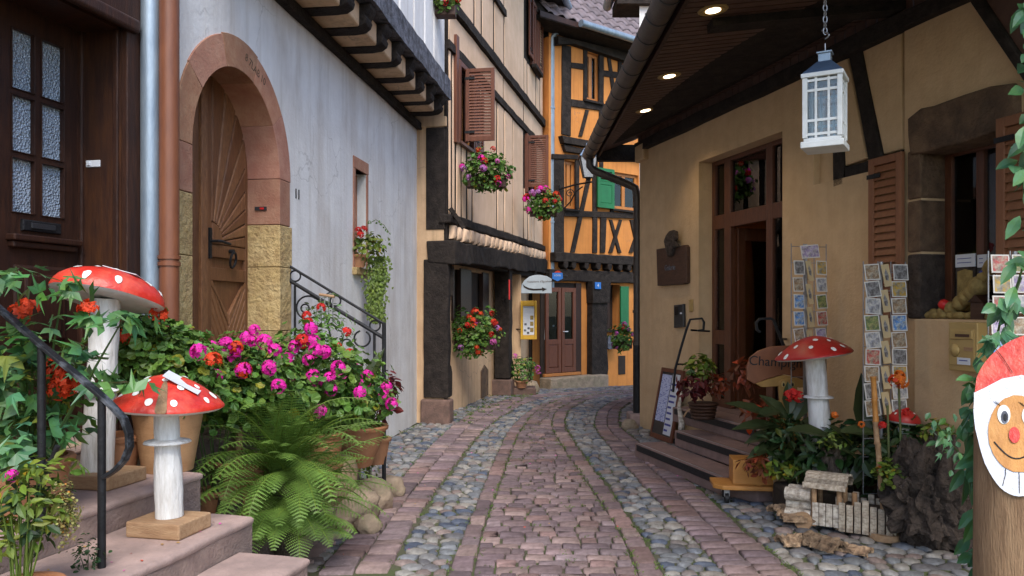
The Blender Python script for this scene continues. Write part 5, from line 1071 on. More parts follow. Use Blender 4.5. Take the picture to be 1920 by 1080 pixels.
for (x0, x1, lab, c1) in ((1795, 1832, 'framed golden print with white note in the shop window', 'straw'), (1836, 1854, 'framed navy print with white note in the shop window', 'signblue')):
    a, b = RS.pu(x0, .19), RS.pu(x1, .19); zt_ = RS.px(x0, 478, .19)[1]; pz = RS.px(x0, 502, .19)[1]
    pt = thing('framed_print', lab, 'print', RS.m); MB().box(a, b, .175, .19, zl + .02, pz - .003).build('print', M['goldprint'] if 'goldprint' in M and 'gold' in lab else ('plastic' if 'navy' in lab else 'stump'), pt)
    MB().prism([(a + .02, zl + .06), (b - .02, zl + .06), (b - .02, pz - .03), ((a + b) / 2, pz - .015), (a + .02, pz - .03)], .170, .1745).build('picture', c1 if c1 != 'signblue' else 'ink', pt); MB().box(a, b, .17, .185, pz, zt_).build('note', 'paper', pt, bev=.004)
    for k in range(2): MB().box(a + .02, b - .03, .168, .1695, pz + .03 + k * .03, pz + .035 + k * .03).build('print_line', 'ink', pt)
# hanging lantern
LX, LY = (1547 - CX) / F * 4.0, 4.0; LZ0 = EYE + (HY - 281) / F * 4; 
ln = thing('hanging_lantern', 'white wooden lantern with blue roof hanging on chain from the eave', 'lantern', Matrix.Translation((LX, LY, LZ0)) @ Matrix.Rotation(math.radians(-30), 4, 'Z') @ Matrix.Scale(.90, 4))
hw = .090; hh = .385
MB().box(-hw - .022, hw + .022, -hw - .022, hw + .022, 0, .035).build('base', 'white', ln, bev=.004); MB().box(-hw - .008, hw + .008, -hw - .008, hw + .008, .0355, .055).build('base_moulding', 'white', ln, bev=.004)
for sx in (-1, 1):
    for sy in (-1, 1): MB().box(sx * hw - .013, sx * hw + .013, sy * hw - .013, sy * hw + .013, .0555, hh).build('corner_post', 'white', ln, bev=.002)
MB().box(-hw - .02, hw + .02, -hw - .02, hw + .02, hh + .0005, hh + .025).build('cornice', 'white', ln, bev=.004)
for ang in range(4):
    mt = Matrix.Rotation(ang * math.pi / 2, 4, 'Z'); b_ = MB()
    for x in (-.033, .033): b_.box(x - .006, x + .006, -hw - .006, -hw + .004, .056, hh)
    for z in (.075, .15, .315, hh - .015): b_.box(-hw + .013, hw - .013, -hw - .005, -hw + .003, z - .007, z + .007)
    b_.build('glazing_bars', 'white', ln, m=mt); MB().box(-hw + .012, hw - .012, -hw + .004, -hw + .006, .056, hh).build('pane', 'glass', ln, m=mt)
def fr_(r0, r1, z0, z1): return [(s_ * r0, t_ * r0, z0) for s_, t_ in ((-1, -1), (1, -1), (1, 1), (-1, 1))], [(s_ * r1, t_ * r1, z1) for s_, t_ in ((-1, -1), (1, -1), (1, 1), (-1, 1))]
MB().hexa(*fr_(.105, .095, hh + .026, hh + .04)).hexa(*fr_(.092, .038, hh + .0405, hh + .10)).build('roof', 'roofgrey', ln, bev=.003); MB().hexa(*fr_(.032, .032, hh + .1005, hh + .145)).hexa(*fr_(.04, .04, hh + .1455, hh + .155)).build('cap', 'zinc', ln, bev=.002)
zc = hh + .155; zt_ = (3.80 - LZ0) / .9; k = 0
MB().tube([(.0, 0, zc), (0, 0, zc + .05)], .004, 6).tube([(.02 * math.sin(t), 0, zc + .075 + t * .0125 - .02 * 0) for t in [i * .35 for i in range(13)]], .0045, 6).build('hook', 'chain', ln); z = zc + .12
while z < zt_ + .02:
    MB().tube([(.011 * math.cos(t), 0, .021 * math.sin(t)) for t in [i * 6.2832 / 10 for i in range(11)]], .0032, 5).build('chain_link', 'chain', ln, m=Matrix.Translation((0, 0, z)) @ Matrix.Rotation(math.radians(90 * (k % 2) + 35), 4, 'Z')); z += .032; k += 1
# ================================================================ toadstools
def toadstool(base, z0, blk, stem, ringz, ringr, capz, capr, caph, tilt, lab, yaw=0, prof='dome', red='red', lean=(0, 0), spots=18, under='white', grp=None):
    """stem: (r_bottom, r_top); heights relative to the base"""
    t = thing('toadstool', lab, 'toadstool', Matrix.Translation((base[0], base[1], z0)) @ Matrix.Rotation(yaw, 4, 'Z'), grp); zb = 0
    if blk:
        MB().box(-blk[0] / 2, blk[0] / 2, -blk[1] / 2, blk[1] / 2, 0, blk[2]).build('base_block', 'rawwood', t, bev=.009, seg=3); zb = blk[2]
    L = Matrix.Rotation(-yaw, 3, 'Z') @ Vector((lean[0], lean[1], 0)); n = 9; pts = []; rs_ = []
    for i in range(n + 1):
        f = i / n; pts.append(Vector((L.x * f, L.y * f, zb + .0005 + (capz - zb) * f))); rs_.append((stem[0] + (stem[1] - stem[0]) * f) * R.uniform(.965, 1.04))
    MB().tube(pts, rs_, 20).build('stem', 'stem', t, sharp=50)
    if ringz:
        c = L * ((ringz - zb) / (capz - zb)); MB().lathe([(.03, -.012), (ringr * .8, -.004), (ringr, .0), (ringr * .97, .008), (stem[0] * .9, .018), (.03, .02)], 26, (c.x, c.y, ringz), .015).build('ring', 'stem', t, smooth=True)
    m = Matrix.Translation((L.x, L.y, capz)) @ Matrix.Rotation(-yaw, 4, 'Z') @ Matrix.Rotation(tilt[0], 4, 'X') @ Matrix.Rotation(tilt[1], 4, 'Y')
    if prof == 'dome': pr = [(1, .0), (1.0, .10), (.97, .26), (.90, .45), (.78, .64), (.60, .80), (.40, .92), (.2, .98), (.02, 1)]
    else: pr = [(1, .0), (1.0, .05), (.965, .13), (.84, .33), (.67, .55), (.47, .77), (.29, .91), (.13, .98), (.02, 1)]
    wob = [1 + .03 * math.sin(k * 2 * math.pi / 36 * 3 + .7) + .02 * math.sin(k * 2 * math.pi / 36 * 5) for k in range(36)]
    vs = []; fs = []
    for r, z in pr:
        for k in range(36): a = 2 * math.pi * k / 36; vs.append((r * capr * wob[k] * math.cos(a), r * capr * wob[k] * math.sin(a), z * caph))
    for i in range(len(pr) - 1):
        for k in range(36): q = (k + 1) % 36; fs.append((i * 36 + k, i * 36 + q, (i + 1) * 36 + q, (i + 1) * 36 + k))
    fs.append(tuple((len(pr) - 1) * 36 + k for k in range(36))); cap = MB().add(vs, fs).build('cap', red, t, smooth=True, m=m)
    v2 = [(capr * wob[k] * .998 * math.cos(2 * math.pi * k / 36) * f, capr * wob[k] * .998 * math.sin(2 * math.pi * k / 36) * f, z) for f, z in ((1, .001), (.93, -.012), (.4, -.004), (.1, -.002)) for k in range(36)]
    MB().add(v2, [(i * 36 + k, (i + 1) * 36 + k, (i + 1) * 36 + (k + 1) % 36, i * 36 + (k + 1) % 36) for i in range(3) for k in range(36)] + [tuple(108 + k for k in range(36))]).build('cap_underside', under, t, smooth=True, m=m)
    def sz(r):
        for (r1, z1), (r2, z2) in zip(pr, pr[1:]):
            if r2 <= r <= r1 and r1 > r2: return (z1 + (z2 - z1) * (r1 - r) / (r1 - r2)) * caph
        return caph
    sp_ = []
    for k in range(spots * 8):
        if len(sp_) >= spots: break
        a = R.uniform(0, 6.283); r = math.sqrt(R.uniform(.05, .86)); q = Vector((r * math.cos(a), r * math.sin(a)))
        if all((q - s_).length > .29 for s_ in sp_): sp_.append(q)
    for q in sp_:
        rad = capr * R.uniform(.050, .075); c = [(0, 0)] + [(math.cos(i * math.pi / 6), math.sin(i * math.pi / 6)) for i in range(12)]; vv = []
        for a, b in c:
            x, y = q.x * capr + a * rad, q.y * capr + b * rad; rr_ = math.hypot(x, y) / capr; ww = wob[int((math.atan2(y, x) % (2 * math.pi)) / (2 * math.pi) * 36) % 36]; e = Vector((x, y, sz(min(rr_ / ww, .995)))); nn = Vector((x, y, capr * .9)).normalized(); vv.append(e + nn * (.0065 if (a or b) == 0 else .0035))
        MB().add(vv, [(0, i, i % 12 + 1) for i in range(1, 13)]).build('spot', 'spot', cap, smooth=True)
    return t, cap, m
p = ray(185, 905, (EYE - .728) * F / 325)
t1, c1, _ = toadstool((-2.075, 4.0), .7285, (.36, .28, .07), (.076, .066), .465, .112, .925, .262, .145, (math.radians(-15), math.radians(6)), 'tall red toadstool with white ring on the upper sandstone step', math.radians(-13), 'dome', lean=(.045, 0), spots=14)
MB().box(-.09, .09, -.05, .05, 0, .003).build('paper_note', 'paper', c1, m=Matrix.Translation((.07, -.02, .134)) @ Matrix.Rotation(.16, 4, 'Y'))
t2, c2, _ = toadstool((-1.55, 3.62), .5925, (.27, .24, .07), (.061, .054), .405, .102, .575, .238, .138, (math.radians(2), math.radians(4)), 'short red toadstool with split cap on the lower sandstone step', math.radians(-13), 'cone', lean=(-.015, 0), spots=26)
MB().box(-.085, .085, -.055, .055, 0, .003).build('paper_note', 'paper', c2, m=Matrix.Translation((.085, -.035, .112)) @ Matrix.Rotation(.48, 4, 'Y') @ Matrix.Rotation(.2, 4, 'Z'))
cr = []   # the split: raw wood wedge running from the rim to the crown on the street side
for f, w_ in ((1.004, .030), (.95, .036), (.84, .030), (.68, .022), (.48, .012), (.30, .004)):
    for s_ in (-1, 1): pass
prC = [(1, .0), (1.0, .05), (.965, .13), (.84, .33), (.67, .55), (.47, .77), (.29, .91)]; vs = []
for (r, z), w_ in zip(prC, (.018, .024, .026, .022, .018, .012, .003)):
    for s_ in (-1, 1):
        a = math.radians(-72) + s_ * .9 * w_ / .24 / max(r, .4); vs.append((r * .238 * 1.035 * math.cos(a), r * .238 * 1.035 * math.sin(a), z * .138 + .003))
MB().add(vs, [(2 * i, 2 * i + 1, 2 * i + 3, 2 * i + 2) for i in range(6)]).build('split', 'logwood', c2)
t3, c3, _ = toadstool((2.475, 6.30), .0, None, (.088, .074), .905, .12, 1.235, .295, .155, (math.radians(-2), math.radians(-8)), 'dark red toadstool leaning beside the champignon board', 0, 'cone', 'redd', (-.09, 0), 20)
t4, c4, _ = toadstool((2.86, 5.85), .0, None, (.05, .04), 0, 0, .78, .12, .09, (0, .1), 'small red toadstool half hidden behind the card rack plants', 0, 'dome', 'redd', (0, 0), 12)
# ================================================================ champignon board
cb = thing('champignon_board', 'brown mushroom shaped board reading Champignon by the shop steps', 'sign board', FW(6.75).m); f6 = FW(6.75); B = lambda pts: [f6.px(*q) for q in pts]
MB().prism(B([(1401, 712), (1400, 690), (1407, 670), (1422, 658), (1445, 650), (1480, 648), (1512, 654), (1528, 668), (1533, 690), (1530, 712), (1515, 716), (1490, 706), (1470, 702), (1440, 710), (1415, 720)]), 0, .03, .006).build('cap', 'signbrown', cb)
MB().prism(B([(1417, 719), (1440, 711), (1470, 703), (1490, 707), (1516, 717), (1528, 712), (1524, 722), (1500, 727), (1480, 722), (1450, 725), (1428, 726)]), -.004, .028, .004).build('gills', 'signyellow', cb)
MB().prism(B([(1459, 716), (1466, 710), (1484, 709), (1494, 718), (1497, 760), (1502, 800), (1500, 840), (1450, 840), (1459, 785), (1462, 750)]), -.012, .02, .008).build('stem', 'signyellow', cb)
MB().prism(B([(1454, 752), (1461, 751), (1455, 785), (1440, 810), (1426, 822), (1417, 816), (1436, 800), (1446, 778)]), -.008, .015, .004).build('arm', 'signyellow', cb)
for x in (1468, 1485):
    MB().prism(B([(x + 4 * math.cos(t), 720 + 5.5 * math.sin(t)) for t in [i * .6283 for i in range(10)]]), -.018, -.0125).build('eye', 'brass', cb); MB().prism(B([(x + 1.8 * math.cos(t), 721 + 3.5 * math.sin(t)) for t in [i * .785 for i in range(8)]]), -.021, -.0185).build('pupil', 'black', cb)
u_, z_ = f6.px(1467, 680); text('Champignon', .112, 'black', cb, fm(u_, -.0035, z_, -.06), 'lettering', .002)
MB().box(f6.pu(1452), f6.pu(1498), -.05, .12, 0, .44).build('foot', 'stump', cb, bev=.01)
# ================================================================ plant dolly, pots, train, bark, bamboo, stump
dy = thing('plant_dolly', 'yellow wooden planter board on small black castors by the steps', 'dolly', Matrix.Translation((1.98, 6.66, 0)) @ Matrix.Rotation(math.radians(-8), 4, 'Z'))
MB().add([(x, y, z) for z in (.125, .16) for x, y in ((-.31, -.10), (-.24, -.17), (.27, -.17), (.27, .17), (-.31, .17))], [(4, 3, 2, 1, 0), (5, 6, 7, 8, 9)] + [(i, (i + 1) % 5, (i + 1) % 5 + 5, i + 5) for i in range(5)]).build('board', 'yellowwood', dy, bev=.006)
MB().box(-.15, .27, -.10, .15, .1605, .36).build('planter_box', 'yellowwood', dy, bev=.004)
for x, y in ((-.2, -.1), (.2, -.1), (-.2, .1), (.2, .1)): MB().tube([(x - .015, y, .045), (x + .015, y, .045)], .045, 14).build('castor', 'black', dy, sharp=40); MB().box(x - .022, x + .022, y - .012, y + .012, .06, .125).build('castor_fork', 'wire', dy)
tr_ = thing('train_planter', 'birch bark toy train planter beside the bamboo stick', 'planter', Matrix.Translation((2.46, 5.74, 0)) @ Matrix.Rotation(math.radians(-33), 4, 'Z') @ Matrix.Scale(.86, 4))
hb = thing('x', None, None); bpy.data.objects.remove(hb)
def stave(x, y, w_, h, z0, ang, nm='stave'):
    g = R.uniform(.45, 1.1); return MB().box(-w_ / 2 + .004, w_ / 2 - .004, -.012 - R.random() * .006, .006, 0, h * R.uniform(.86, 1.12), (g, g * .95, g * .88)).build(nm, 'birch', tr_, bev=.005, m=Matrix.Translation((x, y, z0)) @ Matrix.Rotation(ang, 4, 'Z'))
MB().box(-.09, .30, -.13, .13, .02, .12).build('hopper_floor', 'sisal', tr_)
for k in range(7): stave(-.075 + k * .06, -.14, .058, .25, .03, 0); stave(-.075 + k * .06, .14, .058, .25, .03, math.pi)
for k in range(4): stave(.315, -.10 + k * .067, .064, .25, .03, math.pi / 2); stave(-.115, -.10 + k * .067, .064, .25, .03, -math.pi / 2)
MB().box(-.085, .285, -.125, .125, .12, .225).build('soil', 'sisal', tr_)
for x, y in ((-.30, -.12), (-.10, -.12), (-.30, .12), (-.10, .12)): MB().tube([(x, y, .04), (x, y, .40)], .022, 10).build('cabin_post', 'rawwood', tr_, sharp=50)
for k in range(4): MB().box(-.31 + k * .055, -.31 + k * .055 + .05, -.145, -.125, .05, .24).build('cabin_board', 'birch', tr_, bev=.004)
for k in range(9):
    a = math.radians(-72 + k * 18); y_, z_ = .165 * math.sin(a), .345 + .12 * math.cos(a); g = R.uniform(.45, 1.1)
    MB().box(-.38, -.04, -.024, .024, -.009, .009, (g, g * .95, g * .88)).build('roof_slat', 'birch', tr_, bev=.004, m=Matrix.Translation((R.uniform(-.01, .01), y_, z_)) @ Matrix.Rotation(-a, 4, 'X'))
for y, z in ((-.09, .10), (.02, .10), (-.035, .19), (-.09, .28), (.03, .28)): MB().tube([(-.54, y, z), (-.44, y, z), (-.33, y, z)], [.056, .058, .055], 14).build('boiler_log', 'birch', tr_, sharp=40)
MB().tube([(-.38, -.165, .075), (-.38, -.14, .075)], .075, 20).build('wheel', 'rawwood', tr_, sharp=40)
MB().tube([(-.0, -.01, .225), (-.0, -.01, .33)], .022, 10).build('figure_body', 'paleclay', tr_, sharp=50)
ba = [((1478, 975), .24, .06, 15, 'arched cork bark piece behind the others in front of the birch train'), ((1520, 992), .36, .045, -6, 'long thin cork bark strip in front of the birch train'), ((1494, 1022), .22, .055, 8, 'short thick cork bark piece at the street side of the bark pile'), ((1543, 1032), .24, .065, -62, 'chunky ridged cork bark piece in the middle of the bark pile'), ((1588, 1036), .26, .045, -40, 'narrow cork bark strip lying under the birch train hopper')]
for i, ((x, y), l, w_, a, lab) in enumerate(ba):
    g_ = gpt(x, y); zz = (.10, .10, .02, .05, .02)[i]; vs = []; n1, n2 = 14, 10; fs = []; sd_ = R.random() * 30
    for i1 in range(n1 + 1):
        for i2 in range(n2 + 1):
            t = math.pi * i2 / n2; x_ = (i1 / n1 - .5) * l * 1.15 + .015 * noise.noise((i2 * .6, sd_, i1 * .3)); r_ = w_ * 1.25 * (1 + .40 * noise.noise((i1 * .55, i2 * .7, sd_)) + .25 * noise.noise((i1 * 1.4, i2 * 1.9, sd_ + 9))); vs.append((x_, -r_ * math.cos(t), r_ * math.sin(t) * .8))
    nv = len(vs); vs += [(v_[0], v_[1] * .78, v_[2] * .72 - .004) for v_ in vs]
    for i1 in range(n1):
        for i2 in range(n2): q = i1 * (n2 + 1) + i2; fs += [(q, q + n2 + 1, q + n2 + 2, q + 1), (nv + q, nv + q + 1, nv + q + n2 + 2, nv + q + n2 + 1)]
    for i1 in range(n1): q = i1 * (n2 + 1); fs += [(q, nv + q, nv + q + n2 + 1, q + n2 + 1), (q + n2, q + 2 * n2 + 1, nv + q + 2 * n2 + 1, nv + q + n2)]
    for i2 in range(n2): q = n1 * (n2 + 1) + i2; fs += [(i2, i2 + 1, nv + i2 + 1, nv + i2), (q, nv + q, nv + q + 1, q + 1)]
    g = (1.3, .95, 1.2, .65, 1.35)[i]; MB().add(vs, fs, (g, g, g)).build('bark_piece', 'corkbark', label=lab, cat='bark', group='cork bark pieces on the cobbles', m=Matrix.Translation((g_.x, g_.y, zz * .6)) @ Matrix.Rotation(math.radians(a), 4, 'Z'))
bb = thing('bamboo_stick', 'upright bamboo stick on round wooden foot behind the birch train', 'stick', loc=(0, 0, 0)); q0 = gpt(1660, 1010); q1 = ray(1636, 706, q0.y)
MB().lathe([(.115, 0), (.12, .02), (.115, .045)], 22, (q0.x, q0.y, .0), .03).build('foot', 'rawwood', bb, sharp=40)
for k in range(7):
    a, b = q0.lerp(q1, .03 + k * .97 / 7), q0.lerp(q1, .03 + (k + 1) * .97 / 7); j = Vector((R.uniform(-.005, .005), 0, 0)); MB().tube([a + j, a.lerp(b, .06) + j, a.lerp(b, .5) + j, a.lerp(b, .94) + j, b + j], [.024, .019, .018, .019, .024], 10).build('cane_segment', 'yellowwood' if k > 4 else 'rawwood', bb, smooth=True)
q = gpt(1752, 1030); sm = thing('root_stump', 'dark gnarled root stump beside the gnome log', 'stump', loc=(q.x, q.y + .1, 0))
MB().rock((0, 0, .29), (.235, .22, .34), 5, .50, 3.4).build('trunk', 'stump', sm)
for k in range(9): a = R.uniform(0, 6.28); MB().tube([(.14 * math.cos(a), .14 * math.sin(a), .35), (.19 * math.cos(a), .19 * math.sin(a), .55), (.16 * math.cos(a + .3), .16 * math.sin(a + .3), .66 + R.random() * .12)], [.07, .045, .012], 8).build('root', 'stump', sm, smooth=True)
q = gpt(1475, 951); 
o = MB().lathe([(.075, 0), (.09, .2), (.095, .27), (.085, .272), (.08, .22)], 20, (q.x, q.y + .09, 0)).build('clay_pot', 'stonepot', label='plain tan clay pot between the dolly and the birch train', cat='pot', sharp=40)
# logs by the fern
for (x, y, d_, r_, h_, ax, lab) in ((405, 890, 5.0, .075, .42, (.12, 0), 'tall leaning log with rough bark by the fern'), (424, 950, 4.85, .07, .16, (.05, -.06), 'short cut log showing pale end grain beside the fern')):
    b0 = ray(x, y, d_); b0.z = .30 if h_ > .3 else .31; tpt = b0 + Vector((ax[0], ax[1], h_)); lg = thing('log', lab, 'log', loc=(0, 0, 0))
    MB().tube([Vector((b0.x, b0.y, 0)), b0, tpt], [r_ * 1.1, r_ * 1.05, r_], 16).build('trunk', 'bark', lg, sharp=40); dd = (tpt - b0).normalized(); MB().tube([tpt - dd * .004, tpt + dd * .004], r_ * .93, 16).build('cut_face', 'rawwood', lg)
lg = MB().tube([ray(445, 960, 4.95), ray(452, 905, 4.95), ray(447, 850, 4.95), ray(449, 800, 4.95)], [.035, .03, .026, .02], 10).build('driftwood', 'logwood', smooth=True, label='thin upright driftwood branch between cut log and fern', cat='branch')
# boulders
for x, y, r_, lab in ((655, 985, (.22, .18, .17), 'large tan boulder behind the fern fronds'), (700, 955, (.16, .14, .15), 'tan boulder under the iron railing post'), (728, 930, (.14, .12, .10), 'rounded pale boulder at the foot of the railing'), (690, 1000, (.09, .07, .08), 'small grey stone beside the tan boulders')):
    q = gpt(x, y); MB().rock((q.x, q.y, r_[2] * .7), r_, 3, .28, 1.7).build('boulder', 'rock', label=lab, cat='boulder', smooth=True)
# ================================================================ gnome log
GXc, GYc, gr = 2.02, 3.2, .148
gn = thing('gnome_log', 'upright log with painted gnome face and red hat', 'gnome', loc=(GXc, GYc, 0))
nh_ = Vector((-.53, -.848, 0)); sh_ = Vector((-nh_.y, nh_.x, 0)) * -1      # nh: towards the camera, sh: to the right as seen
sh_ = Vector((.848, -.53, 0)); zc0, zc1 = .885, 1.585
def cutz(s_): return zc0 + (zc1 - zc0) * (1 - s_ / gr) / 2           # s_ = distance towards the camera
bal_ = lambda a: min(math.sqrt(max(0, 1 - a * a)), .05 + .70 * math.sqrt(max(0, 1 - (abs(a - .35) / (1.36 if a < .35 else .66)) ** 1.5)))
n = 48; vs = []; wv = [gr * (1 + .02 * math.sin(3 * t) + .012 * math.sin(7 * t)) for t in [2 * math.pi * k / n for k in range(n)]]
for lev_ in range(8):
    for k in range(n):
        t = 2 * math.pi * k / n; q = (sh_ * math.cos(t) + nh_ * math.sin(t)) * wv[k] * (1.05 - .05 * lev_ / 7); zt_ = cutz(-gr * bal_(math.cos(t)) if math.sin(t) < 0 else wv[k] * math.sin(t)) - (.032 if math.sin(t) < 0 else 0); vs.append((q.x, q.y, zt_ * lev_ / 7))
fs = [(l_ * n + k, l_ * n + (k + 1) % n, (l_ + 1) * n + (k + 1) % n, (l_ + 1) * n + k) for l_ in range(7) for k in range(n)]
MB().add(vs, fs + [tuple(range(n))[::-1]]).build('log', 'logwood', gn, sharp=50)
nrm = (nh_ * (zc1 - zc0) / (2 * gr) + Vector((0, 0, 1))).normalized()
def fp(a, b, e):                        # a right (-1..1), b up along the cut (-1..1), e height above the cut
    s_ = -b * gr; q = sh_ * (a * gr) + nh_ * s_; return Vector((q.x, q.y, cutz(s_))) + nrm * e
def patch(pts, e, mat, nm, th=.004):
    n_ = len(pts); A = sum(pts[i][0] * pts[(i + 1) % n_][1] - pts[(i + 1) % n_][0] * pts[i][1] for i in range(n_)); pts = pts if A > 0 else pts[::-1]
    return MB().add([fp(a, b, e - th) for a, b in pts] + [fp(a, b, e) for a, b in pts], [tuple(range(n_, 2 * n_))] + [(i, (i + 1) % n_, (i + 1) % n_ + n_, i + n_) for i in range(n_)]).build(nm, mat, gn)
el = lambda cx, cy, rx, ry, n=40, j=0: [(cx + rx * math.cos(2 * math.pi * k / n) * (1 + R.uniform(-j, j)), cy + ry * math.sin(2 * math.pi * k / n) * (1 + R.uniform(-j, j))) for k in range(n)]

def bal(a): return min(math.sqrt(max(0, 1 - a * a)), .05 + .70 * math.sqrt(max(0, 1 - (abs(a - .35) / (1.36 if a < .35 else .66)) ** 1.5)))
HA = [-1 + 2 * i / 40 for i in range(41)]; lo_ = [(a, -math.sqrt(max(0, 1 - a * a))) for a in HA]; hi_ = [(a, bal(a)) for a in HA]
patch([(a * 1.005, b) for a, b in lo_] + [(a * 1.005, b) for a, b in hi_[::-1]], .002, 'red', 'hat')
vs = []
for a, b in hi_:
    q = fp(a * 1.006, b, .002); rg = sh_ * (a * gr * 1.006) + nh_ * (-math.sqrt(max(0, 1 - a * a)) * gr); vs += [q, Vector((rg.x, rg.y, q.z - .03))]
MB().add(vs, [(2 * i, 2 * i + 2, 2 * i + 3, 2 * i + 1) for i in range(40)]).build('hat_back', 'red', gn)

bd = [(math.cos(t) * 1.015, math.sin(t) * 1.012) for t in [math.radians(a) for a in range(176, 365, 6)]]; top_ = [(1.0, .04), (.8, .16), (.5, .25), (.1, .28), (-.35, .23), (-.75, .12), (-1.0, .06)]
patch([(a * (1 + R.uniform(-.012, .012)), b) for a, b in bd] + top_, .0065, 'beard', 'beard'); patch(el(.02, -.36, .68, .41, 40, .012), .0105, 'skin', 'face')
for a in (-.30, .26):
    patch(el(a, -.17, .15, .105, 20), .0135, 'white', 'eye'); patch(el(a + .02, -.20, .085, .07, 16), .0155, 'timber_gray', 'iris'); patch(el(a + .03, -.205, .045, .04, 12), .0175, 'black', 'pupil')
    for k in range(3): patch([(a - .10 - .03 * k, -.07 + .01 * k), (a - .085 - .03 * k, -.075 + .01 * k), (a - .15 - .04 * k, -.03 + .005 * k)], .0135, 'black', 'eyelash')
patch(el(-.06, -.385, .125, .085, 20), .017, 'red', 'nose', .008)
sm_ = [(-.52 + .99 * i / 12, -.47 - .16 * math.sin(math.pi * i / 12)) for i in range(13)]; MB().tube([fp(a, b, .0115) for a, b in sm_], .0032, 5).build('mouth', 'black', gn)
for (a0, b0, a1, b1) in ((.0, -.6, .05, -.98), (.1, -.45, .3, -.5), (-.25, -.72, -.32, -.92), (.25, -.7, .34, -.85), (-.55, .6, -.1, .3)): MB().tube([fp(a0, b0, .0085), fp((a0 + a1) / 2 + .02, (b0 + b1) / 2, .0085), fp(a1, b1, .0085)], .0014, 4).build('crack', 'stump', gn)
# ================================================================ card racks
PAL = [('blue', (.06, .22, .55), (.45, .5, .5)), ('grey', (.30, .29, .28), (.10, .09, .09)), ('golden', (.50, .30, .03), (.30, .28, .22)), ('green', (.10, .16, .05), (.35, .33, .12)), ('red', (.45, .06, .05), (.45, .35, .25)), ('violet', (.32, .24, .42), (.55, .5, .52)), ('brown', (.26, .15, .07), (.45, .38, .28)), ('pale', (.55, .52, .46), (.28, .28, .32))]
for nme, a, b in PAL: M['card_' + nme] = pm('card_print_' + nme, a, b, 34, .35, c3=(.08, .07, .06), s3=26, f3=.9, contrast=(.42, .58), spec=.5)
M['cardstock'] = pm('card_stock', (.66, .63, .58), (.58, .55, .50), 6, .5); M['craft'] = pm('craft_card', (.52, .40, .22), (.46, .34, .18), 8, .6)
def rack(lab, cx, cy, z0, z1, yaw, cards, where):
    m = Matrix.Translation((cx, cy, 0)) @ Matrix.Rotation(yaw, 4, 'Z'); rk = thing('card_rack', lab, 'card rack', m)
    MB().tube([(0, .06, 0), (0, .06, z1)], .014, 8).build('pole', 'wire', rk); MB().lathe([(.16, 0), (.16, .02), (.03, .05)], 18, (0, .06, 0)).build('foot', 'black', rk, sharp=40)
    for x in (-.165, -.05, .05, .165): MB().tube([(x, .018, z0), (x, .018, z1)], .0042, 5).build('wire', 'wire', rk)
    z = z0
    while z < z1: MB().tube([(-.165, .02, z), (.165, .02, z)], .003, 5).tube([(0, .02, z), (0, .06, z)], .004, 5).build('wire', 'wire', rk); z += .135
    for (x, z, w_, h, pal, rot) in cards:
        mm = m @ Matrix.Translation((x, 0, z)) @ Matrix.Rotation(rot, 4, 'Y') @ Matrix.Rotation(-.12, 4, 'X')
        craft = pal == 'craft'; lb = 'tall kraft coloured bookmark card ' + where if craft else 'square greeting card with %s picture %s' % (pal, where)
        c = thing('greeting_card', lb, 'card', mm, 'cards ' + where); MB().box(-w_ / 2, w_ / 2, 0, .002, -h / 2, h / 2).build('sheet', 'craft' if craft else 'cardstock', c)
        if craft: MB().prism([(-w_ * .2, -h * .2), (w_ * .15, -h * .25), (w_ * .25, .0), (.0, h * .3), (-w_ * .25, .1 * h)], -.0015, -.0002).build('picture', 'card_grey', c)
        else: MB().box(-w_ / 2 + .008, w_ / 2 - .008, -.0015, -.0002, -h / 2 + .008, h / 2 - .008).build('picture', 'card_' + pal, c)
    return rk
def mkcards(rows, w_, h, gap, z1, ncr, cw, chh, first=None):
    cs = []; z = z1 - h / 2 - .02
    for i, (l_, r_) in enumerate(rows):
        if l_: cs.append((-.105 + R.uniform(-.006, .006), z - i * gap, w_, h, l_, R.uniform(-.11, .11)))
        if r_: cs.append((.11 + R.uniform(-.006, .006), z - i * gap, w_, h, r_, R.uniform(-.06, .06)))
    for k in range(ncr): cs.append((.002 + R.uniform(-.008, .008), z1 - chh / 2 - .02 - k * (chh + .022), cw, chh, 'craft', -.10 + R.uniform(-.03, .03)))
    return cs + (first or [])
D5 = 6.62; xr = (1519 - CX) / F * D5; z1 = EYE + (HY - 484) / F * D5
rack('narrow wire card rack against the wall right of the shop door', xr, D5, .5, z1 + .12, .25, mkcards([('grey', 'golden'), ('brown', 'pale'), ('blue', 'green'), ('blue', 'red'), ('brown', 'violet'), ('pale', 'grey')], .098, .118, .140, z1, 6, .05, .17, [(.0, z1 + .055, .17, .11, 'violet', -.08)]), 'on the narrow rack right of the shop door')
D6 = 5.85; xr = (1661 - CX) / F * D6; z1 = EYE + (HY - 490) / F * D6
rack('wide wire card rack in front of the brown louvred shutter', xr, D6, .25, z1, .12, mkcards([('brown', 'grey'), ('grey', 'golden'), ('pale', 'brown'), ('green', 'blue'), ('pale', 'brown'), ('red', 'grey'), ('brown', 'golden'), ('grey', 'pale'), ('brown', 'grey')], .116, .118, .124, z1, 6, .06, .165), 'on the rack before the louvred shutter')
D7 = 4.35; xr = (1915 - CX) / F * D7; z1 = EYE + (HY - 470) / F * D7
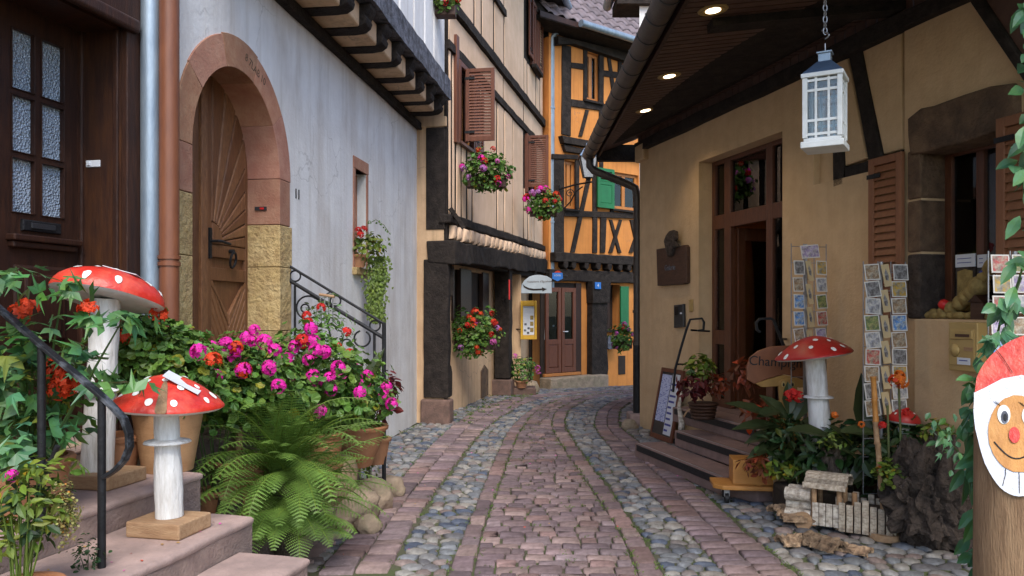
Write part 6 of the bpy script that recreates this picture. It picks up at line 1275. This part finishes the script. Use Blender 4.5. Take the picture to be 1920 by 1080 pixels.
rack('wire card rack behind the vine above the gnome log', xr, D7, .3, z1, -.05, mkcards([('red', 'blue'), ('golden', 'blue'), ('red', 'pale'), ('violet', 'green'), ('blue', 'red'), ('grey', 'brown'), ('pale', 'golden'), ('green', 'pale'), ('brown', 'violet'), ('golden', 'grey')], .098, .10, .112, z1, 0, .05, .15, [(.0, z1 - .07, .095, .10, 'green', 0), (.0, z1 - .18, .095, .10, 'violet', .04), (.0, z1 - .29, .095, .10, 'pale', -.03), (.0, z1 - .41, .095, .10, 'brown', 0)]), 'on the rack behind the gnome log')
# ================================================================ plants
def leaf(mb, p, d, n, L, W, kind, c):
    d = d.normalized(); s_ = d.cross(n); s_ = s_.normalized() if s_.length > 1e-4 else d.orthogonal().normalized(); n = s_.cross(d).normalized(); c = (c, c, c) if not isinstance(c, tuple) else c
    if kind == 'oval':
        vs = [p]; fs = []; T = ((.22, .62), (.48, 1), (.75, .68))
        for t, w_ in T:
            b = p + d * L * t - n * L * .16 * t * t; vs += [b + s_ * W * w_ / 2 + n * W * .16 * w_, b - n * 0, b - s_ * W * w_ / 2 + n * W * .16 * w_]
        vs.append(p + d * L - n * L * .16); fs = [(0, 2, 1), (0, 3, 2), (1, 2, 5, 4), (2, 3, 6, 5), (4, 5, 8, 7), (5, 6, 9, 8), (7, 8, 10), (8, 9, 10)]
    elif kind == 'round':
        m = 10; vs = [p + d * L * .08]; o = p + d * L * .5
        for k in range(m):
            a = math.pi + .35 + (2 * math.pi - .7) * k / (m - 1); r = L * .52 * (1 if k % 2 else .88); vs.append(o + d * math.cos(a) * r + s_ * math.sin(a) * r * W / L + n * L * .10 * (1 if k % 2 else -.3))
        fs = [(0, k, k + 1) for k in range(1, m)]
    else:                                # lobed, five fingers
        vs = [p]; ang = (-2.2, -1.75, -1.1, -.62, -.38, 0, .38, .62, 1.1, 1.75, 2.2); rad = (.22, .55, .88, .34, .36, 1.0, .36, .34, .88, .55, .22)
        for a, r in zip(ang, rad): q = L * r; vs.append(p + d * math.cos(a) * q * .95 + s_ * math.sin(a) * q * W / L * .75 - n * L * .12 * r * r + d * L * .12)
        fs = [(0, k, k + 1) for k in range(1, 11)]
    mb.add(vs, fs, c)
def rdir(up=.0):
    while True:
        v_ = Vector((R.uniform(-1, 1), R.uniform(-1, 1), R.uniform(-1, 1)))
        if .05 < v_.length < 1: v_.normalize(); v_.z += up; return v_.normalized()
def bush(mb, c, r, n, L, kind='round', WL=1.0, up=.25, lo=.45, lump=.25, tint=(.6, 1.3)):
    c = Vector(c); o = Vector((R.random() * 90,) * 3)
    for k in range(n):
        d = rdir(up); f = (lo + (1 - lo) * R.random() ** .6) * (1 + lump * 2 * noise.noise(d * 1.8 + o)); p = c + Vector((d.x * r[0], d.y * r[1], d.z * r[2])) * f
        nn = (d * .7 + Vector((0, 0, .55)) + rdir() * .55).normalized(); t = nn.cross(rdir()); t = (t.normalized() + Vector((0, 0, -.25)) + d * .35).normalized(); l_ = L * R.uniform(.6, 1.2)
        leaf(mb, p, t, nn, l_, l_ * WL * R.uniform(.85, 1.1), kind, (R.uniform(*tint) * R.uniform(.9, 1.25), R.uniform(*tint), R.uniform(*tint)) if 0 else ((lambda g: (g * R.uniform(.8, 1.3), g, g * R.uniform(.7, 1.1)))(R.uniform(*tint)) if R.random() > .035 else (2.6, 1.25, .6)))
    return mb
def stems(mb, b, c, r, n, rad=.004):
    b = Vector(b); c = Vector(c)
    for k in range(n):
        d = rdir(.3); e = c + Vector((d.x * r[0], d.y * r[1], d.z * r[2])) * .8; m = b.lerp(e, .5) + Vector((0, 0, .05)); mb.tube([b + Vector((R.uniform(-.03, .03), R.uniform(-.03, .03), 0)), m, e], [rad, rad * .8, rad * .5], 5, col=(.8, .8, .8))
HEADS = {}
def headmesh(col, v_):
    key = (col, v_)
    if key in HEADS: return HEADS[key]
    mb = MB()
    for k in range(26):
        d = rdir(.45); p = d * .046; t = d.orthogonal().normalized(); b = d.cross(t); g = R.uniform(.8, 1.2); rr_ = R.uniform(.017, .024); a0 = R.random() * 6; pts = [p + d * .002]
        for q in range(10): a = a0 + q * math.pi / 5; r_ = rr_ * (1 if q % 2 == 0 else .62); pts.append(p + (t * math.cos(a) + b * math.sin(a)) * r_ + d * .004 * R.uniform(-1, 1))
        mb.add(pts, [(0, i, i % 10 + 1) for i in range(1, 11)], (g, g, g))
    HEADS[key] = mb.mesh('flower_head', col); return HEADS[key]
def head(par, p, col, s_=1.0, base=None):
    inv = par.matrix_world.inverted() if False else Matrix.Translation(-par.location); q = Vector(p) - par.location
    mk('flower_head', headmesh(col, R.randint(0, 3)), par, m=Matrix.Translation(q) @ Matrix.Rotation(R.random() * 6.28, 4, 'Z') @ Matrix.Rotation(R.uniform(-.5, .5), 4, 'X') @ Matrix.Scale(s_, 4))
    if base is not None:
        b = Vector(base) - par.location; MB().tube([b, b.lerp(q, .6) + Vector((0, 0, .02)), q], .0035, 5).build('flower_stalk', 'stalk', par)
def pot(par, c, r0, r1, h, mat='terracotta', rim=.02): return MB().lathe([(r0, 0), (r0 + (r1 - r0) * .5, h * .45), (r1, h - rim * 1.6), (r1 + rim * .7, h - rim * 1.5), (r1 + rim, h - rim * .5), (r1 + rim * .6, h), (r1 - .012, h), (r1 - .02, h - .05), (.02, h - .05)], 28, Vector(c) - par.location).build('pot', mat, par, sharp=40)
def P3(x, y, d): return ray(x, y, d)
# --- geraniums round the arch steps
def geranium(name, lab, cx, cy, d, r, n, heads, potspec=None, L=.062, mat='leaf', hs=1.0, base_z=0, kind='round', extra=(), loff=.75, tall=0):
    c = P3(cx, cy, d); t = thing(name, lab, 'plant', loc=(c.x, c.y, base_z)); bpy.context.view_layer.update() if False else None
    mb = MB(); lc = c - t.location; bush(mb, lc, r, n, L, kind); stems(mb, (lc.x, lc.y, lc.z - r[2] * .9), lc, r, 14); mb.build('foliage', mat, t)
    for k in extra: m2 = MB(); bush(m2, lc + Vector(k[1]), k[2], k[3], k[4], k[5], k[6] if len(k) > 6 else 1.0); m2.build('foliage', k[0], t)
    if potspec: pot(t, (c.x, c.y, potspec[0]), *potspec[1:])
    for x, y, col in list(heads) + [(cx + R.gauss(0, r[0] * F / d * .55), cy + R.uniform(-.9, .25) * r[2] * F / d, 'magenta') for _ in range(5 if 'magenta' in lab else 0)]: head(t, P3(x, y, d - r[1] * loff * R.uniform(1.3, 1.6)), col, hs * R.uniform(.85, 1.15), base=c.lerp(P3(x, y, d), .6))
    return t
geranium('potted_geranium', 'red geranium in a ribbed pale clay pot on the sandstone step', 315, 690, 4.35, (.30, .26, .28), 620, [(298, 590, 'orangef'), (400, 676, 'orangef'), (372, 660, 'magenta')], (.7295, .13, .185, .36, 'paleclay', .02))
geranium('potted_geranium', 'magenta geranium before the arched door beside the short toadstool', 455, 715, 5.1, (.36, .30, .30), 780, [(440, 655, 'magenta'), (475, 640, 'magenta'), (462, 634, 'magenta'), (496, 641, 'magenta'), (515, 657, 'magenta'), (477, 620, 'magenta'), (522, 724, 'magenta'), (457, 695, 'orangef'), (443, 652, 'orangef'), (505, 690, 'magenta')], (.155, .14, .2, .5, 'terracotta', .02), hs=.88, base_z=.15)
geranium('potted_geranium', 'large magenta geranium on the arch steps under the iron railing', 590, 715, 5.7, (.44, .30, .34), 980, [(540, 675, 'magenta'), (583, 617, 'magenta'), (587, 640, 'magenta'), (592, 657, 'magenta'), (608, 660, 'magenta'), (553, 650, 'magenta'), (578, 675, 'magenta'), (548, 710, 'magenta'), (618, 709, 'magenta'), (634, 690, 'magenta'), (600, 771, 'magenta'), (567, 640, 'redf')], (.3305, .15, .2, .4, 'terracotta', .02), hs=.92, base_z=.33)
geranium('potted_geranium', 'magenta geranium in an orange bowl beside the railing post', 672, 752, 6.35, (.27, .20, .24), 520, [(668, 685, 'magenta'), (688, 706, 'magenta'), (683, 718, 'magenta'), (719, 741, 'magenta'), (660, 761, 'magenta'), (655, 666, 'redf')], (.36, .10, .22, .32, 'terracotta', .02), hs=.95, base_z=.36)
for lab, x, y, d, r, n in (('low geranium foliage filling the gap behind the short toadstool', 400, 740, 4.9, (.30, .18, .20), 420), ('geranium foliage between the two magenta geraniums before the arch', 520, 745, 5.35, (.34, .2, .20), 460), ('leafy foliage mass above the fern under the railing', 610, 770, 5.75, (.34, .2, .18), 420)):
    c = P3(x, y, d); t = thing('foliage_plant', lab, 'plant', loc=(c.x, c.y, .3)); mb = MB(); bush(mb, c - t.location, r, n, .065, 'round'); stems(mb, (0, 0, .0), c - t.location, r, 10); mb.build('foliage', 'leaf', t); pot(t, (c.x, c.y, .3), .08, .11, .2)
q = P3(620, 870, 5.9); o = MB().lathe([(.12, 0), (.19, .14), (.2, .26), (.18, .34), (.15, .36)], 24, (q.x, q.y, .15)).build('stone_pot', 'stonepot', label='squat tan stone pot behind the fern fronds', cat='pot', smooth=True)
# mandevilla on its support, chimes
c = P3(610, 625, 6.25); t = thing('mandevilla', 'climbing mandevilla with small red flowers against the white wall', 'plant', loc=(c.x, c.y, .5)); mb = MB()
bush(mb, c - t.location, (.22, .18, .28), 420, .05, 'oval', .45); stems(mb, (0, 0, 0), c - t.location, (.2, .15, .3), 10); mb.build('foliage', 'leaf', t); pot(t, (c.x, c.y, .5), .09, .12, .3, 'stonepot')
for x, y in ((602, 577), (575, 592), (578, 604), (655, 662), (650, 622), (632, 650), (610, 655)): head(t, P3(x, y, 6.05), 'redf', .75)
c = P3(668, 660, 6.6); t = thing('canna_plant', 'dark canna with upright bronze leaves behind the railing', 'plant', loc=(c.x, c.y, .3)); mb = MB()
for k in range(9): a = R.uniform(-.5, .5); leaf(mb, Vector((R.uniform(-.06, .06), R.uniform(-.05, .05), .25 + R.random() * .35)), Vector((a, R.uniform(-.3, .3), 1)), Vector((R.uniform(-.4, .4), -1, .3)), R.uniform(.38, .55), .13, 'oval', R.uniform(.7, 1.2))
mb.tube([(0, 0, 0), (0, 0, .8)], .02, 8); mb.build('foliage', 'canna', t); pot(t, (c.x, c.y, .3), .09, .12, .25)
c = P3(728, 735, 6.75); t = thing('coleus_plant', 'crimson leaved coleus hanging beside the railing post', 'plant', loc=(c.x, c.y, .3)); mb = MB(); bush(mb, c - t.location, (.09, .09, .20), 90, .085, 'oval', .6, -.1); stems(mb, (-.1, 0, .35), c - t.location, (.1, .1, .2), 8); mb.build('foliage', 'leafr', t); pot(t, (c.x - .1, c.y, .3), .08, .11, .22)
c = P3(612, 552, 6.7); wc = thing('wind_chime', 'hanging wind chime of thin tubes behind the railing', 'wind chime', loc=(c.x, c.y, c.z)); MB().tube([(-.06, 0, 0), (.07, 0, -.02)], .012, 8).build('bar', 'rawwood', wc)
for k in range(4): MB().tube([(-.05 + k * .035, 0, -.02), (-.05 + k * .035, 0, -.22 - .04 * (k % 2))], .006, 6).build('chime_tube', 'wire', wc)
MB().tube([(.0, 0, 0), (0, .12, .02)], .006, 5).build('hook', 'black', wc)
# --- fern
fc = Vector((-1.42, 5.02, .50)); fe = thing('fern', 'large green fern arching over the sandstone steps', 'fern', loc=(fc.x, fc.y, 0))
def frond(base, az, L, lift, droop, w_=.16):
    mb = MB(); n = 26; h = Vector((math.cos(az), math.sin(az), 0)); pts = []; p = Vector(base); el_ = lift
    for i in range(n + 1): pts.append(p.copy()); el_ = lift - droop * (i / n) ** 1.3; p = p + (h * math.cos(el_) + Vector((0, 0, math.sin(el_)))) * L / n
    mb.tube(pts[::3], [.005 * (1 - i / 11) + .001 for i in range(len(pts[::3]))], 5, col=(.9, .8, .5))
    sd_ = Vector((-h.y, h.x, 0)); g = R.uniform(.75, 1.25)
    for i in range(3, n):
        d = (pts[i + 1] - pts[i]).normalized(); f = i / n; pl = w_ * (math.sin(math.pi * (f * .86 + .14)) ** .7) * R.uniform(.9, 1.08)
        up_ = sd_.cross(d).normalized() * -1
        if up_.z < 0: up_ = -up_
        for s_ in (-1, 1):
            pd = (sd_ * s_ + d * .35 - up_ * .12).normalized(); q = (pd.cross(up_)).normalized(); m = 8; c = g * R.uniform(.85, 1.15)
            for k in range(m):
                t0 = k / m; b0 = pts[i] + pd * pl * t0 - up_ * pl * .18 * t0 * t0; b1 = pts[i] + pd * pl * (t0 + .9 / m) - up_ * pl * .18 * t0 * t0; wl = .0085 * (1 - t0) ** .6 + .002
                mb.add([b0, b0 + q * wl + pd * .004, b1, b0 - q * wl + pd * .004], [(0, 1, 2), (0, 2, 3)], (c, c, c * .9))
    return mb.build('frond', 'fern', fe)
for k in range(95):
    az = R.uniform(0, 6.283); 
    if k < 46: az = R.uniform(math.radians(-125), math.radians(20))
    frond(Vector((R.uniform(-.10, .10), R.uniform(-.07, .07), .62 + R.uniform(-.28, .10))), az, R.uniform(.5, .86), R.uniform(.2, 1.3), R.uniform(.8, 1.8), R.uniform(.08, .12))
for k in range(30): frond(Vector((R.uniform(-.08, .12), R.uniform(-.10, .02), R.uniform(.18, .42))), R.uniform(math.radians(-115), math.radians(15)), R.uniform(.42, .66), R.uniform(.2, .8), R.uniform(1.0, 1.6), R.uniform(.08, .11))
for az, L, lf, dr_ in ((-.35, .62, 1.0, .9), (.1, .66, .85, 1.0), (-.9, .6, 1.2, 1.2), (-1.3, .6, 1.35, .7), (-.05, .5, .5, .9)): frond(Vector((.04, -.02, .62)), az, L, lf, dr_, .12)
MB().tube([(0, 0, 0), (0, 0, .4), (0, 0, .62)], [.07, .08, .06], 12).build('crown', 'bark', fe, smooth=True)
# --- foreground shrub at the left, pots
t = thing('potted_shrub', 'leafy shrub with lobed blue green leaves and red blooms by the handrail', 'plant', loc=(-2.05, 3.42, .728)); mb = MB(); L0 = t.location
for x, y, d, r, n in ((40, 640, 3.25, (.16, .14, .10), 46), (30, 720, 3.3, (.22, .16, .12), 80), (70, 800, 3.35, (.24, .14, .12), 90), (120, 690, 3.35, (.20, .12, .10), 50), (210, 720, 3.3, (.16, .1, .06), 22), (190, 600, 3.25, (.24, .08, .05), 30), (110, 545, 3.2, (.16, .08, .06), 24), (30, 520, 3.2, (.12, .1, .05), 18), (20, 860, 3.2, (.16, .12, .10), 46)):
    bush(mb, P3(x, y, d) - L0, r, int(n * .75), .092, 'lobed', 1.0, .1, .2, .1, (.7, 1.5))
for x, y in ((30, 500), (120, 530), (230, 600), (60, 620), (160, 720), (20, 760)): e = P3(x, y, 3.25) - L0; mb.tube([(0, 0, .1), e * .5 + Vector((0, 0, .08)), e], [.008, .006, .003], 6, col=(.8, .6, .4))
mb.build('foliage', 'leaft', t); pot(t, (-2.07, 3.45, .7285), .11, .15, .24)
mb = MB(); bush(mb, P3(60, 740, 3.55) - L0, (.28, .12, .24), 260, .06, 'round'); mb.build('foliage', 'leaf', t)
for x, y in ((95, 686), (120, 712), (128, 722), (50, 580), (35, 590), (165, 580), (105, 700), (110, 730)): head(t, P3(x, y, 3.32 if x < 140 else 3.6), 'orangef', .95)
t = thing('potted_geranium', 'geranium foliage behind the tall toadstool beside the zinc pipe', 'plant', loc=(-2.25, 4.35, .728)); mb = MB(); bush(mb, P3(250, 660, 4.3) - t.location, (.24, .14, .22), 330, .06, 'round'); stems(mb, (0, 0, .1), P3(250, 660, 4.3) - t.location, (.2, .1, .2), 8); mb.build('foliage', 'leaf', t)
for x, y in ((168, 582), (232, 632)): head(t, P3(x, y, 4.2), 'orangef', .9)
pot(t, (-2.12, 4.3, .7295), .09, .12, .2)
t = thing('potted_herb', 'lime green herb with pale seed heads in front of the handrail', 'plant', loc=(-1.68, 2.75, .45)); L0 = t.location; mb = MB()
for x, y, r, n in ((40, 930, (.13, .1, .12), 110), (90, 880, (.10, .08, .05), 40), (20, 1010, (.1, .1, .1), 70), (100, 960, (.06, .05, .08), 40)): bush(mb, P3(x, y, 2.8) - L0, r, n, .055, 'oval', .42, .2, .3)
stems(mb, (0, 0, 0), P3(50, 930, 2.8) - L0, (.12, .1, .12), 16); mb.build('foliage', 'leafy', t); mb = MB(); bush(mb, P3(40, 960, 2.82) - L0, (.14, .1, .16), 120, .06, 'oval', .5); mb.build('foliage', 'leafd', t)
mb = MB(); bush(mb, P3(122, 960, 2.82) - L0, (.05, .04, .12), 900, .010, 'round', 1, 0, .1); mb.build('seed_heads', 'seed', t); pot(t, (-1.68, 2.75, .457), .09, .12, .2); head(t, P3(23, 892, 2.75), 'magenta', .45)
c = P3(165, 1050, 3.1); t = thing('creeping_plant', 'small creeping plant sprouting beside the handrail foot', 'plant', loc=(c.x, c.y, .455)); mb = MB(); bush(mb, c - t.location, (.06, .05, .08), 120, .022, 'oval', .6); stems(mb, (0, 0, 0), c - t.location, (.06, .05, .1), 8, .002); mb.build('foliage', 'leafd', t)
# --- trailing plant in the niche window
c = P3(695, 470, 8.7); t = thing('trailing_plant', 'pot plant trailing ivy down the white wall from the niche window', 'plant', loc=(c.x, c.y, 1.9)); L0 = t.location; mb = MB(); bush(mb, P3(690, 462, 8.6) - L0, (.20, .14, .15), 260, .06, 'oval', .7); mb.build('foliage', 'leafy', t)
mb = MB()
for k in range(1500):
    f = R.random() ** .8; x = 706 + R.gauss(0, 11) * (1 - f * .35) + 4 * math.sin(f * 7); y = 478 + f * 125; p = P3(x, y, 8.75 - R.random() * .12) - L0; leaf(mb, p, Vector((R.uniform(-.6, .6), -.4, -1)), Vector((R.uniform(-.6, .6), -1, .5)), R.uniform(.02, .042), .028, 'oval', R.uniform(.6, 1.4))
for k in range(14): x = R.gauss(708, 9); mb.tube([P3(x, 480, 8.72) - L0, P3(x + 3, 540, 8.72) - L0, P3(x, 590 + R.uniform(-30, 15), 8.72) - L0], .003, 4)
mb.build('trails', 'leafy', t); pot(t, (P3(673, 490, 8.62).x, 8.62, 2.05), .06, .085, .14)
for x, y in ((672, 432), (682, 430), (676, 440)): head(t, P3(x, y, 8.45), 'redf', .8)
e0 = P3(690, 420, 8.5) - L0; MB().tube([e0, P3(705, 412, 8.45) - L0, P3(720, 422, 8.4) - L0, P3(732, 440, 8.4) - L0], .004, 5).build('tendril', 'stalk', t)
m2 = MB()
for k in range(14): leaf(m2, P3(690 + k * 3, 416 + (k - 4) ** 2 * .25, 8.45) - L0, rdir(), rdir(.5), .035, .02, 'oval', 1.1)
m2.build('foliage', 'leaf', t)
c = P3(692, 820, 6.75); t = thing('trailing_plant', 'yellow green trailing plant below the railing foot rail', 'plant', loc=(c.x, c.y, .1)); mb = MB(); bush(mb, c - t.location, (.08, .08, .36), 520, .035, 'oval', .7, 0, .2); stems(mb, (0, 0, 0), c - t.location, (.1, .1, .3), 12, .003); mb.build('foliage', 'leafy', t)
# --- window boxes
def wbox_plant(lab, cx, cy, d, r, n, fl, L=.055, hs=1.0, tr=True, nfl=18):
    c = P3(cx, cy, d); t = thing('window_box', lab, 'window box', loc=(c.x, c.y, c.z - r[2] * .5)); mb = MB(); bush(mb, c - t.location, r, n, L, 'round', 1, .15, .4, .3); bush(mb, c - t.location + Vector((0, 0, -r[2] * .6)), (r[0] * .7, r[1] * .8, r[2] * .6), n // 3, L, 'oval', .6, -.3); mb.build('foliage', 'leaf', t)
    if tr: MB().box(-r[0] * .8, r[0] * .8, -.02, .16, -.12, .06).build('trough', 'plaque', t, bev=.01)
    for k in range(nfl):
        for _ in range(20):
            d_ = rdir(.0)
            if d_.y < .1: break
        p = c + Vector((d_.x * r[0], d_.y * r[1], d_.z * r[2])) * R.uniform(.92, 1.1); head(t, p, R.choice(fl), hs * R.uniform(.7, 1.15))
    return t
wbox_plant('window box of pink and red geraniums under the open brown shutter', 912, 318, 11.75, (.36, .26, .28), 700, ['pinkf', 'redf', 'orangef', 'magenta', 'lilac'], .065, 1.0, True, 13)
wbox_plant('window box of lilac and red flowers beside the zinc downpipe', 1019, 380, 15.6, (.33, .25, .28), 520, ['lilac', 'pinkf', 'magenta', 'redf', 'orangef'], .07, 1.3, True, 18)
wbox_plant('window box of orange red geraniums at the ground floor window between dark posts', 886, 622, 12.6, (.46, .22, .33), 900, ['orangef', 'orangef', 'redf', 'lilac', 'pinkf'], .07, 1.15, True, 24)
wbox_plant('window box of red flowers on the white jettied storey', 826, 2, 10.3, (.24, .16, .12), 200, ['redf'], .06, 1.1, True, 5)
wbox_plant('window box of pale pink and red flowers on the orange house', 1167, 632, 17.9, (.27, .2, .28), 380, ['pinkf', 'lilac', 'redf'], .075, 1.1, True, 9)
c = P3(978, 692, 15.3); t = thing('potted_shrub', 'green shrub with few pink blooms below the yellow menu case', 'plant', loc=(c.x, c.y, .1)); mb = MB(); bush(mb, c - t.location, (.32, .22, .24), 420, .07, 'oval', .6); stems(mb, (0, 0, 0), c - t.location, (.3, .2, .25), 10); mb.build('foliage', 'leaf', t); pot(t, (c.x, c.y, .10), .09, .12, .14)
for x, y in ((966, 668), (1008, 690), (1010, 697)): head(t, P3(x, y, 15.05), 'pinkf', 1.1)
# --- right side plants
c = P3(1318, 725, 8.15); t = thing('coleus_basket', 'wicker basket of red and lime coleus on the shop steps', 'plant', loc=(c.x, c.y, .487)); L0 = t.location; mb = MB(); bush(mb, P3(1315, 690, 8.15) - L0, (.14, .12, .14), 130, .09, 'oval', .65); mb.build('foliage', 'leafy', t)
mb = MB(); bush(mb, P3(1300, 725, 8.1) - L0, (.17, .12, .13), 130, .10, 'oval', .45); mb.build('foliage', 'leafr', t); mb = MB(); bush(mb, P3(1340, 722, 8.15) - L0, (.16, .12, .12), 130, .07, 'oval', .5); mb.build('foliage', 'leafo', t)
vs = MB(); 
for k in range(5): vs.lathe([(.11 + k * .008, k * .034), (.122 + k * .008, k * .034 + .017), (.112 + k * .008, k * .033 + .0335)], 20, (0, 0, 0), .02)
vs.build('basket', 'plaque', t, sharp=60); MB().tube([Vector((-.12, 0, .1)), Vector((-.16, 0, -.02 + .1)), Vector((-.2, -.02, .02))], .01, 5).build('handle', 'rawwood', t)
c = P3(1275, 690, 8.7); o = MB().tube([(c.x, c.y, .16), (c.x + .02, c.y, .35), (c.x - .01, c.y, .55), (c.x + .02, c.y, .72)], [.03, .035, .022, .008], 8).build('dried_garland', 'birch', smooth=True, label='thin pale dried garland hanging beside the menu board', cat='garland')
def cannaleaf(mb, x0, y0, x1, y1, d0, d1, W, c=1.0, nrm=None):
    a, b = P3(x0, y0, d0), P3(x1, y1, d1); v_ = b - a; leaf(mb, a, v_, nrm or Vector((R.uniform(-.3, .3), -.5, 1)), v_.length, W, 'oval', c)
c = P3(1465, 800, 6.45); t = thing('canna_plant', 'large leaved canna with red bloom on the yellow dolly', 'plant', loc=(c.x, c.y, .362)); mb = MB(); mo = mb.add
def off(mb, L0): mb.v = [(a - L0.x, b - L0.y, c_ - L0.z) for a, b, c_ in mb.v]; return mb
for x0, y0, x1, y1, W in ((1460, 790, 1367, 742, .16), (1470, 800, 1375, 792, .15), (1475, 810, 1395, 822, .16), (1480, 790, 1430, 735, .14), (1480, 780, 1480, 715, .12), (1490, 790, 1515, 740, .14), (1490, 800, 1570, 770, .13), (1470, 830, 1400, 850, .14), (1485, 840, 1440, 880, .14), (1500, 840, 1540, 860, .13), (1465, 770, 1420, 775, .13)): cannaleaf(mb, x0, y0, x1, y1, 6.42, 6.25 + R.random() * .25, W, R.uniform(.7, 1.3))
mb.tube([P3(1480, 860, 6.45), P3(1480, 740, 6.45)], .016, 8); bush(mb, P3(1480, 840, 6.45), (.2, .15, .2), 70, .16, 'oval', .4); off(mb, t.location).build('foliage', 'canna', t)
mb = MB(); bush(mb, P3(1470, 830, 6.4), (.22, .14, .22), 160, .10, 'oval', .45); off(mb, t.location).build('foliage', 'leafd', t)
for x, y in ((1487, 739), (1498, 744), (1480, 742)): head(t, P3(x, y, 6.3), 'redf', .95)
mb = MB(); bush(mb, P3(1400, 700, 6.9), (.14, .1, .12), 60, .12, 'oval', .5); bush(mb, P3(1420, 775, 6.8), (.16, .1, .1), 70, .10, 'oval', .5); off(mb, t.location).build('foliage', 'leafo', t)
c = P3(1440, 870, 6.35); t = thing('coleus_plant', 'rust and lime coleus spilling over the clay pot', 'plant', loc=(c.x, c.y, .362)); mb = MB(); bush(mb, P3(1425, 872, 6.35), (.14, .1, .08), 90, .085, 'oval', .4); off(mb, t.location).build('foliage', 'leafo', t); mb = MB(); bush(mb, P3(1465, 880, 6.3), (.17, .1, .06), 110, .075, 'oval', .5); off(mb, t.location).build('foliage', 'leafy', t)
c = P3(1600, 820, 6.2); t = thing('planting_bed', 'mixed dark leafy bed with orange blooms along the shop wall', 'plant', loc=(c.x, c.y, 0)); mb = MB()
for x, y, d, r, n in ((1585, 850, 6.2, (.26, .18, .28), 210), (1640, 860, 6.0, (.2, .18, .3), 170), (1700, 850, 5.8, (.2, .16, .24), 130), (1545, 870, 6.2, (.18, .15, .25), 120)): bush(mb, P3(x, y, d), r, n, .12, 'oval', .5)
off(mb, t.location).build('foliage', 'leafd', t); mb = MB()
for x0, y0, x1, y1, W in ((1560, 820, 1478, 795, .15), (1570, 810, 1650, 805, .15), (1620, 830, 1622, 700, .17), (1640, 820, 1700, 760, .16), (1680, 830, 1725, 800, .16), (1600, 840, 1560, 790, .13), (1610, 860, 1530, 800, .16), (1690, 840, 1665, 770, .14), (1640, 860, 1590, 905, .14)): cannaleaf(mb, x0, y0, x1, y1, 5.95, 5.75 + R.random() * .2, W, R.uniform(.7, 1.35))
off(mb, t.location).build('foliage', 'canna', t); mb = MB(); bush(mb, P3(1675, 890, 5.5), (.12, .1, .11), 190, .04, 'round'); bush(mb, P3(1565, 825, 5.95), (.1, .08, .06), 60, .05, 'oval', .5); bush(mb, P3(1760, 810, 5.6), (.12, .08, .08), 80, .06, 'oval', .5); off(mb, t.location).build('foliage', 'leafy', t)
MB().tube([P3(1690, 900, 5.6) - t.location, P3(1688, 800, 5.6) - t.location, P3(1685, 720, 5.6) - t.location], .008, 6).tube([P3(1668, 900, 5.6) - t.location, P3(1664, 760, 5.6) - t.location], .008, 6).build('stalk', 'stalk', t)
for x, y, k, s_ in ((1684, 707, 'orange2', 1.0), (1690, 716, 'orange2', 1.0), (1678, 714, 'orangef', .9), (1565, 778, 'orange2', .5), (1615, 796, 'orange2', .5), (1650, 880, 'orange2', .5), (1655, 798, 'redf', .6), (1700, 772, 'redf', .6)): head(t, P3(x, y, 5.55), k, s_)
MB().box(-.55, .75, -.2, .25, .0, .22).build('soil_bed', 'sisal', t, bev=.03)
q = P3(1550, 830, 6.15); o = MB().rock((q.x + .06, q.y, .30), (.12, .12, .34), 4, .35, 2.4).build('driftwood', 'bark', smooth=True, label='thick twisted driftwood trunk behind the birch train', cat='driftwood')
q = P3(1745, 830, 5.75); o = MB().rock((q.x, q.y, .50), (.20, .12, .20), 3, .45, 2.6).build('driftwood', 'bark', smooth=True, label='tangled driftwood lump above the dark root stump', cat='driftwood')
# --- vines at the right edge
def vine(lab, pts, d, n, L, base, sp=18, wl=.8, mat='leaft'):
    t = thing('climbing_vine', lab, 'vine', loc=base); mb = MB(); P_ = [P3(x, y, d + .02 * math.sin(i)) - t.location for i, (x, y) in enumerate(pts)]; mb.tube(P_, .005, 5, col=(.7, .5, .3)); 
    for k in range(n):
        f = R.random() * (len(pts) - 1); i = int(f); a, b = pts[i], pts[min(i + 1, len(pts) - 1)]; x = a[0] + (b[0] - a[0]) * (f - i) + R.gauss(0, sp); y = a[1] + (b[1] - a[1]) * (f - i) + R.gauss(0, 16)
        leaf(mb, P3(x, y, d - R.uniform(-.08, .10)) - t.location, Vector((R.uniform(-1, .5), -.3, R.uniform(-1.2, .1))), Vector((R.uniform(-.5, .5), -.8, R.uniform(.2, 1))), L * R.uniform(.55, 1.2), L * .45, 'oval' if R.random() < .8 else 'lobed', R.uniform(.6, 1.35))
    mb.build('foliage', mat, t); return t
b0 = ray(1880, 1000, 3.45); vine('vine climbing between the root stump and the gnome log', [(1850, 1100), (1835, 1040), (1840, 980), (1825, 900), (1838, 840), (1815, 800), (1838, 740), (1850, 690), (1868, 640), (1878, 590), (1900, 560), (1915, 520)], 3.45, 120, .11, (b0.x, b0.y, 0), 14)
vine('vine hanging down over the right shutter beside the shop window', [(1945, -330), (1938, -180), (1940, -40), (1930, 30), (1932, 120), (1924, 200), (1930, 280), (1918, 330), (1924, 400), (1928, 470), (1905, 540), (1885, 610)], 3.6, 74, .12, (2.3, 3.6, 0), 12)
vine('short vine tendril spreading over the stump and sill wall', [(1760, 800), (1780, 830), (1800, 850), (1830, 860)], 4.6, 40, .07, (2.5, 4.6, 0), 16)
